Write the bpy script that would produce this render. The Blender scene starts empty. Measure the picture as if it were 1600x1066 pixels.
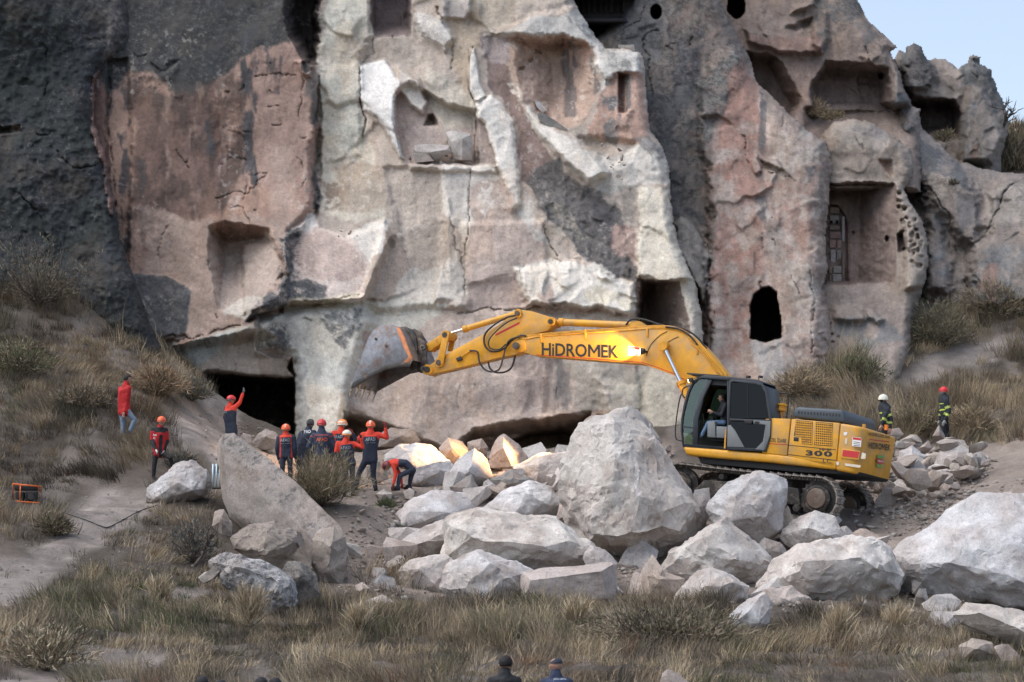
import bpy, bmesh, math, random
import numpy as np
from mathutils import Vector, Matrix, Euler, Quaternion
R = math.radians
rnd = random.Random(7)
nrs = np.random.RandomState(11)
scene = bpy.context.scene
C = scene.collection

# ------------------------------------------------------------------ camera
FPX, HOR = 4600.0, 980.0
CAMZ = 2.0
TH = math.atan((HOR - 533.0) / FPX)
cam_d = bpy.data.cameras.new('camera'); cam = bpy.data.objects.new('camera', cam_d); C.objects.link(cam)
cam.location = (0, 0, CAMZ); cam.rotation_euler = (math.pi / 2 + TH, 0, 0)
cam_d.sensor_width = 36.0; cam_d.lens = FPX / 1600.0 * 36.0
cam_d.dof.use_dof = True; cam_d.dof.focus_distance = 79.5; cam_d.dof.aperture_fstop = 3.2
cam_d.clip_start = 0.5; cam_d.clip_end = 3000
scene.camera = cam

# ------------------------------------------------------------------ light: overcast dusk
w = bpy.data.worlds.new("World"); scene.world = w; w.use_nodes = True
wt = w.node_tree; bg = wt.nodes['Background']
sky = wt.nodes.new('ShaderNodeTexSky'); sky.sky_type = 'NISHITA'; sky.sun_disc = False
SUN_EL, SUN_AZ = R(58), R(248)
sky.sun_elevation = SUN_EL; sky.sun_rotation = SUN_AZ
sky.air_density = 1.0; sky.dust_density = 5.0; sky.ozone_density = 1.2; sky.altitude = 1000
hsv = wt.nodes.new('ShaderNodeHueSaturation'); hsv.inputs['Saturation'].default_value = .74; hsv.inputs['Value'].default_value = 1.22
wt.links.new(sky.outputs[0], hsv.inputs['Color']); wt.links.new(hsv.outputs[0], bg.inputs[0]); bg.inputs[1].default_value = 0.092
sl = bpy.data.lights.new('sun', 'SUN'); sun = bpy.data.objects.new('sun', sl); C.objects.link(sun)
sl.energy = 1.1; sl.angle = R(75); sl.color = (1.0, 0.935, 0.86)
# direction towards the sun: azimuth from +Y clockwise
sd = Vector((math.sin(SUN_AZ) * math.cos(SUN_EL), math.cos(SUN_AZ) * math.cos(SUN_EL), math.sin(SUN_EL)))
sun.rotation_euler = sd.to_track_quat('Z', 'Y').to_euler()
scene.view_settings.view_transform = 'Standard'; scene.view_settings.look = 'None'
scene.view_settings.gamma = 1.0; scene.view_settings.use_curve_mapping = False
scene.view_settings.exposure = 1.08
scene.render.engine = 'CYCLES'
scene.cycles.max_bounces = 5; scene.cycles.diffuse_bounces = 4

# ------------------------------------------------------------------ geometry helpers
cT, sT = math.cos(TH), math.sin(TH)
def ray(px, py):
    x = (px - 800.0) / FPX; y = (533.0 - py) / FPX
    return x, cT - y * sT, sT + y * cT
def P(px, py, Y):
    """world point seen at photo pixel (px,py) lying at distance Y in front of the camera"""
    x, y, z = ray(px, py); t = Y / y
    return Vector((x * t, Y, CAMZ + z * t))
def Pn(px, py, Y):
    x, y, z = ray(px, py); t = Y / y
    return np.stack([x * t, Y + 0 * t, CAMZ + z * t], -1)
def mpp(Y): return Y / FPX          # metres per photo pixel at distance Y

def smooth(a, b, x):
    t = np.clip((x - a) / (b - a + 1e-9), 0, 1); return t * t * (3 - 2 * t)
_tabs = {}
def vnoise(x, y, seed):
    if seed not in _tabs: _tabs[seed] = np.random.RandomState(seed).rand(256, 256)
    T = _tabs[seed]
    xi = np.floor(x).astype(int); yi = np.floor(y).astype(int)
    fx = x - xi; fy = y - yi; fx = fx * fx * (3 - 2 * fx); fy = fy * fy * (3 - 2 * fy)
    a = T[xi & 255, yi & 255]; b = T[(xi + 1) & 255, yi & 255]; c = T[xi & 255, (yi + 1) & 255]; d = T[(xi + 1) & 255, (yi + 1) & 255]
    return (a * (1 - fx) + b * fx) * (1 - fy) + (c * (1 - fx) + d * fx) * fy
def fbm(x, y, scale, octs=4, seed=1, gain=0.5):
    """-1..1"""
    x = np.asarray(x, float) / scale; y = np.asarray(y, float) / scale
    s = 0; a = 1; n = 0
    for i in range(octs):
        s = s + a * (vnoise(x + 17.3 * i, y + 9.1 * i, seed + i) * 2 - 1); n += a; a *= gain
        x, y = (x * 1.6 + y * 1.2), (y * 1.6 - x * 1.2)
    return s / n * 1.6
def facets(X, Y, cell, seed, slope=1.0, warp=0.35):
    """planar chips: tangent plane of the nearest jittered seed, unit ~ cell*slope"""
    rs = np.random.RandomState(seed); J = rs.rand(256, 256, 5)
    x = X / cell + warp * fbm(X, Y, cell * 1.1, 3, seed + 50); y = Y / cell + warp * fbm(X, Y, cell * 1.1, 3, seed + 60)
    ix = np.floor(x).astype(int); iy = np.floor(y).astype(int)
    out = np.zeros(x.shape); ws = np.zeros(x.shape)
    for dx in (-1, 0, 1):
        for dy in (-1, 0, 1):
            j = J[(ix + dx) & 255, (iy + dy) & 255]
            sx = ix + dx + j[..., 0]; sy = iy + dy + j[..., 1]
            d = (x - sx) ** 2 + (y - sy) ** 2
            h = (j[..., 2] - .5) * .55 + (x - sx) * (j[..., 3] - .5) * 1.3 + (y - sy) * (j[..., 4] - .5) * 1.3
            e = np.exp(-16 * d); ws += e; out += e * h
    return out / (ws + 1e-12) * slope
def sdf(poly, X, Y):
    """signed distance, negative inside"""
    p = np.asarray(poly, float); n = len(p)
    d = np.full(X.shape, 1e18); s = np.ones(X.shape)
    for i in range(n):
        a = p[i]; b = p[(i + 1) % n]; e = b - a
        wx = X - a[0]; wy = Y - a[1]
        t = np.clip((wx * e[0] + wy * e[1]) / (e @ e + 1e-9), 0, 1)
        d = np.minimum(d, (wx - e[0] * t) ** 2 + (wy - e[1] * t) ** 2)
        c1 = Y >= a[1]; c2 = Y < b[1]; c3 = e[0] * wy > e[1] * wx
        s = np.where((c1 & c2 & c3) | (~c1 & ~c2 & ~c3), -s, s)
    return s * np.sqrt(d)
def linedist(pts, X, Y):
    d = np.full(X.shape, 1e18); p = np.asarray(pts, float)
    for i in range(len(p) - 1):
        a = p[i]; e = p[i + 1] - a
        t = np.clip(((X - a[0]) * e[0] + (Y - a[1]) * e[1]) / (e @ e + 1e-9), 0, 1)
        d = np.minimum(d, (X - a[0] - e[0] * t) ** 2 + (Y - a[1] - e[1] * t) ** 2)
    return np.sqrt(d)

def mesh_np(name, verts, faces, mat=None, col=None, smooth_=True, link=True, extra=None):
    """faces: (n,3) or (n,4) int array"""
    me = bpy.data.meshes.new(name)
    verts = np.ascontiguousarray(verts, dtype=np.float32); faces = np.ascontiguousarray(faces, dtype=np.int32)
    k = faces.shape[1]; n = len(faces)
    me.vertices.add(len(verts)); me.vertices.foreach_set('co', verts.ravel())
    me.loops.add(n * k); me.loops.foreach_set('vertex_index', faces.ravel())
    me.polygons.add(n); me.polygons.foreach_set('loop_start', np.arange(0, n * k, k, dtype=np.int32))
    me.update(calc_edges=True)
    if smooth_: me.polygons.foreach_set('use_smooth', np.ones(n, dtype=bool))
    if col is not None: setcol(me, col)
    if extra:
        for nm, v in extra.items():
            at = me.attributes.new(nm, 'FLOAT', 'POINT'); at.data.foreach_set('value', np.asarray(v, dtype=np.float32).ravel())
    me.validate()
    if mat: me.materials.append(mat)
    o = bpy.data.objects.new(name, me)
    if link: C.objects.link(o)
    return o
def setcol(me, col):
    at = me.color_attributes.new('Col', 'FLOAT_COLOR', 'POINT')
    c = np.ones((len(me.vertices), 4), dtype=np.float32); c[:, :3] = col
    at.data.foreach_set('color', c.ravel())
def tag(o, label=None, cat=None, group=None, kind=None):
    if label: o['label'] = label
    if cat: o['category'] = cat
    if group: o['group'] = group
    if kind: o['kind'] = kind
    return o
def empty(name, loc=(0, 0, 0), rot=(0, 0, 0)):
    o = bpy.data.objects.new(name, None); C.objects.link(o); o.location = loc; o.rotation_euler = rot; o.empty_display_size = .2
    return o

# ------------------------------------------------------------------ materials
def new_mat(name):
    m = bpy.data.materials.new(name); m.use_nodes = True
    nt = m.node_tree; b = nt.nodes['Principled BSDF']; return m, nt, b
def N(nt, typ, **kw):
    n = nt.nodes.new(typ)
    for k, v in kw.items():
        if k in n.inputs: n.inputs[k].default_value = v
        else: setattr(n, k, v)
    return n
def mixc(nt, fac, a, b, mode='MIX'):
    n = nt.nodes.new('ShaderNodeMix'); n.data_type = 'RGBA'; n.blend_type = mode
    for s, v in ((n.inputs[0], fac), (n.inputs[6], a), (n.inputs[7], b)):
        if hasattr(v, 'links'): nt.links.new(v, s)
        elif isinstance(v, (int, float)): s.default_value = v
        else: s.default_value = (*v, 1) if len(v) == 3 else v
    return n.outputs[2]
def ramp(nt, inp, stops):
    n = nt.nodes.new('ShaderNodeValToRGB'); e = n.color_ramp.elements
    while len(e) < len(stops): e.new(.5)
    for i, (p, c) in enumerate(stops):
        e[i].position = p; e[i].color = (c, c, c, 1) if isinstance(c, (int, float)) else (*c, 1)
    nt.links.new(inp, n.inputs[0]); return n.outputs[0]
def rock_material(name, scale=1.0, lich=True, bump=0.5, attr=True, base=(.4, .35, .3), sat=.93):
    m, nt, b = new_mat(name); L = nt.links.new
    tc = N(nt, 'ShaderNodeTexCoord'); co = tc.outputs['Object']
    if attr: a = N(nt, 'ShaderNodeAttribute', attribute_name='Col'); col = a.outputs['Color']
    else:
        rgb = N(nt, 'ShaderNodeRGB'); rgb.outputs[0].default_value = (*base, 1); col = rgb.outputs[0]
    hs = N(nt, 'ShaderNodeHueSaturation', Saturation=sat); L(col, hs.inputs['Color']); col = hs.outputs[0]
    n1 = N(nt, 'ShaderNodeTexNoise', Scale=1.3 * scale, Detail=8.0, Roughness=.65); L(co, n1.inputs['Vector'])
    n2 = N(nt, 'ShaderNodeTexNoise', Scale=9.0 * scale, Detail=6.0, Roughness=.7); L(co, n2.inputs['Vector'])
    n3 = N(nt, 'ShaderNodeTexNoise', Scale=42.0 * scale, Detail=4.0, Roughness=.7); L(co, n3.inputs['Vector'])
    c = mixc(nt, 1.0, col, ramp(nt, n1.outputs[0], [(.28, .80), (.72, 1.2)]), 'MULTIPLY')
    c = mixc(nt, 1.0, c, ramp(nt, n2.outputs[0], [(.32, .78), (.46, .97), (.54, 1.02), (.70, 1.18)]), 'MULTIPLY')
    c = mixc(nt, 1.0, c, ramp(nt, n3.outputs[0], [(.30, .72), (.5, 1.0), (.72, 1.2)]), 'MULTIPLY')
    n5 = N(nt, 'ShaderNodeTexNoise', Scale=19.0 * scale, Detail=5.0, Roughness=.8); L(co, n5.inputs['Vector'])
    c = mixc(nt, 1.0, c, ramp(nt, n5.outputs[0], [(.33, .68), (.42, .97), (.60, 1.03), (.68, 1.15)]), 'MULTIPLY')
    # pebbles and pits of the tuff
    v = N(nt, 'ShaderNodeTexVoronoi', Scale=11.0 * scale); L(co, v.inputs['Vector'])
    pit = ramp(nt, v.outputs['Distance'], [(.0, 1.0), (.10, .85), (.16, 0.0)])
    sel = N(nt, 'ShaderNodeSeparateColor'); L(v.outputs['Color'], sel.inputs[0])
    pm = N(nt, 'ShaderNodeMath', operation='MULTIPLY'); L(pit, pm.inputs[0])
    L(ramp(nt, sel.outputs[0], [(.70, 0.0), (.74, 1.0)]), pm.inputs[1])
    c = mixc(nt, pm.outputs[0], c, mixc(nt, 1.0, c, (.45, .42, .40), 'MULTIPLY'))
    if lich:
        al = N(nt, 'ShaderNodeAttribute', attribute_name='lich')
        ln = N(nt, 'ShaderNodeTexNoise', Scale=5.5 * scale, Detail=9.0, Roughness=.78); L(co, ln.inputs['Vector'])
        lm = ramp(nt, ln.outputs[0], [(.44, 0.0), (.56, 1.0)])
        lw = ramp(nt, ln.outputs[0], [(.38, 1.0), (.47, 0.0)])
        dk = mixc(nt, lm, c, (.036, .040, .044))
        dk = mixc(nt, lw, dk, (.135, .135, .13))
        c = mixc(nt, al.outputs['Fac'], c, dk)
    L(c, b.inputs['Base Color']); b.inputs['Roughness'].default_value = .92
    b.inputs['Specular IOR Level'].default_value = .25
    bp = N(nt, 'ShaderNodeBump', Strength=bump, Distance=.05); L(n2.outputs[0], bp.inputs['Height'])
    bp2 = N(nt, 'ShaderNodeBump', Strength=bump, Distance=.035); L(n3.outputs[0], bp2.inputs['Height']); L(bp.outputs[0], bp2.inputs['Normal'])
    n6 = N(nt, 'ShaderNodeTexNoise', noise_type='RIDGED_MULTIFRACTAL', Scale=1.7 * scale, Detail=7.0, Roughness=.62); L(co, n6.inputs['Vector'])
    bp4 = N(nt, 'ShaderNodeBump', Strength=bump, Distance=.05); L(n6.outputs[0], bp4.inputs['Height']); L(bp2.outputs[0], bp4.inputs['Normal']); bp2 = bp4
    bp3 = N(nt, 'ShaderNodeBump', Strength=bump * .8, Distance=-.04); L(pm.outputs[0], bp3.inputs['Height']); L(bp2.outputs[0], bp3.inputs['Normal'])
    L(bp3.outputs[0], b.inputs['Normal'])
    return m
def plain(name, rgb, rough=.6, metal=0.0, var=.15, nscale=8.0, bump=.0, spec=.5, dirt=None):
    m, nt, b = new_mat(name); L = nt.links.new
    tc = N(nt, 'ShaderNodeTexCoord'); n = N(nt, 'ShaderNodeTexNoise', Scale=nscale, Detail=5.0, Roughness=.65); L(tc.outputs['Object'], n.inputs['Vector'])
    c = mixc(nt, 1.0, rgb, ramp(nt, n.outputs[0], [(.25, 1 - var), (.75, 1 + var)]), 'MULTIPLY')
    if dirt:
        n2 = N(nt, 'ShaderNodeTexNoise', Scale=nscale * .45, Detail=8.0, Roughness=.75); L(tc.outputs['Object'], n2.inputs['Vector'])
        c = mixc(nt, ramp(nt, n2.outputs[0], [(dirt[1], 0.0), (dirt[1] + .12, dirt[2])]), c, dirt[0])
    L(c, b.inputs['Base Color']); b.inputs['Roughness'].default_value = rough; b.inputs['Metallic'].default_value = metal
    b.inputs['Specular IOR Level'].default_value = spec
    if bump:
        bp = N(nt, 'ShaderNodeBump', Strength=bump, Distance=.01); L(n.outputs[0], bp.inputs['Height']); L(bp.outputs[0], b.inputs['Normal'])
    return m
def tubes(name, paths_, rad, mat, parent=None, taper=1.0, sides=5, link=True):
    V = []; F = []
    for pth in paths_:
        n = len(pth)
        for i, p in enumerate(pth):
            t = (pth[min(i + 1, n - 1)] - pth[max(i - 1, 0)]); t = t.normalized() if t.length > 1e-9 else Vector((0, 0, 1))
            a = t.cross(Vector((.31, .17, .93))); a = a.normalized() if a.length > 1e-3 else Vector((1, 0, 0)); b = t.cross(a)
            r_ = (rad if not callable(rad) else rad(i / (n - 1))) * (1 + (taper - 1) * i / max(1, n - 1))
            for s in range(sides):
                an = 2 * math.pi * s / sides; V.append(p + a * math.cos(an) * r_ + b * math.sin(an) * r_)
        b0 = len(V) - n * sides
        for i in range(n - 1):
            for s in range(sides):
                s2 = (s + 1) % sides; F.append((b0 + i * sides + s, b0 + i * sides + s2, b0 + (i + 1) * sides + s2, b0 + (i + 1) * sides + s))
        F.append(tuple(b0 + s for s in range(sides))[::-1]); F.append(tuple(b0 + (n - 1) * sides + s for s in range(sides)))
    me = bpy.data.meshes.new(name); me.from_pydata([tuple(v) for v in V], [], F)
    me.polygons.foreach_set('use_smooth', [len(f) == 4 for f in F]); me.materials.append(mat)
    o = bpy.data.objects.new(name, me)
    if link: C.objects.link(o)
    if parent: o.parent = parent
    return o
stem_mat = plain('twig_bark', (.075, .06, .05), .9)
# ================================================================== CLIFF
STEP = 1.7
gx = np.arange(-130, 1731, STEP); gy = np.arange(-110, 850, STEP)
GX, GY = np.meshgrid(gx, gy)
WX = GX + 5 * fbm(GX, GY, 26, 4, 101) ; WY = GY + 5 * fbm(GX, GY, 26, 4, 111)
W2X = GX + 12 * fbm(GX, GY, 50, 5, 121); W2Y = GY + 12 * fbm(GX, GY, 50, 5, 131)
WX = WX + 1.8 * fbm(GX, GY, 6, 3, 161); WY = WY + 1.8 * fbm(GX, GY, 6, 3, 171)
W2X = W2X + 2.5 * fbm(GX, GY, 7, 3, 181); W2Y = W2Y + 2.5 * fbm(GX, GY, 7, 3, 191)
W1X = GX + 1.6 * fbm(GX, GY, 9, 3, 141); W1Y = GY + 1.6 * fbm(GX, GY, 9, 3, 151)
def sub(poly, m=30):
    p = np.asarray(poly, float)
    x0 = max(0, int((p[:, 0].min() - m - gx[0]) / STEP)); x1 = min(len(gx), int((p[:, 0].max() + m - gx[0]) / STEP) + 2)
    y0 = max(0, int((p[:, 1].min() - m - gy[0]) / STEP)); y1 = min(len(gy), int((p[:, 1].max() + m - gy[0]) / STEP) + 2)
    return np.s_[y0:y1, x0:x1]
def wxy(s, wv):
    return {0: (GX, GY), 1: (W1X, W1Y), 2: (WX, WY), 3: (W2X, W2Y)}[wv][0][s], {0: (GX, GY), 1: (W1X, W1Y), 2: (WX, WY), 3: (W2X, W2Y)}[wv][1][s]
class Lay:
    def __init__(s, name, base, mask, rnd_px, rnd_m, col, und=(.8, .35, .12), seed=1, warp=1):
        s.name = name
        s.D = base(GX, GY) + und[0] * fbm(GX, GY, 230, 2, seed) + und[1] * .55 * fbm(GX, GY, 85, 3, seed + 7) + .35 * und[2] * fbm(GX, GY, 22, 3, seed + 13) + .012 * fbm(GX, GY, 7, 2, seed + 17)
        x, y = wxy(np.s_[:, :], warp)
        d = -sdf(mask, x, y); s.inside = d > 0
        if rnd_px:
            t = np.clip(d / rnd_px, 0, 1); s.D = s.D + rnd_m * (1 - np.sqrt(np.clip(1 - (1 - t) ** 2, 0, 1)))
        s.col = np.empty(GX.shape + (3,)); s.col[:] = col
        n = fbm(GX, GY, 60, 4, seed + 31)[..., None]; s.col *= 1 + .16 * n
        s.lich = np.zeros(GX.shape)
    def add(s, poly, v, soft=4, wv=1, tx=0, ty=0):
        q = sub(poly, soft * 2 + 20); x, y = wxy(q, wv); m = smooth(soft, -soft, sdf(poly, x, y))
        c = np.mean(np.asarray(poly, float), 0)
        s.D[q] += m * (v + tx * (GX[q] - c[0]) + ty * (GY[q] - c[1]))
    def recess(s, poly, D, ks, wv=1, lip=0):
        """ks: slope (m per px) of the wall growing from every polygon edge; polygon clockwise on screen, convex"""
        q = sub(poly, 12); x, y = wxy(q, wv); p = np.asarray(poly, float); n = len(p)
        o = np.full(x.shape, float(D))
        c = p.mean(0)
        for i in range(n):
            a = p[i]; b = p[(i + 1) % n]; e = b - a; L = math.hypot(*e); nx, ny = -e[1] / L, e[0] / L
            if (c[0] - a[0]) * nx + (c[1] - a[1]) * ny < 0: nx, ny = -nx, -ny
            dd = (x - a[0]) * nx + (y - a[1]) * ny
            o = np.minimum(o, np.clip(dd, 0, None) * ks[i % len(ks)])
        s.D[q] += o * (1 + .03 * fbm(GX[q], GY[q], 14, 3, 77)) if D > 2 else o
    def facet(s, poly, cell, amp, soft=12, wv=2, seed=5):
        q = sub(poly, soft * 2 + 20); x, y = wxy(q, wv); m = smooth(soft, -soft, sdf(poly, x, y))
        s.D[q] += m * facets(GX[q], GY[q], cell, seed, amp * .5)
    def crack(s, pts, w_=1.6, d=.35, wv=2, col=.45, sol=False):
        w_ = .55 + w_ * .35; d = d * .4; col = .58 + col * .36
        q = sub(pts, 20); x, y = wxy(q, wv); ld = linedist(pts, x, y)
        br = smooth(-.5, .1, fbm(GX[q], GY[q], 16, 2, 555)); ld = ld + (0 if sol else 1.2) * (1 - br)
        g = smooth(w_ * 1.5, 0, ld); s.D[q] += d * g; s.col[q] *= (1 - (1 - col) * smooth(w_ * 1.4, 0, ld))[..., None]
    def paint(s, poly, rgb, soft=5, wv=2, k=1.0, brk=0.0, sc=20, seed=3, str_=None):
        soft = soft * .5
        q = sub(poly, soft * 2 + 30); x, y = wxy(q, wv); m = smooth(soft, -soft, sdf(poly, x, y)) * k
        if brk:
            if str_: nz = fbm(GX[q] * str_[0], GY[q] * str_[1], sc, 4, seed)
            else: nz = fbm(GX[q], GY[q], sc, 5, seed, .6)
            m = m * smooth(-.35, .35, nz - (brk - .5) * 1.2)
        s.col[q] = s.col[q] * (1 - m[..., None]) + np.asarray(rgb) * m[..., None]
    def lichen(s, poly, k, soft=10, wv=3, brk=.3, sc=24, seed=9):
        q = sub(poly, soft * 2 + 30); x, y = wxy(q, wv); m = smooth(soft, -soft, sdf(poly, x, y)) * k
        m = m * smooth(-.4, .3, fbm(GX[q], GY[q], sc, 5, seed, .6) - (brk - .5) * 1.2)
        s.lich[q] = np.maximum(s.lich[q], m)
WHITE = (.62, .58, .525); CREAM = (.46, .42, .35); PINK = (.365, .245, .190); PINKL = (.36, .285, .245); ORG = (.34, .215, .165)
GREY = (.135, .135, .135); DGREY = (.075, .078, .082); DARK = (.026, .029, .032); BROWN = (.155, .100, .082); BUFF = (.29, .25, .215); BEIGE = (.39, .33, .28)
WPINK = (.50, .42, .37)
A0 = [(-200, -200), (212, -200), (203, 0), (204, 55), (196, 75), (168, 95), (147, 130), (146, 190), (163, 240), (176, 300), (190, 380), (208, 430), (225, 480), (260, 560), (300, 900), (-200, 900)]
# ---- A: dark cliff on the left
A = Lay('A', lambda x, y: 89.2 + .008 * (600 - y) - .004 * (200 - x), A0, 30, 1.2, DARK, (.7, .35, .13), 201)
A.facet([(-130, -100), (200, -100), (220, 600), (-130, 600)], 40, .22, seed=21)
A.paint([(-130, -100), (220, -100), (220, 600), (-130, 600)], (.050, .045, .040), 20, 3, .8, .6, 30, 33)
A.paint([(-130, -100), (220, -100), (220, 600), (-130, 600)], (.020, .026, .026), 20, 3, .8, .55, 70, 39)
A.paint([(165, -60), (205, -60), (206, 50), (196, 78), (160, 96), (168, 40)], (.11, .10, .095), 6, 2, .8, .4)
A.lichen([(-130, -100), (230, -100), (230, 600), (-130, 600)], .7, 10, 3, .5, 30)
A.add([(-30, 196), (8, 200), (30, 196), (34, 206), (0, 210), (-30, 212)], .5, 3); A.crack([(0, 203), (35, 202), (70, 212)], 2, .3)
A.paint([(18, 195), (34, 196), (30, 207), (16, 206)], (.2, .17, .14), 2, 1, .8)
A.crack([(202, -20), (205, 52)], 2, .5)
A.facet([(-130, -100), (200, -100), (220, 600), (-130, 600)], 15, .16, seed=22); A.D += .05 * fbm(GX, GY, 8, 3, 2222)
A.crack([(60, 60), (75, 100), (70, 150)], 2, .3); A.crack([(90, 240), (120, 262), (160, 260)], 2, .3); A.crack([(20, 300), (60, 330), (80, 380)], 2, .3)
# ---- B: the big broken face
Bm = [(60, -200), (900, -200), (896, 0), (912, 30), (931, 58), (947, 76), (975, 74), (1000, 82), (1008, 100), (1009, 130), (1014, 200), (1032, 226), (1046, 262), (1047, 300), (1052, 350), (1066, 400), (1085, 440), (1094, 480), (1098, 520), (1100, 900), (60, 900)]
B = Lay('B', lambda x, y: 91.6 + .008 * (600 - y), Bm, 16, 1.2, BEIGE, (.55, .22, .07), 301)
# pillar on the left
pil = [(60, -200), (440, -200), (470, 60), (498, 110), (497, 180), (492, 240), (490, 330), (455, 370), (440, 450), (430, 520), (60, 560)]
B.add(pil, -1.1, 14, 2)
B.paint(pil, PINK, 6, 2)
B.paint([(160, -200), (460, -200), (462, 60), (430, 85), (400, 80), (372, 100), (340, 120), (330, 150), (290, 180), (270, 150), (245, 110), (200, 110), (160, 200)], (0.075, 0.073, 0.069), 9, 3)
B.lichen([(160, -200), (480, -200), (470, 75), (400, 80), (340, 130), (200, 140), (160, 200)], .75, 8, 3, .3)
B.paint([(205, 120), (290, 150), (345, 130), (350, 250), (345, 330), (300, 340), (240, 330), (205, 330)], BROWN, 14, 3, .85)
B.paint([(205, 120), (290, 150), (385, 100), (385, 250), (345, 330), (300, 340), (240, 330), (205, 330)], (0.100, 0.072, 0.059), 14, 3, .8, .55, 26, 41, (1.8, .7))
B.paint([(395, 70), (475, 70), (495, 130), (490, 345), (400, 350), (405, 200)], (0.356, 0.243, 0.198), 6, 2, .95)
B.paint([(425, 230), (460, 230), (460, 350), (420, 350)], (0.407, 0.305, 0.250), 14, 3, .7)
for x0, x1, y0, y1, kk in ((188, 206, 100, 400, .9), (376, 403, 40, 290, .9), (325, 352, -50, 120, .8), (413, 440, 60, 145, .75), (487, 502, 150, 330, .9), (392, 400, 250, 345, .5), (216, 228, 250, 480, .5), (205, 212, 330, 430, .4), (320, 340, 190, 240, .9)):
    B.paint([(x0, y0), (x1, y0), (x1 - 2, y1), (x0 + 2, y1)], (.07, .074, .08), 4, 2, kk, .35, 16, x0, (1.4, .5))
B.paint([(335, 150), (375, 150), (378, 235), (340, 240)], (0.140, 0.085, 0.064), 6, 3, .7, .4, 10)
for x0, k_ in ((232, .5), (252, .35), (281, .45), (305, .4), (410, .25), (450, .3), (470, .25)): B.paint([(x0, 130), (x0 + 14, 130), (x0 + 10, 330), (x0 + 3, 340)], (.40, .29, .23) if k_ < .42 else (.13, .095, .08), 6, 3, k_, .5, 12, x0, (1.6, .4))
B.facet([(330, 140), (385, 140), (385, 260), (335, 260)], 13, .16, 6)
B.add([(238, 100), (252, 112), (268, 98), (280, 96), (262, 112), (250, 116)], .22, 4, 2); B.add([(205, 96), (250, 112), (280, 98), (270, 125), (215, 122)], -.12, 6)
B.add([(268, 150), (280, 155), (286, 152), (287, 164), (272, 160)], .08, 3)
for pts in ([(470, 100), (467, 170), (462, 195)], [(385, 272), (420, 270), (385, 300), (340, 305)], [(350, 143), (372, 144), (382, 135)], [(340, 255), (360, 248), (382, 245)], [(383, 275), (384, 330), (396, 350)], [(400, 118), (440, 117), (465, 120)], [(412, 97), (425, 98)], [(422, 142), (440, 146)], [(420, 165), (438, 167)], [(420, 196), (445, 196)], [(378, 206), (405, 203)], [(462, 240), (480, 272), (472, 290)], [(466, 222), (495, 196)], [(196, 135), (205, 90), (230, 86)], [(264, 345), (250, 370), (247, 400)], [(300, 262), (278, 235)], [(345, 330), (372, 325), (398, 325)]):
    B.crack(pts, 1.5, .22, 2, .4, len(pts) > 3)
B.crack([(168, 90), (174, 150), (167, 190), (175, 240), (181, 320)], 2.5, .5, 1)
B.add([(498, 120), (502, 200), (500, 290), (493, 350), (487, 300), (492, 190)], .5, 3, 1)
B.paint([(146, 118), (160, 108), (167, 145), (165, 185), (171, 240), (176, 330), (170, 330), (152, 235), (142, 160)], (0.160, 0.100, 0.084), 2, 2)
A.paint([(143, 125), (160, 108), (170, 145), (168, 185), (173, 240), (180, 335), (172, 330), (152, 235), (141, 160)], (.17, .105, .09), 2, 2)
A.add([(143, 125), (160, 108), (170, 145), (168, 185), (173, 240), (180, 335), (172, 330), (152, 235), (141, 160)], -.25, 3, 2)
B.add([(168, 95), (200, 90), (206, 200), (200, 420), (182, 420), (166, 220)], .45, 4)
# lower left plain pink wall and blue lichen patch
B.paint([(225, 330), (440, 345), (440, 480), (400, 520), (240, 540), (225, 420)], (0.373, 0.288, 0.239), 8, 3, .8)
B.paint([(212, 428), (262, 432), (298, 454), (293, 500), (284, 522), (225, 535), (195, 520), (195, 440)], (0.115, 0.118, 0.123), 3, 2)
B.lichen([(212, 428), (262, 432), (298, 454), (293, 500), (284, 522), (225, 535), (195, 520)], .6, 4, 2, .2, 9)
B.add([(212, 428), (262, 432), (298, 454), (293, 500), (284, 522), (225, 535), (180, 540), (180, 440)], -.06, 5, 2)
B.crack([(225, 537), (270, 526), (300, 524)], 2.2, .45); B.crack([(345, 478), (375, 485), (380, 500)], 1.2, .15)
# cave slit top left
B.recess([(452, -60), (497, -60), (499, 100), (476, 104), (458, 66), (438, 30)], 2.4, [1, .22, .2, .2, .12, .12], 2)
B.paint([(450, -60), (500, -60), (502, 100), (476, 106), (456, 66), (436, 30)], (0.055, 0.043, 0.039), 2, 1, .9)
B.add([(462, 96), (478, 92), (490, 104), (484, 120), (474, 118)], -.6, 3); B.add([(470, 98), (486, 96), (487, 112), (478, 116)], .5, 2)
B.paint([(470, 100), (498, 110), (498, 190), (488, 180), (474, 140)], (0.170, 0.160, 0.148), 4, 2, .8, .3)
# alcove
B.recess([(327, 352), (352, 345), (420, 356), (448, 420), (446, 436), (384, 492), (340, 488), (324, 400)], 2.1, [.09, .075, .10, .028, .030, .028, .08, .25])
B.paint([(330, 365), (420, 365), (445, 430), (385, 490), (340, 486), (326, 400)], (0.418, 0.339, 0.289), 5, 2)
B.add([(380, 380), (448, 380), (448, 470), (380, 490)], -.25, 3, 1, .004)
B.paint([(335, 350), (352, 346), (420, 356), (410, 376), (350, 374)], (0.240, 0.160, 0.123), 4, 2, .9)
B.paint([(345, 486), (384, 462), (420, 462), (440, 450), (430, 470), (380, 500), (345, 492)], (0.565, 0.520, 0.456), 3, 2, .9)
B.crack([(324, 400), (330, 440), (334, 480), (336, 520)], 1.6, .25)
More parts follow.
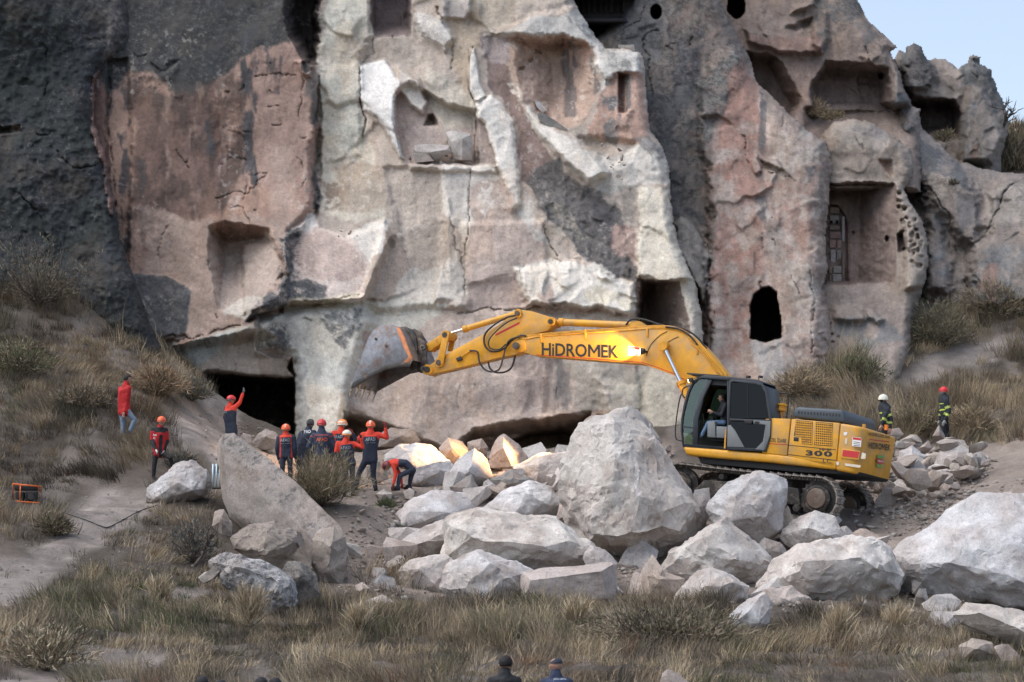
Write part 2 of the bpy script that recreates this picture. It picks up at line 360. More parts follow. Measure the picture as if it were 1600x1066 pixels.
# lichen-edged outcrop (500,335)
oc = [(440, 372), (470, 350), (491, 335), (503, 356), (520, 362), (548, 366), (575, 360), (600, 345), (615, 365), (590, 420), (570, 470), (520, 472), (455, 476), (400, 492), (385, 500), (392, 480), (430, 455), (446, 430), (442, 400)]
B.add(oc, -.9, 5, 1, 0, -.006)
B.paint(oc, WPINK, 4, 2); B.paint([(485, 335), (497, 340), (500, 358), (480, 360), (470, 356)], WHITE, 2, 2)
B.paint([(455, 372), (500, 360), (545, 380), (570, 410), (570, 430), (520, 445), (470, 430), (455, 400)], (0.373, 0.288, 0.250), 6, 2, .8)
B.paint([(545, 365), (600, 340), (612, 360), (585, 440), (575, 400), (560, 380)], (0.565, 0.531, 0.479), 6, 2, .9)
B.paint([(440, 372), (470, 352), (476, 366), (458, 378), (460, 400), (452, 440), (478, 438), (510, 450), (515, 470), (455, 475), (400, 495), (380, 506), (396, 476), (432, 452), (448, 425), (442, 398)], (0.100, 0.105, 0.108), 5, 2, .95, .15, 12)
B.lichen([(440, 372), (478, 352), (470, 440), (510, 450), (515, 470), (455, 475), (400, 495), (380, 506), (396, 476), (432, 452)], .75, 6, 2, .2, 10)
B.add([(402, 492), (430, 482), (445, 478), (440, 492), (420, 500), (405, 500)], .5, 3)
B.crack([(445, 478), (500, 474), (560, 462)], 2, .3, sol=True); B.paint([(445, 470), (560, 458), (565, 468), (450, 484)], (0.475, 0.418, 0.301), 4, 2, .7)
# main wall : cream column beside the pillar
B.paint([(500, -200), (585, -200), (583, 60), (560, 90), (563, 170), (572, 215), (600, 300), (600, 340), (560, 345), (500, 335)], CREAM, 5, 2)
B.add([(500, -200), (580, -200), (580, 60), (560, 100), (565, 190), (560, 240), (500, 260)], -.35, 7, 2, 0, .001)
B.paint([(500, -100), (560, -100), (575, 40), (545, 100), (505, 80)], (0.486, 0.475, 0.412), 10, 3, .8, .5, 30)
B.paint([(500, 120), (560, 120), (570, 220), (540, 280), (505, 280)], (0.418, 0.418, 0.367), 12, 3, .7, .5)
B.paint([(498, 285), (520, 285), (545, 300), (530, 330), (500, 335)], (0.170, 0.120, 0.089), 6, 3, .8, .45, 12)
B.paint([(520, 260), (640, 250), (640, 330), (560, 340), (530, 330)], (0.328, 0.266, 0.211), 12, 3, .8)
B.paint([(500, -40), (512, -40), (506, 60), (498, 60)], (0.200, 0.180, 0.177), 3, 2, .7)
# chamber at the top
B.recess([(577, -80), (648, -80), (643, 56), (588, 60), (577, 30)], 2.2, [1, .2, .12, .5, .2])
B.paint([(578, -80), (646, -80), (642, 57), (588, 60), (578, 30)], (0.195, 0.155, 0.148), 2, 1); B.crack([(622, 0), (632, 50)], 1, .15)
B.facet([(500, -80), (940, -80), (900, 60), (760, 120), (760, 270), (500, 270)], 64, .7, 12, 2, 71)
B.facet([(500, -80), (940, -80), (1010, 300), (1040, 500), (500, 500)], 18, .07, 12, 3, 72)
# white blade left of niche
bl = [(562, 104), (575, 98), (600, 94), (612, 110), (625, 128), (624, 142), (617, 152), (617, 195), (628, 240), (632, 250), (624, 245), (608, 214), (590, 182), (570, 172), (562, 150)]
B.paint(bl, (0.621, 0.599, 0.568), 2, 1); B.add(bl, -.35, 4, 1, -.004)
B.crack([(562, 104), (563, 160), (572, 186), (566, 214)], 1.8, .5, 1, .25, sol=True); B.crack([(583, 58), (584, 88), (562, 104)], 1.2, .2, sol=True)
for yy in (142, 157, 166): B.crack([(565, yy + 2), (593, yy)], 1.3, .10, 1, .8)
# niche interior
ni = [(625, 140), (640, 128), (700, 165), (745, 175), (746, 258), (640, 255), (630, 246), (618, 196), (618, 150)]
B.add(ni, .6, 5, 1, .002); B.paint(ni, (0.384, 0.311, 0.273), 3, 2)
B.paint([(618, 140), (628, 138), (634, 160), (640, 240), (630, 244), (619, 196)], (0.350, 0.266, 0.228), 3, 2)
B.paint([(625, 110), (655, 130), (665, 160), (660, 178), (640, 165), (628, 140)], (0.497, 0.452, 0.401), 4, 2); B.add([(622, 105), (655, 125), (667, 162), (662, 178), (642, 165), (625, 140)], -.45, 4)
B.paint([(665, 100), (740, 150), (742, 200), (700, 200), (672, 170)], CREAM, 6, 2, .8)
B.recess([(668, 178), (677, 177), (684, 188), (685, 196), (661, 197)], .6, [.1, .1, .1, .3, .1], 0); B.paint([(668, 178), (677, 177), (684, 188), (685, 196), (661, 197)], (0.240, 0.190, 0.153), 1.5, 0)
B.paint([(720, 200), (733, 200), (733, 255), (720, 250)], (0.373, 0.305, 0.267), 3, 1)
# brown patch around and slab
B.paint([(700, 0), (745, 0), (748, 75), (735, 90), (735, 150), (715, 130), (705, 70)], (0.350, 0.282, 0.211), 6, 3, .9)
B.paint([(740, -80), (800, -80), (800, 40), (760, 50), (745, 40)], (0.407, 0.350, 0.278), 8, 3, .8)
B.add([(640, -60), (690, -60), (700, 40), (712, 60), (700, 80), (660, 50), (645, 30)], -.35, 5, 2); B.paint([(642, 20), (700, 30), (708, 60), (690, 75), (650, 50)], (0.497, 0.463, 0.423), 5, 2)
B.add([(686, -60), (738, -60), (735, 20), (725, 30), (688, 28)], -.3, 3, 1); B.paint([(686, -60), (738, -60), (735, 20), (725, 30), (688, 28)], (0.418, 0.373, 0.339), 3, 1)
B.crack([(680, 10), (695, 35), (706, 50)], 2, .4); B.crack([(708, 55), (709, 112)], 1.2, .25, sol=True); B.paint([(540, 60), (600, 60), (600, 90), (560, 95)], (0.339, 0.282, 0.234), 4, 2, .7)
slb = [(736, 78), (741, 75), (746, 95), (750, 130), (760, 150), (748, 158), (742, 158), (735, 142), (733, 110)]
B.add(slb, -.45, 2, 0, .004); B.paint(slb, (0.531, 0.503, 0.456), 1.5, 0); B.crack([(739, 74), (734, 90), (733, 140), (742, 160)], 1.8, .5, 0, .25, sol=True)
cw = [(742, 160), (768, 148), (780, 158), (790, 172), (800, 186), (804, 205), (806, 240), (812, 280), (814, 320), (800, 330), (790, 290), (775, 255), (768, 225), (758, 195), (744, 185)]
B.add(cw, -.4, 6, 1, .004); B.paint(cw, WHITE, 2, 1)
B.paint([(744, 182), (758, 195), (768, 225), (776, 258), (744, 256)], (0.305, 0.249, 0.223), 2, 1); B.add([(744, 182), (758, 195), (768, 225), (776, 258), (744, 256)], .25, 2, 1)
B.crack([(742, 160), (744, 200), (741, 262), (736, 262), (733, 300), (733, 345), (727, 400)], 1.4, .35, 1, .35, sol=True)
# pink dark wall right of it
pw = [(752, 55), (768, 52), (800, 110), (808, 160), (825, 180), (840, 215), (860, 245), (885, 275), (930, 310), (960, 330), (975, 360), (940, 350), (900, 320), (860, 290), (815, 285), (812, 235), (805, 190), (785, 155), (765, 140), (758, 90)]
B.paint(pw, (0.215, 0.160, 0.143), 4, 2); B.add(pw, .15, 8)
B.paint([(752, 52), (800, 60), (810, 95), (800, 100), (765, 95)], (0.305, 0.254, 0.245), 4, 2)
B.paint([(795, 130), (812, 125), (810, 150), (800, 148)], WHITE, 2, 2, .8, .4, 6)
# carved pink room
rm = [(790, 58), (880, 52), (920, 60), (935, 110), (935, 150), (915, 190), (870, 205), (840, 190), (815, 160), (808, 130), (800, 100)]
B.recess([(800, 62), (880, 55), (928, 75), (936, 150), (905, 196), (850, 196), (818, 165)], 1.5, [.10, .10, .028, .03, .05, .04, .03], 2)
B.paint(rm, (0.367, 0.266, 0.211), 5, 2)
B.paint([(870, 55), (930, 70), (935, 120), (900, 100)], (0.373, 0.226, 0.167), 8, 3, .7, .45)
for x0, x1, y0, y1 in ((880, 900, 60, 180), (922, 934, 85, 150)): B.paint([(x0, y0), (x1, y0), (x1 + 3, y1), (x0 + 4, y1)], (.10, .095, .095), 5, 2, .8, .3, 12, x0, (1.6, .5))
for cx_, cy_ in ((817, 103), (832, 92), (842, 80)): B.add([(cx_ - 5, cy_ - 3), (cx_ + 5, cy_ - 3), (cx_ + 5, cy_ + 4), (cx_ - 5, cy_ + 4)], .15, 2, 2); B.paint([(cx_ - 5, cy_ - 3), (cx_ + 5, cy_ - 3), (cx_ + 5, cy_ + 4), (cx_ - 5, cy_ + 4)], (.2, .13, .09), 2, 2)
# arched white rim over it
B.paint([(760, 60), (830, 30), (880, 25), (905, 15), (925, 50), (945, 75), (1000, 85), (1005, 112), (985, 118), (960, 115), (945, 150), (938, 140), (935, 90), (915, 62), (880, 52), (790, 58)], (0.475, 0.452, 0.417), 4, 2)
B.add([(765, 50), (830, 28), (895, 10), (925, 45), (945, 72), (1000, 80), (1006, 118), (962, 116), (945, 130), (930, 75), (880, 52), (790, 58)], -.35, 5, 2)
B.paint([(880, 15), (900, 5), (930, 45), (925, 65), (905, 50)], (0.130, 0.130, 0.133), 6, 3, .85, .3); B.paint([(900, 40), (960, 80), (1010, 95), (1008, 115), (970, 112), (930, 75)], (0.220, 0.220, 0.212), 8, 3, .7, .5, 14)
B.lichen([(880, 0), (900, 0), (935, 55), (1005, 85), (1005, 120), (960, 115), (930, 75)], .4, 8, 3, .4, 14)
# right small column with slot
B.paint([(962, 112), (1004, 118), (1010, 180), (1020, 225), (960, 225), (915, 210), (940, 150)], (0.373, 0.249, 0.195), 4, 2)
B.paint([(944, 140), (960, 150), (965, 225), (946, 222), (940, 180)], GREY, 4, 2, .9, .2)
B.recess([(965, 113), (983, 116), (983, 168), (980, 178), (966, 176)], .9, [.2, .05, .3, .3, .2], 0); B.paint([(965, 113), (977, 114), (976, 177), (966, 176)], (0.200, 0.120, 0.094), 1.5, 0); B.paint([(978, 115), (985, 116), (985, 170), (978, 176)], GREY, 2, 1, .9)
B.add([(962, 170), (975, 182), (990, 172), (985, 200), (965, 200)], -.2, 5, 2)
B.paint([(935, 175), (975, 182), (965, 230), (950, 220), (944, 190)], (0.160, 0.145, 0.138), 4, 2, .8, .3)
# sloping white ledge below room, then dark stripe
B.paint([(818, 160), (845, 185), (880, 208), (920, 232), (960, 245), (1010, 215), (1040, 240), (1045, 290), (1000, 290), (960, 300), (935, 300), (900, 275), (870, 240), (835, 205)], (0.508, 0.475, 0.429), 4, 2)
B.add([(818, 160), (845, 185), (880, 208), (925, 235), (950, 270), (920, 285), (870, 240), (835, 200)], -.5, 6, 1, .0, -.008)
B.add([(905, 215), (990, 222), (985, 240), (960, 262), (930, 240)], .35, 8, 2)
B.paint([(990, 215), (1010, 210), (1040, 240), (1030, 250), (1005, 235)], (0.180, 0.170, 0.167), 4, 2, .8, .3)
B.facet([(920, 240), (1050, 240), (1050, 420), (990, 440), (940, 330)], 30, .4, 10, 2, 75)
stp = [(822, 285), (845, 262), (875, 258), (905, 285), (945, 305), (968, 330), (972, 365), (990, 392), (998, 425), (992, 445), (955, 430), (925, 415), (895, 385), (870, 350), (840, 320)]
B.paint(stp, (0.125, 0.118, 0.118), 5, 3, .92); B.lichen(stp, .55, 6, 3, .3, 12)
B.paint([(855, 300), (890, 330), (910, 370), (890, 380), (860, 360), (840, 320)], (0.339, 0.305, 0.256), 6, 3, .8, .45, 14); B.facet([(820, 285), (960, 300), (990, 430), (870, 420), (840, 330)], 20, .35, 8, 2, 76)
B.paint([(958, 352), (985, 350), (992, 372), (990, 402), (968, 402), (955, 380)], (0.305, 0.215, 0.184), 4, 2, .9)
B.paint([(945, 290), (1000, 288), (1006, 310), (1000, 350), (975, 345), (965, 320)], (0.240, 0.220, 0.197), 5, 2, .7, .4)
B.paint([(1000, 290), (1046, 300), (1052, 360), (1085, 440), (1098, 515), (1100, 540), (1085, 545), (1078, 510), (1062, 450), (995, 436), (994, 380), (1000, 330)], (0.486, 0.446, 0.373), 3, 2)
B.add([(1005, 290), (1046, 290), (1052, 360), (1085, 440), (1062, 442), (995, 434), (996, 380), (1002, 330)], -.3, 5, 2, 0, -.002)
# middle wall
B.paint([(600, 260), (690, 258), (700, 350), (730, 420), (720, 450), (650, 440), (640, 380), (600, 330)], (0.379, 0.322, 0.273), 6, 2)
B.add([(600, 262), (686, 260), (695, 340), (700, 440), (640, 440), (620, 340)], .2, 5, 1)
B.paint([(686, 258), (775, 262), (780, 300), (760, 350), (745, 380), (720, 370), (690, 330)], (0.520, 0.480, 0.429), 4, 2)
B.paint([(735, 290), (775, 280), (800, 300), (800, 340), (850, 350), (850, 440), (800, 450), (735, 440), (725, 390), (735, 350)], (0.418, 0.339, 0.295), 4, 2)
B.paint([(748, 290), (768, 284), (772, 320), (760, 330), (752, 345)], (0.588, 0.554, 0.512), 4, 2, .9, .35, 10)
B.paint([(795, 305), (820, 300), (845, 350), (860, 385), (840, 380), (815, 345)], (0.531, 0.508, 0.467), 5, 2, .8, .35)
B.add([(640, 255), (776, 258), (776, 270), (640, 266)], -.22, 3, 1)
# fan shapes below
B.paint([(605, 350), (625, 380), (640, 410), (648, 450), (590, 470), (565, 465), (580, 420)], (0.373, 0.299, 0.245), 4, 2); B.add([(600, 345), (640, 405), (655, 450), (600, 470), (565, 465)], -.25, 4, 1, .004)
B.paint([(600, 360), (618, 380), (612, 392), (600, 380)], (0.180, 0.140, 0.108), 4, 2, .8, .4)
B.paint([(640, 415), (700, 430), (720, 400), (726, 455), (718, 472), (640, 470), (600, 475)], (0.486, 0.452, 0.401), 6, 3, .8)
B.add([(570, 470), (640, 440), (725, 460), (730, 480), (600, 485)], -.35, 10, 2, 0, -.012)
B.add([(700, 310), (730, 390), (725, 470), (680, 470), (690, 390)], -.15, 5, 1, .01)
B.add([(725, 350), (850, 345), (855, 420), (815, 422), (800, 435), (735, 445)], -.14, 5, 1, 0, .001)
B.paint([(727, 440), (800, 432), (812, 424), (818, 440), (822, 478), (725, 485)], (0.373, 0.299, 0.262), 3, 2); B.add([(727, 445), (812, 424), (822, 478), (722, 484)], .05, 2, 1, 0, 0)
B.add([(812, 422), (905, 410), (990, 440), (995, 470), (985, 490), (940, 485), (880, 478), (823, 476)], -.75, 7, 2, .001, -.006)
B.paint([(805, 415), (860, 405), (930, 415), (990, 440), (998, 470), (985, 492), (930, 482), (850, 472), (825, 474), (812, 440)], (0.554, 0.520, 0.467), 5, 2)
B.facet([(812, 415), (905, 405), (992, 435), (995, 475), (985, 495), (823, 480)], 26, .6, 6, 2, 79)
B.paint([(880, 450), (930, 445), (990, 465), (985, 490), (900, 480)], (0.497, 0.446, 0.345), 6, 3, .8, .4)
B.paint([(838, 460), (865, 448), (862, 472), (845, 475)], (0.362, 0.271, 0.228), 3, 2, .8)
B.crack([(718, 488), (760, 484), (830, 482), (880, 474)], 1.8, .4, 2, .4, sol=True); B.crack([(815, 425), (823, 480)], 1.2, .2, sol=True); B.crack([(905, 478), (940, 484)], 3, .45); B.crack([(720, 488), (718, 640)], 1.0, .12, 2, .75)
# small square cave on the right
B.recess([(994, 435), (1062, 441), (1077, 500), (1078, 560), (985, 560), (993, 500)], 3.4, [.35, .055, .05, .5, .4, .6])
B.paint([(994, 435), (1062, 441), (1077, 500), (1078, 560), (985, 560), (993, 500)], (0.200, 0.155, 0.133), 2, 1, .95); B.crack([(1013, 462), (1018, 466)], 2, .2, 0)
# lower walls under the crack
B.paint([(560, 490), (720, 486), (900, 480), (1000, 500), (1000, 720), (540, 720), (545, 640), (560, 600)], (0.401, 0.322, 0.273), 5, 2)
B.add([(560, 492), (720, 487), (985, 492), (1000, 640), (700, 700), (545, 640), (560, 600)], -.15, 4, 2, 0, .0)
B.paint([(560, 468), (620, 462), (700, 478), (660, 510), (610, 525), (560, 520)], (0.520, 0.492, 0.423), 6, 2, .9)
B.paint([(870, 490), (990, 495), (990, 520), (905, 525)], (0.452, 0.424, 0.373), 6, 2, .8, .4)
B.paint([(800, 505), (850, 505), (850, 560), (840, 640), (810, 640)], (0.305, 0.237, 0.206), 7, 3, .7)
B.paint([(865, 520), (895, 520), (890, 660), (860, 660)], (0.190, 0.175, 0.163), 6, 2, .85, .3, 18, 5, (1.5, .6)); B.paint([(880, 560), (960, 560), (1050, 600), (1050, 660), (990, 660), (900, 640)], (0.373, 0.339, 0.284), 8, 3, .8)
B.paint([(960, 600), (1005, 575), (1060, 590), (1060, 680), (1010, 660)], (0.429, 0.390, 0.312), 6, 2, .8)
B.add([(860, 520), (900, 520), (890, 640), (850, 650)], .18, 6); B.add([(930, 590), (990, 610), (1010, 660), (960, 680)], -.3, 8)
B.crack([(740, 600), (745, 640), (752, 668)], 1.2, .12); B.crack([(868, 590), (870, 640)], 1, .12); B.crack([(900, 600), (930, 605)], 1, .15)
B.facet([(540, 500), (1060, 500), (1060, 700), (540, 700)], 80, .6, 12, 2, 81); B.facet([(540, 500), (1060, 500), (1060, 700), (540, 700)], 26, .05, 12, 2, 82)
# undercut at the foot
und = [(536, 640), (560, 652), (600, 662), (625, 670), (650, 690), (690, 702), (712, 690), (742, 668), (790, 662), (830, 655), (880, 640), (915, 648), (930, 640), (1000, 640), (1005, 900), (530, 900)]
B.recess([(536, 640), (600, 660), (700, 700), (715, 900), (530, 900)], 2.4, [.12, .12, 1, 1, 1]); B.recess([(700, 702), (742, 668), (840, 650), (925, 642), (935, 900), (690, 900)], 1.9, [.2, .10, .08, .3, 1, 1])
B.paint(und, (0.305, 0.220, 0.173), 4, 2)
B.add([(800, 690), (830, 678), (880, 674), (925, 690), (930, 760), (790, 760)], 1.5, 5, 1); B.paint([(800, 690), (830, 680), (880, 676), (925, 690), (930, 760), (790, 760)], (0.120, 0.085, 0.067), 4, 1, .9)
B.add([(830, 655), (890, 640), (915, 650), (905, 668), (850, 672)], -.5, 5)
# white spur between the caves
sp = [(400, 500), (450, 484), (520, 476), (560, 470), (575, 500), (560, 560), (550, 600), (540, 650), (530, 690), (462, 690), (462, 570), (455, 556), (430, 548), (400, 548)]
B.add(sp, -1.0, 14, 1, .0, -.001); B.paint(sp, (0.531, 0.514, 0.456), 4, 2)
B.paint([(458, 560), (478, 560), (482, 690), (462, 690)], (0.339, 0.339, 0.317), 3, 2, .9)
B.paint([(505, 485), (560, 472), (562, 505), (545, 540), (520, 525)], (0.200, 0.200, 0.197), 6, 3, .85, .35, 9); B.lichen([(505, 485), (560, 472), (562, 505), (545, 540), (520, 525)], .6, 5, 3, .3, 9)
B.paint([(425, 510), (450, 505), (452, 545), (425, 552), (415, 530)], (0.170, 0.170, 0.169), 5, 2, .9, .25, 8); B.lichen([(410, 500), (452, 500), (452, 550), (400, 552)], .6, 5, 2, .3, 8)
B.crack([(475, 498), (500, 498), (512, 508), (528, 510)], 2, .3)
# slab over the big cave
sb = [(232, 545), (300, 530), (370, 515), (400, 500), (402, 548), (440, 560), (458, 555), (462, 590), (400, 588), (330, 580), (300, 585), (262, 560)]
B.add(sb, -.5, 4, 1, 0, .006); B.paint(sb, (0.373, 0.322, 0.273), 3, 2)
B.paint([(250, 545), (300, 532), (375, 515), (395, 505), (345, 545), (305, 578), (280, 570), (262, 556)], (0.373, 0.390, 0.367), 5, 2, .95)
B.lichen([(250, 545), (340, 524), (330, 550), (300, 560), (262, 556)], .5, 5, 2, .45, 9)
B.crack([(238, 542), (300, 526), (370, 512), (378, 508)], 1.8, .35, sol=True); B.crack([(375, 525), (362, 580)], 1, .12); B.crack([(282, 575), (296, 562)], 1.6, .2)
B.paint([(400, 555), (455, 556), (462, 590), (405, 588)], (0.240, 0.190, 0.153), 5, 2, .8)
# cave itself
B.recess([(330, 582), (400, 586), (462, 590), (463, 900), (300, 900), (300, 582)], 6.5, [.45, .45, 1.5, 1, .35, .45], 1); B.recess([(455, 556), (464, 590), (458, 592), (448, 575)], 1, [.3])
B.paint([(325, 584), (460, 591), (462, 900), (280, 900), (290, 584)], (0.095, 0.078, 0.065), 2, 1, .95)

# ---- C: the grey-pink cone
Cm = [(1000, -200), (1100, -200), (1118, -10), (1132, 15), (1150, 55), (1168, 85), (1176, 105), (1181, 128), (1205, 150), (1235, 180), (1262, 205), (1290, 222), (1298, 260), (1294, 330), (1289, 370), (1293, 420), (1285, 450), (1298, 500), (1300, 620), (1310, 900), (900, 900), (900, 420), (930, 60), (950, 40), (975, -5)]
K = Lay('C', lambda x, y: 94.5 + .010 * (600 - y) , Cm, 34, 1.9, PINKL, (.6, .3, .10), 401)
K.paint([(930, -100), (1130, -100), (1175, 100), (1120, 170), (1115, 500), (930, 500)], (.20, .175, .155), 8, 3)
K.paint([(940, -60), (1010, -60), (1050, 40), (1020, 110), (960, 75)], (.15, .15, .15), 9, 3, .9, .3); K.paint([(1045, 30), (1120, 10), (1150, 90), (1130, 130), (1060, 120)], (.25, .205, .175), 8, 3, .8, .35)
K.paint([(1065, 60), (1110, 50), (1105, 110), (1115, 160), (1060, 170), (1050, 110)], (.125, .125, .13), 6, 3, .9, .3)
K.paint([(1010, 150), (1110, 140), (1120, 200), (1100, 340), (1030, 345), (1045, 270), (1015, 210)], (.10, .103, .107), 7, 3, .92, .12)
K.lichen([(930, -100), (1130, -100), (1175, 100), (1120, 200), (1100, 340), (1000, 360)], .65, 8, 3, .4, 18)
K.paint([(1060, 230), (1115, 200), (1115, 340), (1070, 330)], (.20, .17, .15), 9, 3, .7, .4)
# second ridge in front
r2 = [(1095, 135), (1120, 92), (1150, 76), (1163, 88), (1175, 110), (1200, 145), (1240, 185), (1290, 222), (1300, 500), (1305, 900), (1100, 900), (1105, 500), (1110, 300), (1092, 200)]
K.add(r2, -1.1, 9, 2)
K.paint([(1110, 120), (1150, 78), (1168, 100), (1180, 125), (1150, 130), (1125, 150)], (.24, .235, .215), 5, 2, .9, .2)
K.paint([(1133, 130), (1155, 98), (1165, 108), (1188, 140), (1184, 260), (1190, 340), (1180, 560), (1112, 570), (1118, 350), (1125, 230)], (.33, .205, .165), 5, 3)
K.paint([(1130, 120), (1165, 90), (1175, 130), (1150, 180), (1135, 160)], (.34, .20, .155), 5, 3, .7)
K.paint([(1094, 140), (1118, 100), (1130, 130), (1128, 180), (1118, 240), (1102, 260)], (.19, .18, .165), 5, 3, .9, .2)
K.paint([(1186, 140), (1198, 150), (1200, 245), (1188, 245)], (.12, .12, .125), 3, 2, .9)
K.paint([(1198, 150), (1240, 185), (1292, 225), (1296, 300), (1290, 480), (1230, 500), (1205, 300)], (.30, .245, .205), 6, 3, .9)
K.paint([(1240, 190), (1292, 222), (1296, 250), (1262, 250)], (.32, .30, .27), 6, 3, .8)
K.paint([(1188, 250), (1280, 260), (1285, 400), (1200, 410)], (.33, .215, .18), 12, 3, .8, .45, 30)
K.paint([(1112, 320), (1190, 300), (1190, 460), (1160, 560), (1110, 560)], (.34, .22, .18), 9, 3, .8, .35, 26)
K.paint([(1183, 310), (1208, 310), (1206, 330), (1212, 375), (1200, 370), (1196, 340), (1184, 335)], (.11, .11, .115), 4, 3, .85)
K.paint([(1262, 260), (1275, 262), (1272, 285), (1262, 290)], (.11, .11, .115), 3, 2, .9)
K.paint([(1200, 335), (1215, 340), (1222, 390), (1205, 420), (1196, 380)], (.25, .215, .18), 6, 3, .8)
for (a, b, c_, d, sd_) in ((1112, 1150, 440, 580, 5), (1225, 1290, 440, 600, 6), (1215, 1285, 200, 340, 8), (1120, 1180, 200, 330, 15), (1100, 1295, 300, 620, 25)): K.paint([(a, c_), (b, c_), (b, d), (a, d)], (.40, .355, .315), 8, 3, .75, .62, 22, sd_)
K.paint([(1060, -100), (1290, -100), (1290, 600), (1110, 600)], (.22, .15, .125), 8, 3, .5, .68, 14, 91)
K.facet([(940, 0), (1300, 0), (1300, 620), (1000, 620)], 44, .5, 10, 3, 83); K.facet([(940, 0), (1300, 0), (1300, 620), (1000, 620)], 14, .06, 10, 3, 84)
for pts in ([(1005, 10), (1000, 30), (978, 42)], [(1030, 45), (1010, 60), (1006, 75), (1018, 88), (1012, 120), (1018, 150)], [(1085, 55), (1070, 85)], [(1060, 65), (1042, 75)], [(1145, 195), (1165, 215), (1170, 260)], [(1205, 340), (1202, 360), (1210, 385)], [(1195, 355), (1190, 390)], [(1225, 165), (1222, 195)], [(1202, 500), (1196, 470), (1190, 440)], [(1270, 420), (1266, 600)], [(1236, 430), (1250, 460)], [(1112, 440), (1120, 490)], [(1108, 350), (1104, 470), (1110, 560)], [(1200, 270), (1238, 280)]):
    K.crack(pts, 1.6, .3, 2, .35, len(pts) > 3)
K.add([(1192, 244), (1215, 250), (1223, 264), (1205, 258), (1192, 252)], -.3, 2, 1); K.add([(1175, 250), (1184, 242), (1189, 268), (1182, 273), (1175, 265)], -.3, 2, 1); K.add([(1190, 252), (1205, 260), (1223, 266), (1215, 272), (1192, 262)], .3, 3, 1)
K.add([(1100, 185), (1122, 180), (1145, 195), (1130, 200), (1105, 205)], .25, 4)
hl = lambda cx, cy, rx, ry, n=12: [(cx + rx * math.cos(t * 2 * math.pi / n), cy + ry * math.sin(t * 2 * math.pi / n)) for t in range(n)]
K.add(hl(1025, 19, 8, 11), 2.4, 1.5, 0); K.paint(hl(1025, 19, 9, 12), (.07, .055, .05), 1.5, 0, .9)
# arch door
dr = [(1172, 528), (1174, 475), (1180, 460), (1190, 450), (1202, 448), (1213, 458), (1220, 500), (1221, 528), (1206, 531), (1196, 535)]
K.add(dr, 4.5, 1.2, 1); K.paint(dr, (.05, .043, .04), 1.2, 1)
K.paint([(1172, 530), (1200, 538), (1222, 528), (1228, 560), (1226, 600), (1190, 590), (1178, 560)], (.40, .375, .35), 6, 2, .9); K.add([(1172, 530), (1222, 530), (1240, 620), (1170, 620)], -.12, 14, 2)
K.facet([(1275, 440), (1310, 440), (1320, 600), (1270, 600)], 9, .3, 8, 2, 95)
# grey boulder wedged between B and C
kb = [(1051, 350), (1062, 337), (1078, 345), (1095, 370), (1105, 400), (1106, 440), (1098, 468), (1085, 450), (1070, 420), (1052, 390)]
K.add(kb, -1.6, 9, 1); K.paint(kb, (.28, .255, .225), 3, 1); K.paint([(1055, 370), (1085, 375), (1102, 410), (1098, 465), (1072, 425), (1056, 395)], (.18, .165, .155), 6, 3, .8, .3)
K.crack([(1098, 440), (1110, 437)], 1.5, .2)
# dark opening behind the gap above
Gm = [(880, -200), (1010, -200), (990, 60), (940, 90), (880, 60)]
G0 = Lay('G', lambda x, y: 101 + 0 * x, Gm, 0, 0, (.05, .045, .045), (.2, .1, .05), 501)
G0.add([(895, 28), (980, 28), (980, 36), (895, 36)], -.6, 2, 0); G0.add([(880, 40), (990, 40), (990, 95), (880, 95)], 2.5, 2, 0)
G0.add([(880, -60), (990, -60), (990, -2), (880, -2)], -1.0, 3, 0)
for i in range(9): G0.add([(900 + i * 9, -20), (902.5 + i * 9, -20), (902.5 + i * 9, 20), (900 + i * 9, 20)], -.25, 1, 0)

# ---- D: upper right mass with the open caves
Dm = [(1050, -200), (1330, -200), (1334, -10), (1350, 15), (1358, 32), (1372, 45), (1385, 56), (1400, 68), (1402, 76), (1392, 82), (1402, 105), (1412, 135), (1424, 165), (1436, 200), (1440, 300), (1100, 330), (1050, 0)]
Dl = Lay('D', lambda x, y: 103.5 + .014 * (300 - y) + .003 * (x - 1200), Dm, 22, 1.6, (.235, .185, .155), (.7, .35, .10), 601)
Dl.facet([(1050, -100), (1440, -100), (1440, 250), (1100, 250)], 30, .35, 10, 3, 86)
Dl.paint([(1275, -100), (1340, -100), (1350, 20), (1310, 40), (1300, 90), (1270, 60)], (.13, .125, .12), 7, 3, .9, .3)
Dl.lichen([(1265, -100), (1340, -100), (1400, 70), (1380, 90), (1330, 60), (1280, 60)], .5, 8, 3, .45, 14)
Dl.paint([(1325, 15), (1345, 20), (1372, 60), (1355, 70), (1330, 40)], (.13, .125, .125), 5, 3, .8, .3)
Dl.paint([(1172, 50), (1278, 50), (1285, 80), (1270, 84), (1220, 82), (1172, 64)], (.28, .19, .155), 5, 2, .9)
Dl.paint([(1140, 0), (1275, 0), (1275, 50), (1172, 50)], (.25, .20, .17), 7, 3, .8)
Dl.add([(1165, 46), (1240, 58), (1285, 70), (1285, 84), (1220, 82), (1170, 66)], -.6, 3)
Dl.add(hl(1150, 10, 13, 18), 3, 2, 1); Dl.paint(hl(1150, 10, 14, 19), (.06, .045, .04), 2, 1, .9)
Dl.add([(1236, 22), (1270, 10), (1275, -5), (1250, 0)], -.4, 6, 2, 0, -.01); Dl.add([(1228, 45), (1268, 30), (1268, 42), (1245, 50)], .5, 5)
Dl.add([(1268, 40), (1290, 20), (1295, 60), (1285, 80), (1270, 70)], -.5, 6)
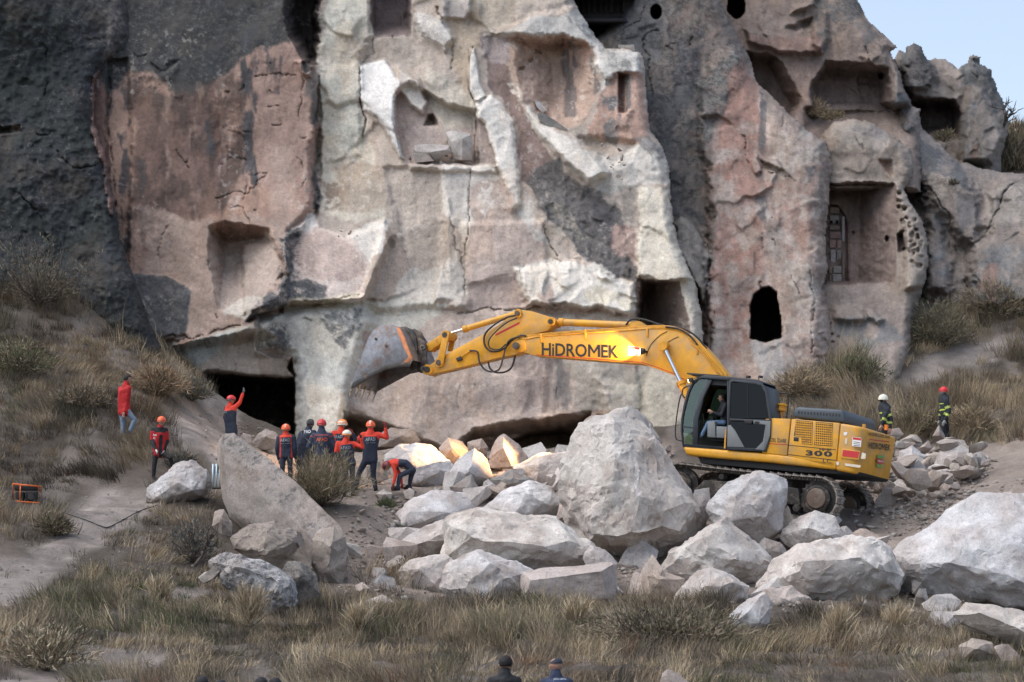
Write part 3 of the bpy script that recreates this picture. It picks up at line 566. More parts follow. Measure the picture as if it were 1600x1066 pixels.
# cave D1
Dl.recess([(1120, 30), (1172, 64), (1220, 82), (1283, 84), (1286, 108), (1268, 138), (1262, 170), (1278, 200), (1140, 260)], 2.0, [.5, .16, .13, .13, .16, .10, .09, .12, 1])
Dl.paint([(1120, 40), (1172, 66), (1220, 84), (1283, 86), (1286, 108), (1268, 138), (1262, 170), (1278, 200), (1140, 260)], (.27, .205, .175), 3, 2)
# cave D2
Dl.recess([(1290, 94), (1352, 98), (1388, 106), (1396, 150), (1394, 172), (1270, 172), (1264, 140), (1272, 122)], 2.2, [.13, .13, .10, .10, .2, .22, .5, .25])
Dl.paint([(1290, 96), (1352, 99), (1388, 107), (1396, 150), (1394, 175), (1270, 175), (1264, 140), (1272, 122)], (.20, .155, .135), 3, 2)
Dl.paint([(1290, 96), (1388, 107), (1388, 112), (1360, 112), (1295, 114)], (.25, .20, .17), 3, 2, .9); Dl.add(hl(1377, 119, 4, 5), .8, 1.5, 0); Dl.paint(hl(1377, 119, 4.5, 5.5), (.05, .04, .035), 1.5, 0)
Dl.crack([(1350, 72), (1360, 98), (1364, 106)], 2, .4); Dl.add([(1345, 88), (1385, 82), (1390, 104), (1365, 106)], -.4, 5)
Dl.paint([(1395, 88), (1405, 110), (1424, 168), (1396, 168), (1400, 130)], (.22, .19, .17), 4, 2, .9); Dl.paint([(1396, 148), (1422, 148), (1424, 170), (1394, 170)], (.11, .115, .12), 4, 2, .9)
Dl.add([(1390, 85), (1402, 105), (1424, 170), (1396, 172), (1398, 120)], -.7, 5)
# floor slope of the caves
Dl.add([(1262, 172), (1430, 165), (1440, 300), (1262, 300)], -1.0, 8, 1, 0, -.05)
# ---- H: hoodoos on the far right
Hm = [(1396, 95), (1404, 76), (1412, 80), (1416, 72), (1430, 67), (1440, 72), (1450, 95), (1460, 90), (1478, 92), (1497, 105), (1512, 98), (1514, 88), (1520, 84), (1532, 88), (1532, 98), (1550, 110), (1553, 125), (1562, 145), (1570, 160), (1576, 190), (1574, 210), (1565, 245), (1560, 300), (1560, 420), (1400, 420), (1396, 200)]
H = Lay('H', lambda x, y: 111.5 + .012 * (300 - y), Hm, 16, 1.3, (.20, .175, .155), (.6, .35, .15), 701, 1)
hd = [(1416, 72), (1430, 66), (1440, 72), (1455, 100), (1462, 120), (1455, 135), (1420, 140), (1408, 105)]
H.add(hd, -1.2, 6); H.paint(hd, (.14, .13, .125), 4, 2); H.lichen(hd, .7, 4, 2, .3, 9)
H.paint([(1452, 90), (1480, 92), (1500, 106), (1500, 130), (1460, 120)], (.26, .22, .19), 4, 2)
H.recess([(1422, 148), (1470, 152), (1492, 150), (1502, 175), (1500, 215), (1430, 210), (1416, 175)], 1.8, [.12, .12, .12, .12, .15, .3, .2]); H.paint([(1422, 150), (1470, 154), (1492, 152), (1502, 175), (1500, 215), (1430, 210), (1416, 175)], (.11, .09, .08), 4, 2)
H.add([(1420, 128), (1470, 140), (1500, 150), (1495, 165), (1470, 158), (1425, 152)], -.6, 6)
H.paint([(1500, 110), (1520, 88), (1550, 110), (1572, 170), (1560, 180), (1530, 135), (1505, 125)], (.125, .125, .125), 4, 2, .95); H.lichen([(1500, 110), (1520, 88), (1550, 110), (1572, 170), (1560, 180), (1530, 135), (1505, 125)], .6, 4, 2, .35, 9)
H.add([(1520, 135), (1535, 140), (1560, 190), (1570, 215), (1550, 255), (1500, 255), (1505, 200), (1510, 165)], -1.4, 8); H.paint([(1520, 135), (1535, 140), (1560, 190), (1570, 215), (1550, 255), (1500, 255), (1505, 200), (1510, 165)], (.21, .19, .175), 5, 2)
H.paint([(1504, 165), (1520, 160), (1525, 180), (1520, 240), (1500, 250)], (.14, .145, .15), 5, 3, .8, .4); H.crack([(1518, 222), (1528, 218), (1532, 250)], 3, .5); H.paint(hl(1524, 238, 7, 14), (.19, .13, .10), 3, 1, .8)
H.facet([(1400, 70), (1580, 70), (1580, 300), (1400, 300)], 17, .45, 6, 2, 87); H.add([(1512, 92), (1533, 92), (1533, 100), (1512, 98)], .3, 2, 0)
# ---- E: dome over the decorated niche
Em = [(1270, 260), (1284, 210), (1300, 192), (1335, 186), (1362, 192), (1395, 212), (1420, 232), (1428, 255), (1425, 278), (1412, 296), (1425, 320), (1440, 345), (1450, 380), (1448, 430), (1436, 470), (1428, 530), (1400, 620), (1350, 900), (1250, 900), (1260, 500)]
E = Lay('E', lambda x, y: 96.5 + .012 * (500 - y), Em, 22, 1.5, (.295, .25, .21), (.4, .25, .10), 801)
E.facet([(1280, 190), (1430, 190), (1430, 290), (1285, 290)], 30, .4, 8, 3, 88)
E.paint([(1290, 192), (1360, 192), (1400, 225), (1370, 235), (1320, 225)], (.30, .27, .24), 6, 3, .8); E.paint([(1310, 195), (1365, 195), (1395, 220), (1360, 215)], (.21, .195, .185), 5, 3, .8, .35)
E.paint([(1290, 240), (1320, 242), (1330, 265), (1296, 275)], (.23, .195, .17), 6, 3, .8, .4)
E.add([(1290, 240), (1400, 235), (1415, 275), (1400, 290), (1292, 282)], .25, 8, 1, 0, .006); E.add([(1375, 250), (1392, 252), (1395, 275), (1385, 268)], .3, 4)
E.paint([(1372, 248), (1392, 250), (1394, 276), (1384, 270)], (.25, .16, .12), 4, 2, .8); E.crack([(1335, 215), (1350, 232), (1348, 222)], 1.5, .2); E.crack([(1340, 290), (1392, 286), (1398, 280)], 1.5, .2)
E.recess([(1280, 286), (1340, 284), (1400, 286), (1404, 330), (1400, 443), (1284, 446)], 2.7, [.22, .22, .16, .045, .5, .6], 1)
E.paint([(1280, 286), (1400, 286), (1404, 330), (1400, 443), (1284, 446)], (.245, .19, .165), 2, 1)
E.add([(1280, 296), (1366, 296), (1364, 301), (1280, 300)], -.10, 1, 0); E.paint([(1280, 293), (1368, 293), (1366, 301), (1280, 301)], (.19, .145, .125), 1, 0)
for i in range(9): E.add([(1295 + i * 8, 296), (1299 + i * 8, 293), (1303 + i * 8, 300), (1299 + i * 8, 300)], .1, 1, 0)
arch = [(1270, 446), (1270, 330), (1290, 318), (1308, 320), (1320, 334), (1325, 350), (1326, 446)]
E.recess(arch, .42, [1, 1, .12, .12, .12, .12, 1], 0); E.paint([(1300, 317), (1312, 321), (1324, 338), (1328, 350), (1330, 446), (1324, 446), (1322, 350), (1312, 328), (1296, 320)], (.21, .145, .125), 1.5, 0)
E.crack([(1363, 300), (1366, 445)], 2, .12, 0, .75); E.crack([(1374, 305), (1376, 440)], 2, .1, 0, .8); E.add(hl(1386, 374, 3, 5), .5, 1, 0); E.add(hl(1333, 364, 2, 2), .3, 1, 0)
E.add([(1402, 366), (1410, 364), (1417, 392), (1404, 394)], .7, 2, 0); E.paint([(1402, 366), (1410, 364), (1417, 392), (1404, 394)], (.16, .12, .105), 2, 0, .8)
# honeycomb rib
E.add([(1400, 290), (1418, 296), (1440, 345), (1450, 380), (1448, 450), (1414, 452), (1415, 380), (1408, 330)], -.6, 6, 1)
E.paint([(1402, 292), (1418, 296), (1440, 345), (1450, 380), (1448, 450), (1414, 452), (1415, 380), (1408, 330)], (.33, .28, .235), 4, 2)
for i in range(70):
    t = rnd.random(); cx_ = 1410 + 22 * t + rnd.uniform(-12, 14); cy_ = 302 + 118 * t + rnd.uniform(-10, 10); r_ = rnd.uniform(1.6, 4.2)
    E.add(hl(cx_, cy_, r_, r_ * rnd.uniform(.7, 1.4), 7), rnd.uniform(.08, .26), 1.5, 1)
for i in range(26): E.add(hl(rnd.uniform(1280, 1310), rnd.uniform(520, 570), rnd.uniform(1.5, 3.5), rnd.uniform(1.5, 3), 7), .12, 1.4, 1)
E.add([(1284, 446), (1400, 440), (1420, 480), (1440, 900), (1284, 900)], -1.7, 8, 1, 0, -.009); E.paint([(1284, 446), (1400, 440), (1420, 480), (1425, 560), (1290, 560)], (.28, .235, .205), 5, 2)
E.paint([(1300, 500), (1370, 490), (1420, 530), (1350, 535), (1300, 520)], (.19, .195, .195), 8, 3, .8, .4)
E.add([(1300, 482), (1325, 474), (1345, 480), (1352, 500), (1330, 504), (1305, 500)], -.5, 6); E.add([(1345, 480), (1362, 482), (1380, 500), (1372, 506), (1355, 496)], -.4, 4)
# ---- F: right hand rocks
Fm = [(1380, 300), (1404, 180), (1400, 172), (1425, 166), (1437, 172), (1440, 200), (1470, 225), (1490, 250), (1530, 262), (1560, 268), (1600, 272), (1800, 262), (1800, 900), (1380, 900)]
F = Lay('F', lambda x, y: 100.2 + .020 * (480 - y) + .0 * x, Fm, 30, 2.2, (.26, .225, .20), (.8, .5, .15), 901)
F.add([(1300, 170), (1400, 165), (1440, 172), (1437, 205), (1380, 215), (1330, 200)], -1.0, 8); F.paint([(1300, 168), (1376, 168), (1384, 200), (1340, 200)], (.12, .125, .13), 6, 2, .8)
F.paint([(1398, 200), (1430, 200), (1475, 235), (1500, 262), (1520, 300), (1480, 290), (1430, 300), (1425, 240)], (.125, .13, .138), 7, 3, .92, .15); F.lichen([(1398, 200), (1430, 200), (1475, 235), (1500, 262), (1480, 290), (1430, 300)], .5, 6, 3, .4, 12)
for pg, v in (([(1436, 285), (1455, 268), (1490, 270), (1530, 300), (1538, 350), (1525, 385), (1500, 378), (1480, 350), (1450, 310)], -1.5), ([(1440, 315), (1458, 315), (1475, 350), (1485, 400), (1480, 460), (1445, 460), (1450, 380)], -1.0), ([(1540, 300), (1565, 275), (1620, 275), (1640, 480), (1515, 480), (1520, 400), (1545, 360)], -1.7)):
    F.add(pg, v, 13, 2)
F.paint([(1436, 285), (1455, 270), (1480, 275), (1485, 300), (1455, 312)], (.33, .285, .245), 6, 3, .9); F.paint([(1490, 300), (1530, 310), (1535, 350), (1510, 380), (1495, 350)], (.15, .145, .145), 7, 3, .85, .3)
F.paint([(1540, 300), (1570, 278), (1640, 280), (1640, 350), (1550, 350)], (.31, .28, .25), 9, 3, .8); F.paint([(1530, 390), (1640, 380), (1640, 480), (1520, 480)], (.17, .18, .185), 12, 3, .8, .4); F.paint([(1460, 330), (1480, 360), (1485, 430), (1465, 450), (1455, 400)], (.17, .185, .20), 7, 3, .8, .4)
F.crack([(1600, 282), (1570, 295), (1555, 330), (1540, 370), (1515, 385)], 2.2, .5, sol=True); F.crack([(1452, 300), (1480, 335), (1500, 400), (1512, 460)], 2, .4)
F.facet([(1400, 170), (1700, 170), (1700, 500), (1400, 500)], 38, .5, 8, 3, 89); F.facet([(1400, 170), (1700, 170), (1700, 500), (1400, 500)], 14, .12, 8, 3, 90)
F.paint(hl(1548, 445, 12, 26), (.26, .17, .135), 6, 3, .8)
F.lichen([(1400, 200), (1650, 260), (1650, 480), (1440, 480)], .4, 10, 3, .6, 16)
# far grassy saddle behind
Sm = [(1470, 300), (1480, 235), (1545, 232), (1562, 206), (1600, 204), (1660, 196), (1800, 190), (1800, 300), (1470, 310)]
S = Lay('S', lambda x, y: 118 + .04 * (205 - y), Sm, 0, 0, (.16, .13, .10), (.5, .4, .1), 951)

for l_, k1, k2 in ((A, .25, .10), (B, .09, .05), (K, .16, .10), (Dl, .16, .10), (H, .2, .1), (E, .14, .10), (F, .18, .10)):
    l_.col *= (1 + k1 * fbm(GX, GY * .22, 8, 3, 3001) + k2 * fbm(GX, GY, 5, 3, 3011) + .12 * fbm(GX, GY, 34, 4, 3021))[..., None]
    st_ = smooth(.28, .75, fbm(GX, GY * .6, 45, 4, 3031))[..., None] * .35; l_.col[:] = l_.col * (1 - st_) + l_.col * np.array([1.06, .93, .78]) * st_
fl_ = smooth(.52, .62, fbm(GX, GY, 9, 4, 3041, .65)) * smooth(-.1, .3, fbm(GX, GY, 60, 2, 3051)); B.col[:] = B.col * (1 - .28 * fl_[..., None]) + np.array(WHITE) * .28 * fl_[..., None]
K.crack([(1112, 345), (1108, 400), (1106, 470), (1111, 560), (1112, 600)], 2, .5, 2, .35, True); K.crack([(1296, 260), (1288, 350), (1292, 440), (1300, 520)], 1.6, .3, 2, .4, True)
B.crack([(700, 340), (712, 380), (728, 420), (722, 460)], 1.2, .2, 2, .5, True); B.crack([(600, 348), (640, 405), (648, 440)], 1.2, .15, 2, .6, True); B.crack([(850, 352), (858, 385), (872, 400)], 1.6, .3, 2, .4, True)
A.col *= 1.35
B.col *= 1 + .22 * (smooth(495, 510, WX) * smooth(1100, 1040, WX))[..., None] * np.array([.98, 1.03, 1.0])
layers = [A, B, K, G0, Dl, H, E, F, S]
INF = 1e6
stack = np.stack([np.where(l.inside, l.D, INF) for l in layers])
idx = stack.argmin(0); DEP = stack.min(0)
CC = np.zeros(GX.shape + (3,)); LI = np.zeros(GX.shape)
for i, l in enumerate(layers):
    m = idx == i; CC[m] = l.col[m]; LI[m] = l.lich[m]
valid = DEP < INF
nr, nc = GX.shape
VV = Pn(GX, GY, np.where(valid, DEP, 100))
rock_m = rock_material('tuff_rock', 1.0, True, .42)
labels = {
 'A': 'dark grey lichen covered rock face filling the upper left',
 'B': 'huge pale broken rock face with carved rooms behind the excavator arm',
 'C': 'tall grey and pink rock cone with a black arched doorway',
 'G': 'dark carved gallery in the gap between the two rock faces at the top',
 'D': 'brown rock mass with two wide open caves under the skyline',
 'H': 'weathered rock pinnacles against the sky at far right',
 'E': 'rounded rock dome over a carved niche with a walled-up arched door',
 'F': 'rounded grey boulder slope right of the carved niche',
 'S': 'dry grassy saddle on the skyline at the right edge'}
q00 = (np.arange(nr - 1)[:, None] * nc + np.arange(nc - 1)[None, :])
cliff_objs = {}
for i, l in enumerate(layers):
    fm = (idx[:-1, :-1] == i) & valid[:-1, :-1] & valid[1:, :-1] & valid[:-1, 1:] & valid[1:, 1:]
    a = q00[fm]; F4 = np.stack([a, a + nc, a + nc + 1, a + 1], -1)
    if len(F4) == 0: continue
    used = np.unique(F4); remap = np.full(nr * nc, -1); remap[used] = np.arange(len(used))
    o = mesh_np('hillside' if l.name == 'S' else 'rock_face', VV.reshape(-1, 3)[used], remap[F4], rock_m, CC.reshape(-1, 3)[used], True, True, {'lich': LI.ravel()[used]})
    tag(o, labels[l.name], None, None, 'structure'); cliff_objs[l.name] = o
def cliff_depth(px, py):
    j = int(round((px - gx[0]) / STEP)); i = int(round((py - gy[0]) / STEP))
    return float(DEP[min(max(i, 0), nr - 1), min(max(j, 0), nc - 1)])
# top caps: plateau behind the rim so that no light leaks from above and behind
# ================================================================== GROUND
CP = [(-300, 1066, 47), (0, 1066, 49), (400, 1066, 50), (800, 1066, 50), (1200, 1066, 50), (1600, 1066, 49.5), (1900, 1066, 48),
 (0, 1010, 54), (250, 1030, 53.5), (600, 1005, 56.5), (1000, 1000, 57), (1400, 1005, 56.5), (1700, 1000, 56),
 (-150, 940, 61), (0, 935, 62.5), (200, 940, 62), (450, 968, 64), (600, 955, 65.5), (800, 955, 65), (1000, 950, 65.5), (1180, 985, 61.5), (1400, 955, 64.5), (1560, 1010, 60), (1700, 990, 61),
 (-150, 860, 67), (60, 870, 67.5), (250, 880, 67.5), (400, 905, 69.3), (550, 925, 69),
 (-150, 790, 71), (40, 787, 73), (150, 810, 72), (260, 800, 73.5), (330, 800, 73.5), (430, 835, 73.6), (560, 872, 73),
 (-150, 700, 76), (0, 720, 76.5), (110, 700, 78), (200, 690, 79), (250, 748, 77), (330, 742, 78), (0, 620, 81), (-150, 600, 82), (150, 600, 83.5), (250, 600, 86), (310, 590, 88.5), (300, 660, 83), (345, 690, 82),
 (0, 540, 85.5), (150, 530, 88), (230, 545, 89.5), (0, 470, 88.6), (-150, 480, 88.6), (100, 470, 89.6), (-150, 430, 92), (60, 440, 92), (200, 470, 93), (250, 560, 93.5),
 (380, 700, 86), (430, 700, 88), (460, 690, 92), (380, 690, 95), (440, 765, 78.5), (500, 790, 76), (540, 800, 75), (590, 768, 78.5), (640, 768, 78.5), (560, 715, 84.5), (650, 705, 88), (750, 712, 88), (850, 712, 88.5), (950, 712, 89), (900, 700, 96), (600, 690, 96),
 (620, 790, 76), (700, 780, 78), (850, 785, 78.5), (700, 955, 69.0), (880, 958, 69.0), (1080, 962, 69), (1230, 955, 69), (760, 930, 72), (950, 930, 72), (1120, 932, 72), (1300, 950, 70.5), (1450, 930, 72), (1600, 960, 72), (1700, 960, 72), (650, 898, 74), (640, 848, 76.3), (800, 872, 75), (980, 888, 76), (1150, 874, 75.5), (1260, 868, 75.8), (1380, 860, 76), (800, 818, 78.5), (1000, 845, 78), (1100, 828, 78.2), (1200, 809, 79), (1300, 822, 79.3), (1000, 745, 84), (1100, 752, 84.5), (1200, 744, 83.6), (1300, 748, 83.6), (1360, 757, 83), (1350, 806, 79.6),
 (1050, 665, 90.8), (1150, 665, 90.8), (1230, 668, 90.2), (1300, 692, 88.6), (1380, 690, 90), (1475, 692, 90), (1380, 740, 84.5), (1450, 760, 82.5), (1560, 700, 86.5), (1600, 685, 87), (1700, 680, 87), (1560, 765, 80.5), (1650, 770, 79), (1450, 830, 77.5), (1600, 830, 77), (1700, 830, 77), (1480, 960, 67.5), (1560, 1000, 63),
 (1150, 642, 92.6), (1230, 608, 93.0), (1290, 592, 93.4), (1330, 565, 94.4), (1330, 620, 92.4), (1400, 548, 95.4), (1400, 610, 93.4), (1475, 640, 92.6), (1600, 640, 91.8), (1700, 640, 91), (1430, 590, 94.6), (1500, 556, 96.2), (1600, 532, 97.4), (1700, 515, 98), (1450, 512, 98.4), (1520, 484, 99.8), (1600, 472, 100.3), (1700, 466, 100.5), (1600, 560, 107), (1450, 580, 107), (1750, 560, 107),
 (1350, 580, 106), (1000, 640, 104), (700, 640, 104), (0, 380, 104), (-200, 380, 104), (400, 640, 104)]
cp = np.array([P(*c) for c in CP])
cp = np.vstack([cp, [[-9, 38, .3], [0, 38, .2], [9, 38, .2], [-14, 42, .6], [14, 42, .5], [0, 30, .0], [-16, 30, 0], [16, 30, 0]]])
def tps(a, b):
    r2 = ((a[:, None, :2] - b[None, :, :2]) ** 2).sum(-1); return .5 * r2 * np.log(r2 + 1e-9)
n_ = len(cp); Kk = tps(cp, cp) + .6 * np.eye(n_); Pp = np.hstack([np.ones((n_, 1)), cp[:, :2]])
M_ = np.zeros((n_ + 3, n_ + 3)); M_[:n_, :n_] = Kk; M_[:n_, n_:] = Pp; M_[n_:, :n_] = Pp.T
sol = np.linalg.solve(M_, np.concatenate([cp[:, 2], [0, 0, 0]]))
def gz0(x, y):
    sh = np.shape(x); q = np.stack([np.ravel(x), np.ravel(y)], -1).astype(float); out = np.empty(len(q))
    for i in range(0, len(q), 20000):
        b = q[i:i + 20000]; out[i:i + 20000] = tps(b, cp) @ sol[:n_] + sol[n_] + b @ sol[n_ + 1:]
    return out.reshape(sh)
def project(x, y, z):
    zz = z - CAMZ; d = y * cT + zz * sT; u = x / d; v = (-y * sT + zz * cT) / d
    return 800 + FPX * u, 533 - FPX * v
gdx = .15
ax = np.concatenate([np.arange(-160, -24, 8.0), np.arange(-24, 24, gdx), np.arange(24, 161, 8.0)])
ay = np.concatenate([np.arange(-60, 30, 6.0), np.arange(30, 107, gdx), np.arange(107, 180, 6.0)])
AX, AY = np.meshgrid(ax, ay)
cxx = np.clip(AX, -22, 22); cyy = np.clip(AY, 31, 106)
gzc = gz0(cxx, cyy)
def gdet(x, y):
    return .16 * fbm(x, y, 3.2, 4, 1001) + .095 * fbm(x, y, .8, 4, 1011)
AZ = gzc + gdet(AX, AY)
# footpath slightly sunk, worn smooth ; everything else a little lumpy
PXg, PYg = project(AX, AY, AZ)
paths = [[(60, 940), (0, 960), (-60, 900), (-60, 870), (40, 870), (90, 830), (110, 790), (150, 770), (250, 765), (240, 800), (170, 835), (110, 880)],
         [(-60, 1100), (60, 1020), (150, 1012), (265, 1020), (255, 1050), (120, 1070), (60, 1110)],
         [(230, 915), (330, 925), (300, 945), (215, 935)],
         [(260, 640), (300, 630), (350, 600), (372, 620), (372, 700), (345, 745), (290, 700)],
         [(1405, 590), (1440, 560), (1500, 540), (1600, 522), (1700, 510), (1700, 535), (1600, 548), (1520, 570), (1470, 590), (1420, 605)]]
wxp = PXg + 14 * fbm(PXg, PYg, 40, 4, 1021); wyp = PYg + 8 * fbm(PXg, PYg, 40, 4, 1031)
pm_ = np.zeros(AX.shape)
for p_ in paths: pm_ = np.maximum(pm_, smooth(10, -10, sdf(p_, wxp, wyp)))
dirt_z = [[(520, 820), (590, 790), (700, 770), (1240, 770), (1600, 740), (1760, 740), (1760, 900), (1600, 930), (600, 930), (540, 915)],
          [(1220, 740), (1390, 690), (1540, 690), (1600, 670), (1760, 660), (1760, 800), (1230, 830)], [(330, 690), (700, 700), (1060, 690), (1060, 800), (560, 800), (500, 780), (340, 760)]]
dm_ = np.zeros(AX.shape)
for p_ in dirt_z: dm_ = np.maximum(dm_, smooth(12, -12, sdf(p_, wxp, wyp)))
AZ -= .05 * pm_
AZ += dm_ * .13 * facets(AX, AY, .9, 1041, .8)
soil = np.array([.135, .112, .092]); pathc = np.array([.33, .29, .26]); dust = np.array([.36, .30, .255])
nn = fbm(AX, AY, 2.4, 5, 1051)[..., None]; gcol = soil * (1 + .35 * nn)
gcol = gcol * (1 - pm_[..., None]) + pathc * (1 + .16 * fbm(AX, AY, .8, 3, 1061)[..., None] + .22 * fbm(AX, AY, .35, 2, 1081)[..., None]) * pm_[..., None]
er_ = smooth(.15, .5, fbm(AX * 2.2, AY * .5, 1.6, 4, 1071)) * (1 - dm_) * .45; gcol = gcol * (1 - er_[..., None]) + pathc * .85 * er_[..., None]
gcol = gcol * (1 - dm_[..., None]) + dust * (1 + .25 * nn) * dm_[..., None]
nr2, nc2 = AX.shape; q_ = (np.arange(nr2 - 1)[:, None] * nc2 + np.arange(nc2 - 1)[None, :]).ravel()
ground_m = rock_material('dry_soil', 1.6, False, 1.0)
ground = mesh_np('ground', np.stack([AX, AY, AZ], -1).reshape(-1, 3), np.stack([q_, q_ + 1, q_ + nc2 + 1, q_ + nc2], -1), ground_m, gcol.reshape(-1, 3))
tag(ground, 'dry sloping ground with worn dirt footpaths below the rock faces', None, None, 'structure')
ix0 = np.searchsorted(ax, -24 - 1e-6); iy0 = np.searchsorted(ay, 30 - 1e-6)
def gz(x, y):
    fx = np.clip((np.asarray(x, float) + 24) / gdx, 0, 318); fy = np.clip((np.asarray(y, float) - 30) / gdx, 0, 511)
    i = fx.astype(int); j = fy.astype(int); u = fx - i; v = fy - j; i = i + ix0; j = j + iy0
    return (AZ[j, i] * (1 - u) + AZ[j, i + 1] * u) * (1 - v) + (AZ[j + 1, i] * (1 - u) + AZ[j + 1, i + 1] * u) * v
_ys = np.arange(42, 105, .12)
def ghit(px, py, ymin=42.):
    """first ground point hit by the line of sight through the photo pixel, beyond ymin"""
    x, y, z = ray(px, py); ys = _ys[_ys >= ymin]; t = ys / y
    gg = gz(x * t, ys); d = CAMZ + z * t - gg; k = np.argmax(d < 0)
    if not (d < 0).any(): k = int(np.argmin(np.abs(d)))
    return Vector((float(x * t[k]), float(ys[k]), float(gg[k])))
# ================================================================== BOULDERS
_T3 = np.random.RandomState(5).rand(64, 64, 64)
def vn3(p):
    i = np.floor(p).astype(int); f = p - i; f = f * f * (3 - 2 * f); o = 0
    for a in (0, 1):
        for b in (0, 1):
            for c in (0, 1):
                wgt = (f[:, 0] if a else 1 - f[:, 0]) * (f[:, 1] if b else 1 - f[:, 1]) * (f[:, 2] if c else 1 - f[:, 2])
                o = o + wgt * _T3[(i[:, 0] + a) & 63, (i[:, 1] + b) & 63, (i[:, 2] + c) & 63]
    return o * 2 - 1
def fb3(p, s, octs=4, off=0.0, gain=.5):
    p = p / s + off; o = 0; a = 1; n = 0
    for k in range(octs): o = o + a * vn3(p + 13.7 * k); n += a; a *= gain; p = p * 2.03
    return o / n * 1.5
def chip3(p, cell, seed):
    rs_ = np.random.RandomState(seed % 1000 + 40); J = rs_.rand(32, 32, 32, 7); q = p / cell + .18 * np.stack([vn3(p / cell * 1.7 + k * 5.3) for k in range(3)], -1); i0 = np.floor(q).astype(int)
    o = 0; ws = 0
    for a in (-1, 0, 1):
        for b in (-1, 0, 1):
            for c in (-1, 0, 1):
                i = i0 + [a, b, c]; j = J[i[:, 0] & 31, i[:, 1] & 31, i[:, 2] & 31]; s = i + j[:, :3]; e = q - s
                w_ = np.exp(-22 * (e ** 2).sum(1)) + 1e-12; ws = ws + w_; o = o + w_ * ((j[:, 3] - .5) * .6 + (e * (j[:, 4:7] - .5)).sum(1) * 1.5)
    return o / ws
def hull_mesh(pts, edge, rough, seed, keep_sharp=22, cuts=5):
    bm = bmesh.new()
    for p in pts: bm.verts.new(p)
    r = bmesh.ops.convex_hull(bm, input=bm.verts[:]); bm.verts.ensure_lookup_table()
    loose = [v for v in bm.verts if not v.link_faces]
    if loose: bmesh.ops.delete(bm, geom=loose, context='VERTS')
    bmesh.ops.recalc_face_normals(bm, faces=bm.faces[:])
    if rough > 0:   # knock off corners with random fracture planes
        rs_ = np.random.RandomState(seed * 7 + 3); vs = np.array([v.co[:] for v in bm.verts]); ctr = vs.mean(0)
        for k in range(cuts):
            nrm = rs_.normal(size=3); nrm[1] = -abs(nrm[1]); nrm[2] = nrm[2] * .8 + .25; nrm /= np.linalg.norm(nrm); mx = ((vs - ctr) @ nrm).max()
            bmesh.ops.bisect_plane(bm, geom=bm.verts[:] + bm.edges[:] + bm.faces[:], plane_co=Vector(ctr + nrm * mx * rs_.uniform(.88, .97)), plane_no=Vector(nrm), clear_outer=True)
            be = [e for e in bm.edges if e.is_boundary]
            if be: bmesh.ops.holes_fill(bm, edges=be)
        bmesh.ops.recalc_face_normals(bm, faces=bm.faces[:])
    bmesh.ops.triangulate(bm, faces=bm.faces[:])
    for it in range(7):
        le = [e for e in bm.edges if e.calc_length() > edge * 1.5]
        if not le or len(bm.verts) > 12000: break
        bmesh.ops.subdivide_edges(bm, edges=le, cuts=1); bmesh.ops.triangulate(bm, faces=[f for f in bm.faces if len(f.verts) > 3])
    bm.normal_update()
    co = np.array([v.co[:] for v in bm.verts]); nm = np.array([v.normal[:] for v in bm.verts])
    off = seed * 3.17
    d = rough * (.5 * fb3(co, 1.2, 2, off) + .50 * fb3(co, .35, 4, off + 9, .55) + .26 * fb3(co, .12, 2, off + 5) + 1.5 * chip3(co, 1.5, seed) + .5 * chip3(co, .4, seed + 5))
    # chipped ledges
    t = fb3(co * np.array([1, 1, 2.2]), .9, 2, off + 21); d += rough * .9 * (np.floor(t * 3) / 3 - t * .4)
    co2 = co + nm * d[:, None] + fb3(co, .5, 2, off + 3)[:, None] * rough * .4
    for v, c in zip(bm.verts, co2): v.co = c
    me = bpy.data.meshes.new('m'); bm.to_mesh(me); bm.free()
    me.polygons.foreach_set('use_smooth', [True] * len(me.polygons))
    me.set_sharp_from_angle(angle=R(keep_sharp))
    return me
RC = dict(w=(.56, .54, .52), p=(.46, .39, .345), b=(.38, .335, .30), g=(.25, .245, .235), c=(.42, .40, .36))
boulder_m = rock_material('boulder_tuff', 1.25, True, .6)
def colour_rock(me, rgb, seed, lich=0.0, lichtop=0.0, pink=.6):
    n = len(me.vertices); co = np.empty(n * 3, dtype=np.float32); me.vertices.foreach_get('co', co); co = co.reshape(-1, 3)
    nm = np.empty(n * 3, dtype=np.float32); me.vertex_normals.foreach_get('vector', nm); nm = nm.reshape(-1, 3)
    c = np.empty((n, 3)); c[:] = rgb
    a = smooth(-.25, .3, fb3(co, .9, 4, seed * 1.9))[:, None] * pink
    c = c * (1 - a) + np.array([.42, .345, .30]) * a * 1.0
    c *= (1 + .16 * fb3(co, .3, 4, seed + 4.))[:, None]
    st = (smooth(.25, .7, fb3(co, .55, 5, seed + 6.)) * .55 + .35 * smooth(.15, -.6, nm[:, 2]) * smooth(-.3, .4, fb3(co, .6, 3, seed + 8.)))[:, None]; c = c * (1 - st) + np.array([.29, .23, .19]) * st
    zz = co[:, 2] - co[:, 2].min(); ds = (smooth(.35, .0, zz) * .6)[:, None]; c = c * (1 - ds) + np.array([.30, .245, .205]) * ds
    setcol(me, c)
    l = np.clip(lich * smooth(-.3, .3, fb3(co, .8, 4, seed + 7.)) + lichtop * smooth(.1, .55, nm[:, 2] + .3 * fb3(co, .5, 3, seed + 2.)), 0, 1)
    at = me.attributes.new('lich', 'FLOAT', 'POINT'); at.data.foreach_set('value', l.astype(np.float32))
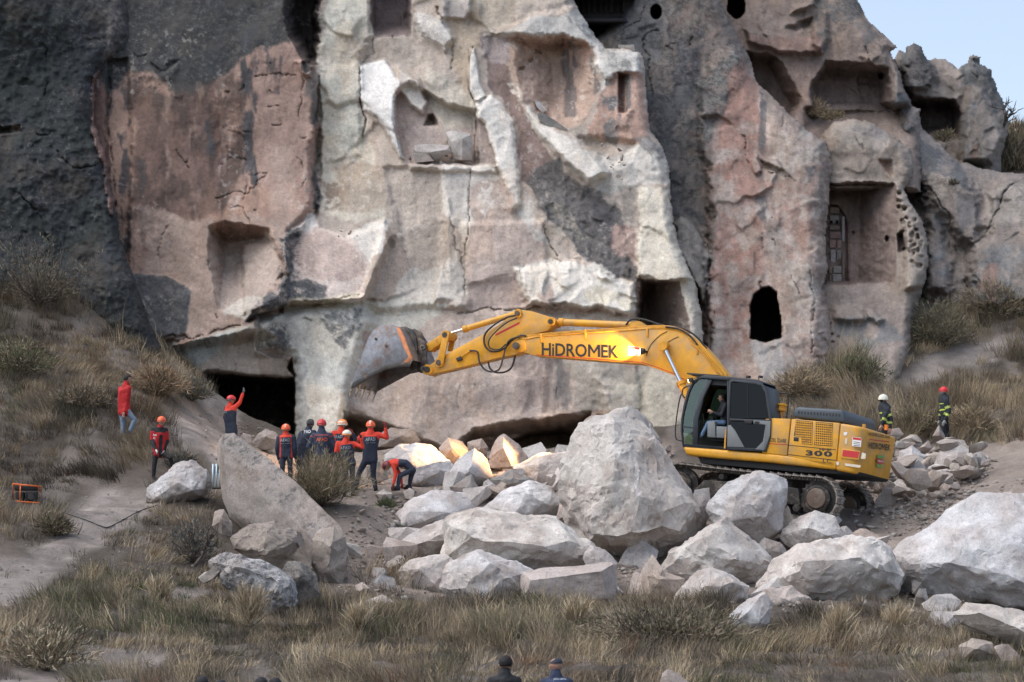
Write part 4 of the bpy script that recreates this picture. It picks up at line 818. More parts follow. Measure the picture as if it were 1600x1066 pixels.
def boulder(Y, outline, front, label, col='w', th=None, rough=None, lich=0, lichtop=0, pink=.45, name='boulder', seed=None, group=None, tilt=0.0, cuts=5, grow=1.05):
    """outline: visible contour (photo pixels); front: (px,py,metres nearer than the contour)"""
    seed = seed if seed is not None else len(bpy.data.objects)
    if Y is None:
        lx = sum(p[0] for p in outline) / len(outline); Y = ghit(lx, max(p[1] for p in outline) - 3, 46).y + .15
    mx_, my_ = sum(p[0] for p in outline) / len(outline), sum(p[1] for p in outline) / len(outline)
    outline = [(mx_ + (p[0] - mx_) * grow, my_ + (p[1] - my_) * grow) for p in outline]
    xs = [p[0] for p in outline]; ys = [p[1] for p in outline]; wd = (max(xs) - min(xs)) * mpp(Y); hh = (max(ys) - min(ys)) * mpp(Y)
    th = th or max(.5, .75 * min(wd, hh * 1.4)); cx_, cy_ = sum(xs) / len(xs), sum(ys) / len(ys)
    ky = lambda x: tilt * (x - cx_)
    pts = [P(x, y, Y + ky(x)) for x, y in outline]
    pts += [P(cx_ + (x - cx_) * .66, cy_ + (y - cy_) * .6, Y + th + ky(x)) for x, y in outline]
    pts += [P(cx_ + (x - cx_) * .96, cy_ + (y - cy_) * .96, Y + th * .45 + ky(x)) for x, y in outline]
    pts += [P(x, y, Y - d + ky(x)) for x, y, d in front]
    o0 = sum(pts, Vector()) / len(pts); zmin = min(p.z for p in pts); o0.z = zmin
    edge = max(.055, min(.095, wd / 30)); rough = rough if rough is not None else min(.085, .03 + wd * .018)
    rc_ = np.array(RC[col]) * (1 + .10 * math.sin(seed * 12.9)) * np.array([1 + .03 * math.sin(seed * 5.1), 1, 1 - .05 * math.sin(seed * 5.1)])
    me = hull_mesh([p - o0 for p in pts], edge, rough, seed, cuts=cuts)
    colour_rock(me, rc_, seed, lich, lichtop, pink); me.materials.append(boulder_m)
    ob = bpy.data.objects.new(name, me); ob.location = o0; C.objects.link(ob); me.name = name
    tag(ob, label, 'boulder', group or 'fallen boulders'); return ob
b_ = boulder
b_(80.5, [(598, 735), (601, 712), (626, 697), (652, 692), (676, 697), (702, 722), (714, 738), (705, 752), (690, 768), (640, 772), (600, 760)], [(642, 722, .7), (690, 735, .5), (650, 755, .8)], 'big smooth boulder glowing orange behind the bending rescuer', 'w')
b_(84.5, [(592, 683), (610, 669), (642, 672), (657, 690), (642, 698), (594, 697)], [(625, 682, .3)], 'flat brownish rock under the overhang right of the waving rescuer', 'b')
b_(82, [(687, 700), (700, 686), (722, 690), (734, 705), (726, 723), (712, 726), (694, 718)], [(706, 700, .3)], 'rough orange-lit rock left of the small upright block', 'p')
b_(82.5, [(731, 692), (752, 687), (762, 700), (761, 717), (745, 718), (732, 706)], [(748, 700, .25)], 'small squarish rock left of the pointed pyramid rock', 'p')
b_(82, [(786, 678), (774, 692), (763, 716), (765, 730), (800, 738), (824, 718), (806, 696)], [(788, 700, .6), (800, 730, .6)], 'pointed pyramid-shaped pinkish rock below the cliff hollow', 'p')
b_(79.8, [(741, 704), (759, 720), (767, 745), (757, 759), (720, 752), (703, 756), (702, 740), (722, 716)], [(735, 735, .5), (755, 752, .2)], 'pale angular rock just left of the pyramid rock', 'w')
b_(79, [(702, 762), (735, 745), (749, 765), (760, 780), (730, 784), (712, 775)], [(733, 765, .3)], 'grey wedge rock with a shaded right face above the slab', 'g')
b_(82.3, [(672, 740), (690, 732), (706, 740), (702, 760), (680, 768), (672, 758)], [(688, 748, .3)], 'small rock against the right side of the orange-lit boulder', 'g')
b_(81, [(803, 730), (842, 710), (870, 713), (898, 708), (908, 722), (895, 760), (870, 775), (840, 765), (810, 745)], [(842, 728, .6), (880, 735, .5), (845, 755, .7)], 'orange-lit block with a bright top beside the huge boulder', 'w')
b_(79.5, [(766, 748), (800, 737), (832, 750), (822, 770), (772, 772)], [(800, 752, .4)], 'grey flat-topped rock below the pyramid rock', 'g')
b_(78, [(750, 800), (790, 766), (830, 752), (862, 762), (878, 790), (873, 815), (830, 818), (780, 808)], [(815, 770, .6), (810, 800, .7), (855, 790, .5)], 'smooth white boulder left of the huge central boulder', 'w')
b_(76, [(585, 841), (610, 812), (650, 778), (682, 765), (722, 773), (741, 797), (736, 812), (692, 824), (640, 838)], [(640, 800, .5), (700, 800, .5), (625, 825, .5)], 'broad flat slab leaning below the rescuers', 'w', rough=.05)
b_(74.2, [(598, 872), (640, 837), (690, 812), (722, 815), (712, 850), (690, 864), (660, 875), (620, 882)], [(650, 850, .5), (690, 840, .5)], 'long white slab below the broad leaning slab', 'w')
b_(72.8, [(690, 900), (697, 855), (705, 828), (700, 812), (745, 800), (785, 808), (842, 812), (868, 808), (897, 843), (932, 862), (940, 882), (900, 902), (820, 900), (750, 905)], [(712, 832, 1.0), (765, 845, 1.1), (850, 855, 1.1), (893, 846, .7), (780, 885, .3), (880, 890, .4)], 'long rock with a jagged white crest and dark front face', 'w')
b_(72, [(620, 893), (640, 878), (695, 870), (705, 880), (695, 940), (640, 935), (624, 915)], [(655, 890, .4), (680, 915, .4)], 'pale rock at the left foot of the boulder pile', 'w')
b_(70.5, [(690, 915), (700, 882), (725, 868), (752, 861), (800, 875), (832, 892), (825, 945), (760, 958), (714, 957)], [(750, 875, .6), (800, 900, .6), (735, 930, .7)], 'bulky white boulder in front with a stepped top', 'w')
b_(70, [(815, 900), (850, 890), (905, 884), (945, 880), (961, 880), (964, 925), (956, 947), (870, 953), (818, 948)], [(822, 908, .45), (940, 892, .45), (948, 935, .3), (840, 945, .3)], 'squared block with a flat front face and white top edge', 'p', rough=.03)
b_(72, [(912, 870), (925, 852), (945, 862), (962, 882), (955, 900), (925, 900)], [(938, 875, .2)], 'small white wedge behind the squared block', 'w')
b_(76.5, [(877, 768), (880, 722), (892, 700), (906, 664), (935, 655), (965, 646), (985, 642), (1012, 665), (1046, 725), (1076, 765), (1098, 818), (1085, 838), (1030, 862), (1010, 876), (985, 880), (955, 868), (905, 845), (886, 822)], [(925, 665, .3), (960, 670, .6), (895, 800, .6), (905, 843, 1.1), (990, 835, 1.9), (1090, 818, 1.0), (1035, 745, .9), (960, 740, 1.5), (1000, 780, 1.7), (915, 760, 1.0), (940, 838, 1.5)], 'huge white boulder towering in front of the excavator cab', 'w', th=2.4, rough=.10, pink=.4)
b_(82, [(915, 660), (922, 648), (938, 650), (945, 665), (942, 690), (920, 700), (914, 685)], [(928, 670, .3)], 'small pinkish rock peeking out behind the huge boulder left edge', 'p')
b_(80, [(960, 665), (985, 640), (1010, 655), (1030, 690), (1000, 720), (965, 700)], [(990, 670, .3)], 'white crest of rock behind the top of the huge boulder', 'w')
b_(76, [(1107, 795), (1125, 765), (1150, 750), (1186, 738), (1202, 746), (1228, 750), (1224, 785), (1215, 832), (1190, 847), (1150, 842), (1115, 825)], [(1150, 775, .7), (1190, 800, .8), (1205, 765, .4), (1140, 815, .7)], 'white lumpy boulder standing before the excavator track', 'w')
b_(77, [(1077, 790), (1085, 766), (1108, 763), (1112, 790), (1100, 822), (1082, 815)], [(1095, 790, .3)], 'small white rock between the huge boulder and the lumpy one', 'w')
b_(73, [(1030, 897), (1048, 862), (1090, 832), (1136, 812), (1152, 838), (1190, 868), (1206, 888), (1190, 912), (1120, 918), (1050, 910)], [(1090, 850, .7), (1150, 870, .8), (1110, 900, .6)], 'large white boulder right of the dark hollow', 'w')
b_(71.5, [(1010, 900), (1020, 890), (1060, 900), (1072, 905), (1060, 935), (1035, 940), (1014, 925)], [(1035, 905, .3)], 'small pale rock at the mouth of the dark hollow', 'p')
b_(70.3, [(1048, 948), (1064, 916), (1090, 896), (1112, 889), (1142, 894), (1168, 916), (1170, 950), (1110, 962)], [(1100, 915, .5), (1145, 915, .5), (1080, 945, .5)], 'rounded white boulder in the grass at the pile foot', 'w')
b_(None, [(1130, 986), (1140, 960), (1168, 938), (1192, 928), (1206, 945), (1202, 975), (1180, 990), (1155, 992)], [(1165, 960, .3), (1185, 975, .3)], 'low pale rock lying in grass right of the rounded white boulder', 'w')
b_(74.5, [(1174, 858), (1195, 839), (1219, 848), (1231, 866), (1216, 888), (1196, 886)], [(1200, 860, .3)], 'small grey rock wedged above the wide pale boulder', 'g')
b_(76, [(1218, 838), (1238, 815), (1274, 802), (1301, 810), (1322, 836), (1312, 852), (1240, 864)], [(1262, 825, .5), (1295, 835, .5)], 'pale boulder directly below the excavator sprockets', 'w')
b_(76.3, [(1218, 800), (1230, 792), (1240, 812), (1228, 835), (1216, 830)], [], 'narrow brownish stone beside the sprockets', 'b')
b_(71, [(1192, 918), (1214, 880), (1250, 858), (1290, 848), (1332, 838), (1372, 850), (1397, 870), (1412, 900), (1402, 922), (1370, 937), (1310, 952), (1240, 948), (1203, 932)], [(1260, 872, .8), (1330, 865, .9), (1370, 890, .8), (1300, 930, .5), (1240, 915, .7)], 'wide pale boulder in front right of centre', 'w')
b_(69.6, [(1180, 945), (1195, 920), (1235, 915), (1262, 935), (1270, 962), (1230, 975), (1190, 968)], [(1225, 935, .3)], 'low pinkish rock half hidden in grass under the wide boulder', 'p')
b_(72.3, [(1372, 885), (1400, 860), (1440, 832), (1500, 788), (1530, 774), (1600, 780), (1700, 800), (1760, 860), (1740, 960), (1640, 965), (1560, 930), (1480, 900), (1415, 925), (1385, 905)], [(1420, 875, .5), (1500, 868, 1.2), (1580, 900, 1.4), (1690, 960, 1.3), (1600, 830, .9), (1480, 880, 1.2)], 'gigantic sloping slab filling the right edge', 'w', th=3.0, rough=.07, cuts=1)
b_(73.2, [(1400, 905), (1440, 890), (1560, 900), (1640, 960), (1560, 985), (1440, 960), (1405, 935)], [(1480, 930, .2)], 'shaded brownish rock beneath the gigantic slab', 'b')
b_(None, [(1490, 962), (1510, 943), (1546, 945), (1600, 958), (1662, 985), (1665, 1030), (1600, 1012), (1540, 988), (1502, 976)], [(1530, 958, .4), (1600, 985, .5)], 'long pale slab low at the right edge', 'w', rough=.05)
b_(None, [(1498, 1010), (1520, 998), (1550, 1003), (1556, 1025), (1530, 1038), (1502, 1032)], [(1525, 1012, .3)], 'dull brown rock low in the grass at right', 'b')
b_(None, [(1556, 1012), (1575, 1008), (1592, 1025), (1590, 1038), (1565, 1030)], [], 'small pale rock below the long slab at right', 'p')
b_(None, [(1030, 1075), (1036, 1052), (1044, 1045), (1062, 1055), (1082, 1072), (1078, 1090), (1040, 1095)], [(1050, 1062, .1)], 'pinkish stone cut by the bottom edge of view', 'p', rough=.02)
# left group
b_(72.8, [(338, 700), (341, 686), (350, 677), (366, 676), (385, 690), (440, 730), (500, 790), (535, 825), (547, 870), (538, 915), (505, 905), (462, 862), (430, 842), (385, 830), (360, 815), (347, 780), (341, 735)], [(346, 698, .5), (353, 722, .55), (448, 800, .5), (505, 860, .5), (360, 800, .35)], 'long leaning slab with a dark lichen top edge at left', 'b', th=.9, rough=.025, lichtop=.75, pink=.35, seed=50, tilt=-.016, cuts=0, grow=1.0)
b_(70.2, [(488, 845), (500, 828), (520, 824), (538, 840), (547, 880), (532, 915), (505, 912), (490, 885)], [(515, 850, .45), (510, 890, .4)], 'rounded upright rock at the lower end of the leaning slab', 'b', lich=.3)
b_(69.6, [(362, 842), (392, 820), (430, 813), (472, 832), (477, 852), (452, 874), (420, 888), (398, 876), (366, 858)], [(418, 828, .5), (410, 865, .6), (452, 848, .5)], 'angular grey and pale boulder under the leaning slab', 'b', lichtop=.5)
b_(None, [(332, 822), (334, 797), (350, 795), (362, 815), (366, 838), (345, 842)], [(345, 815, .3)], 'small squarish pale stone left of the leaning slab', 'p')
b_(None, [(227, 786), (232, 762), (250, 745), (276, 724), (306, 721), (322, 735), (330, 760), (318, 776), (262, 788)], [(272, 750, .5), (300, 765, .5), (276, 728, .2)], 'pale pointed boulder below the red and black clad rescuer', 'w')
b_(None, [(332, 880), (355, 870), (382, 869), (398, 881), (432, 888), (457, 908), (467, 938), (452, 962), (420, 966), (400, 945), (372, 948), (360, 926), (340, 900)], [(370, 885, .45), (430, 905, .5), (440, 945, .4), (385, 930, .3)], 'mottled white and grey lichen rock standing in the grass at left', 'w', lich=.75, rough=.10)
b_(64.5, [(312, 903), (322, 896), (336, 885), (345, 890), (336, 902), (318, 910)], [], 'thin ledge of rock poking left from the mottled lichen rock', 'c', lich=.3)
b_(65.5, [(438, 900), (450, 878), (470, 880), (492, 900), (500, 930), (470, 945), (445, 930)], [(468, 900, .3)], 'grey lichened rock right of the mottled rock', 'g', lich=.7)
b_(None, [(558, 945), (572, 935), (596, 932), (618, 942), (612, 956), (570, 958)], [(590, 942, .2)], 'low white rock in grass at the foot of the gully', 'w')
b_(86.5, [(395, 690), (402, 678), (415, 670), (430, 678), (440, 692), (425, 702), (400, 702)], [(415, 682, .3)], 'rock standing inside the dark cave entrance', 'b')
b_(83, [(370, 690), (380, 676), (392, 680), (394, 692), (382, 698)], [], 'pale stone behind the rescuer at the cave mouth', 'p')
b_(79.5, [(575, 690 + 40), (590, 722), (606, 726), (612, 745), (590, 752), (576, 745)], [], 'grey rock between the standing and bending rescuers', 'g')
b_(77.8, [(585, 772), (598, 764), (615, 770), (613, 781), (595, 784)], [(600, 770, .15)], 'white stone at the feet of the standing rescuer', 'w')
b_(77.8, [(629, 770), (640, 762), (648, 768), (646, 780), (633, 780)], [], 'white stone at the feet of the bending rescuer', 'w')
b_(84.5, [(1456, 737), (1464, 709), (1500, 693), (1531, 705), (1549, 735), (1522, 744), (1480, 744)], [(1495, 715, .5), (1530, 732, .4), (1470, 733, .3)], 'large flat slab on the rubble behind the excavator', 'w', rough=.04)
b_(85, [(1400, 725), (1405, 705), (1425, 697), (1447, 712), (1446, 728), (1420, 734)], [(1425, 712, .3)], 'mid-sized grey block just right of the counterweight', 'w')
b_(84, [(1418, 748), (1430, 730), (1450, 735), (1472, 760), (1465, 772), (1440, 766)], [(1442, 748, .3)], 'rounded pale stone right of the counterweight', 'w')
b_(84.5, [(1392, 742), (1400, 728), (1415, 732), (1412, 770), (1396, 768)], [], 'narrow upright stone behind the counterweight', 'p')
b_(88, [(1468, 696), (1475, 684), (1484, 690), (1486, 702), (1472, 704)], [], 'small triangular stone at the feet of the red helmeted firefighter', 'p')
b_(87, [(1398, 700), (1402, 690), (1440, 688), (1442, 698), (1415, 704)], [(1420, 692, .1)], 'long low stone left of the large flat slab', 'w')
# ---- stones : shared meshes, one object each
stone_me = []
for k in range(14):
    rs = np.random.RandomState(900 + k); pts = rs.normal(size=(13, 3)); pts /= np.linalg.norm(pts, axis=1)[:, None]; pts *= [1, rs.uniform(.6, .95), rs.uniform(.45, .8)]
    me = hull_mesh([Vector(p * .5) for p in pts], .28, 0.0, k, 25)
    n = len(me.vertices); co = np.empty(n * 3, dtype=np.float32); me.vertices.foreach_get('co', co); co = co.reshape(-1, 3)
    co += .03 * np.stack([fb3(co, .3, 2, k + 1.), fb3(co, .3, 2, k + 2.), fb3(co, .3, 2, k + 3.)], -1); me.vertices.foreach_set('co', co.ravel())
    colour_rock(me, [(.45, .42, .385), (.40, .35, .31), (.36, .32, .29), (.30, .26, .23)][k % 4], k, 0, 0, .4); me.materials.append(boulder_m); me.name = 'stone'; stone_me.append(me)
LMK = [(1235, 750, 'the middle of the excavator body'), (1300, 750, 'the red reflector'), (1370, 745, 'the counterweight'), (1432, 715, 'the mid-sized grey block'), (1443, 750, 'the rounded pale stone'), (1500, 720, 'the large flat slab'), (1330, 790, 'the rear sprocket'), (1280, 780, 'the front sprocket'), (1270, 830, 'the boulder under the sprockets'), (1300, 890, 'the wide pale boulder'), (1550, 830, 'the gigantic sloping slab'), (1580, 980, 'the long low slab'), (1525, 1015, 'the dull brown rock'), (785, 710, 'the pyramid rock'), (650, 730, 'the orange-lit boulder'), (715, 705, 'the rough orange-lit rock'), (500, 745, 'the bushy shrub'), (660, 800, 'the broad leaning slab'), (540, 860, 'the end of the leaning slab'), (650, 850, 'the long white slab'), (590, 760, "the standing rescuer's feet"), (985, 760, 'the huge boulder'), (1065, 700, 'the cab'), (440, 760, 'the lichen-edged slab'), (290, 750, 'the pale pointed boulder'), (400, 690, 'the cave mouth'), (660, 240, 'the broken white slab'), (720, 230, 'the upright cream block'), (860, 190, 'the lodged grey slab'), (972, 160, 'the slotted column'), (540, 370, 'the lichen-edged outcrop'), (610, 30, 'the topmost room'), (40, 770, 'the generator'), (80, 810, 'the round grassy bush'), (400, 915, 'the mottled lichen rock'), (1040, 870, 'the dark hollow'), (890, 915, 'the squared block'), (180, 900, 'the green grass patch')]
def stone_label(px, py, s, smin, smax, o, label):
    t = (s - smin) / (smax - smin); size = 'tiny' if t < .08 else 'small' if t < .3 else 'mid-sized' if t < .6 else 'big'
    sh = {0: 'white', 1: 'pale', 2: 'buff', 3: 'brownish'}[stone_me.index(o.data) % 4]; r_ = o.scale.x / max(o.scale.y, .01)
    form = 'elongated' if r_ > 1.35 else 'narrow' if r_ < .85 else 'flat' if o.scale.z < o.scale.x * .75 else 'blocky'
    ls = sorted(LMK, key=lambda l: (l[0] - px) ** 2 + (l[1] - py) ** 2)[0]; dx, dy = px - ls[0], py - ls[1]; dd = math.hypot(dx, dy)
    rel = ('right of' if dx > 0 else 'left of') if abs(dx) > abs(dy) * 1.8 else ('below' if dy > 0 else 'above') if abs(dy) > abs(dx) * 1.8 else (('below' if dy > 0 else 'above') + (' and right of' if dx > 0 else ' and left of'))
    lb = '%s %s %s stone %s %s %s' % (size, form, sh, 'just' if dd < 22 else 'set' if dd < 45 else 'well', rel, ls[2])
    if lb in _used:
        lb += ', lying level' if abs(o.rotation_euler.x) + abs(o.rotation_euler.y) < .4 else ', tipped left' if o.rotation_euler.y < 0 else ', tipped right'
    _used.add(lb); return lb
_used = set()
def fillers(poly, n, s0, s1, ymin, seed, col='w'):
    rs = random.Random(seed); pa = np.asarray(poly, float); xs = pa[:, 0]; ys = pa[:, 1]; k = 0
    while k < n:
        px = rs.uniform(xs.min(), xs.max()); py = rs.uniform(ys.min(), ys.max())
        if sdf(pa, np.array([px]), np.array([py]))[0] > 0: continue
        s = rs.uniform(s0, s1); loc = ghit(px, py, ymin); o = bpy.data.objects.new('boulder', rs.choice(fill_me)); loc.z += s * .12; o.location = loc
        o.scale = (s * rs.uniform(.9, 1.4), s * rs.uniform(.8, 1.1), s * rs.uniform(.8, 1.15)); o.rotation_euler = (rs.uniform(-.6, .6), rs.uniform(-.6, .6), rs.uniform(0, 6.28))
        C.objects.link(o); tag(o, stone_label(px, py, s, s0, s1, o, '').replace(' stone ', ' broken block '), 'boulder', 'broken blocks filling the boulder pile'); k += 1
def stones(poly, n, smin, smax, label, group, ymin=42., yfix=None, seed=1, stack=0.0):
    rs = random.Random(seed); xs = [p[0] for p in poly]; ys = [p[1] for p in poly]; k = 0; tries = 0
    pa = np.asarray(poly, float)
    while k < n and tries < n * 20:
        tries += 1; px = rs.uniform(min(xs), max(xs)); py = rs.uniform(min(ys), max(ys))
        if sdf(pa, np.array([px]), np.array([py]))[0] > 0: continue
        s = smin + (smax - smin) * rs.random() ** 2.2
        if yfix is None: loc = ghit(px, py, ymin)
        else: loc = P(px, py, cliff_depth(px, py) - .12 + yfix)
        o = bpy.data.objects.new('stone', rs.choice(stone_me)); loc.z += s * .16 + stack * rs.random() * s; o.location = loc
        o.scale = (s * rs.uniform(.8, 1.3), s * rs.uniform(.7, 1.1), s * rs.uniform(.7, 1.1)); o.rotation_euler = (rs.uniform(-.5, .5), rs.uniform(-.5, .5), rs.uniform(0, 6.28))
        C.objects.link(o); tag(o, stone_label(px, py, s, smin, smax, o, label), 'stone', group); k += 1
stones([(1225, 740), (1380, 742), (1400, 775), (1250, 772)], 80, .18, .55, 'small pale stone in the strip of rubble seen under the excavator body', 'rubble under the excavator', 80, None, 1, .6)
stones([(1385, 700), (1460, 715), (1555, 735), (1490, 775), (1440, 800), (1370, 790), (1385, 745)], 125, .25, .95, 'pale stone in the rubble heap right of the excavator', 'rubble heap beside the excavator', 78, None, 2, .8)
stones([(1340, 790), (1450, 770), (1560, 745), (1600, 790), (1450, 860), (1330, 850)], 30, .08, .30, 'small stone scattered on the dirt slope below the rubble heap', 'stones on the dirt slope', 70, None, 3)
stones([(690, 700), (770, 720), (830, 735), (770, 760), (700, 745)], 16, .15, .5, 'pinkish stone among the orange-lit rocks at the cliff foot', 'stones at the cliff foot', 76, None, 4, .6)
stones([(560, 790), (640, 780), (600, 870), (560, 900), (530, 850)], 20, .08, .32, 'small stone lying in the dirt gully between the slabs', 'stones in the gully', 66, None, 5)
stones([(1000, 700), (1060, 690), (1060, 760), (1010, 760)], 14, .12, .45, 'stone in the rubble between the huge boulder and the cab', 'rubble left of the cab', 78, None, 6, .6)
stones([(340, 700), (440, 740), (380, 700), (300, 650), (330, 640), (480, 770)], 10, .08, .3, 'stone on the bank beside the leaning slab', 'stones on the bank', 74, None, 7)
stones([(640, 247), (700, 238), (775, 252), (775, 257), (640, 256)], 14, .07, .24, 'white stone lying on the floor of the carved upper room', 'debris in the upper room', 0, -.10, 8)
stones([(925, 225), (970, 232), (985, 262), (970, 290), (945, 250)], 14, .08, .26, 'stone resting on the ledge beside the dark stripe of rock', 'debris on the sloping ledge', 0, -.12, 9)
stones([(525, 362), (560, 362), (558, 372), (530, 372)], 6, .08, .24, 'white stone on the small shelf left of centre', 'debris on the small shelf', 0, -.12, 10)
stones([(585, 55), (645, 56), (645, 60), (585, 60)], 4, .06, .16, 'tiny stone on the sill of the topmost carved room', 'debris on the top sill', 0, -.10, 11)
stones([(0, 800), (330, 780), (300, 960), (0, 960)], 5, .05, .2, 'small stone on the path slope at lower left', 'stones on the left slope', 55, None, 12)
stones([(1450, 930), (1600, 990), (1600, 1040), (1400, 990)], 8, .10, .4, 'stone among the grass under the slabs at lower right', 'stones at lower right', 55, None, 13)
stones([(930, 880), (1050, 880), (1040, 930), (960, 930)], 8, .1, .35, 'stone in the shadowed gap below the huge boulder', 'stones in the dark gap', 66, None, 14)
fill_me = []
for k in range(8):
    rs = np.random.RandomState(1900 + k); pts = rs.normal(size=(10, 3)); pts /= np.linalg.norm(pts, axis=1)[:, None]; pts *= [1, .85, .7]
    me = hull_mesh([Vector(p * .5) for p in pts], .06, .022, k + 60, 22, 1); colour_rock(me, [RC['w'], RC['w'], RC['p'], (.40, .33, .28)][k % 4], k + 5, 0, 0, .4); me.materials.append(boulder_m); me.name = 'block'; fill_me.append(me)
_sl = stone_label
def stone_label(px, py, s, smin, smax, o, label):
    global stone_me
    if o.data in fill_me: t = stone_me; stone_me = fill_me; r_ = _sl(px, py, s, smin, smax, o, label); stone_me = t; return r_
    return _sl(px, py, s, smin, smax, o, label)
fillers([(600, 860), (700, 800), (860, 790), (1000, 850), (1100, 860), (1350, 850), (1400, 880), (1380, 930), (1180, 940), (640, 935)], 46, .8, 1.7, 66, 21)
fillers([(660, 720), (900, 715), (910, 780), (760, 800), (680, 770)], 26, .6, 1.3, 74, 22)
fillers([(1060, 800), (1240, 820), (1340, 830), (1330, 850), (1100, 850)], 9, .5, 1.0, 74, 23)
fillers([(1390, 700), (1470, 715), (1540, 730), (1480, 770), (1400, 770)], 16, .6, 1.25, 80, 24)
fillers([(1390, 925), (1500, 930), (1560, 985), (1480, 985), (1400, 950)], 8, .5, 1.0, 62, 25)
fillers([(540, 850), (620, 850), (640, 930), (560, 930)], 6, .4, .8, 64, 26)
# finer gravel and chips too small to pick apart: one object
def gravel(zones, name, label):
    V = []; F = []; CL = []; rs = np.random.RandomState(3); base = []
    for k in range(6):
        p = rs.normal(size=(9, 3)); p /= np.linalg.norm(p, axis=1)[:, None]; p *= [.5, .45, .32]
        bm = bmesh.new(); [bm.verts.new(a) for a in p]; bmesh.ops.convex_hull(bm, input=bm.verts[:]); bmesh.ops.triangulate(bm, faces=bm.faces[:]); bm.verts.index_update()
        base.append((np.array([v.co[:] for v in bm.verts]), np.array([[v.index for v in f.verts] for f in bm.faces]))); bm.free()
    nv = 0
    for poly, n, s0, s1, ymin in zones:
        xs = [p[0] for p in poly]; ys = [p[1] for p in poly]; px = rs.uniform(min(xs), max(xs), n * 2); py = rs.uniform(min(ys), max(ys), n * 2); ok = sdf(poly, px, py) < 0
        for x, y in list(zip(px[ok], py[ok]))[:n]:
            c = ghit(x, y, ymin); s = s0 + (s1 - s0) * rs.rand() ** 3; bv, bf = base[rs.randint(6)]; a = rs.rand() * 6.28; ca, sa = math.cos(a), math.sin(a)
            v = bv * s * rs.uniform(.7, 1.3, 3); v = np.stack([v[:, 0] * ca - v[:, 1] * sa, v[:, 0] * sa + v[:, 1] * ca, v[:, 2]], 1) + np.array(c) + [0, 0, s * .12]
            V.append(v); F.append(bf + nv); nv += len(v); CL.append(np.repeat(np.array([(.45, .42, .385), (.38, .33, .29), (.30, .26, .23)])[rs.randint(3)][None] * rs.uniform(.8, 1.1), len(v), 0))
    o = mesh_np(name, np.concatenate(V), np.concatenate(F), boulder_m, np.concatenate(CL), False); tag(o, label, None, None, 'stuff'); return o
gravel([([(1225, 735), (1390, 735), (1400, 775), (1240, 778)], 700, .05, .2, 80), ([(1385, 700), (1460, 700), (1560, 720), (1520, 775), (1440, 830), (1340, 800), (1385, 745)], 1200, .05, .25, 76),
        ([(1330, 800), (1600, 745), (1620, 800), (1450, 860)], 500, .04, .16, 70), ([(540, 700), (1060, 700), (1060, 790), (560, 790)], 800, .04, .22, 74), ([(520, 790), (660, 780), (600, 930), (530, 930)], 420, .04, .16, 64),
        ([(600, 880), (1400, 880), (1400, 960), (600, 960)], 900, .04, .30, 62), ([(600, 790), (1400, 800), (1400, 900), (600, 900)], 900, .06, .34, 68), ([(1380, 900), (1600, 940), (1600, 1010), (1400, 960)], 260, .05, .26, 60), ([(0, 760), (340, 760), (340, 1000), (0, 1000)], 520, .03, .10, 50), ([(300, 630), (480, 690), (440, 760), (340, 740)], 260, .04, .15, 72)], 'gravel', 'loose chips and gravel strewn between the fallen boulders')
# loose slabs lying high on the cliff
def ledge_rock(outline, off, label, col, th=.35, front=()):
    xs = [p[0] for p in outline]; ys = [p[1] for p in outline]; Y = cliff_depth(sum(xs) / len(xs), sum(ys) / len(ys)) - off
    return boulder(Y, outline, front, label, col, th=th, rough=.02, cuts=1, grow=1.0, group='slabs lodged on the cliff ledges')
ledge_rock([(838, 176), (848, 176), (870, 190), (888, 203), (880, 209), (858, 200), (841, 186)], .45, 'grey slab lodged on the sloping white ledge', 'g')
ledge_rock([(833, 156), (842, 158), (855, 172), (848, 177), (838, 168)], .3, 'small white block leaning on the lodged grey slab', 'w')
ledge_rock([(965, 70), (990, 70), (992, 80), (968, 80)], .3, 'flat cream stone balanced on top of the slotted column', 'c')
ledge_rock([(648, 227), (670, 225), (702, 228), (706, 238), (680, 250), (655, 246), (645, 236)], .5, 'broken white slab lying on the upper room floor', 'w', front=[(672, 238, .3), (698, 234, .15)])
ledge_rock([(645, 240), (668, 240), (678, 252), (650, 254)], .6, 'small white wedge below the broken slab on the room floor', 'w')
ledge_rock([(695, 206), (706, 203), (722, 207), (736, 211), (738, 222), (737, 249), (722, 252), (708, 250), (704, 224)], .5, 'upright cream block standing in the upper room', 'w', front=[(704, 222, .25), (722, 217, .3), (722, 250, .28)])
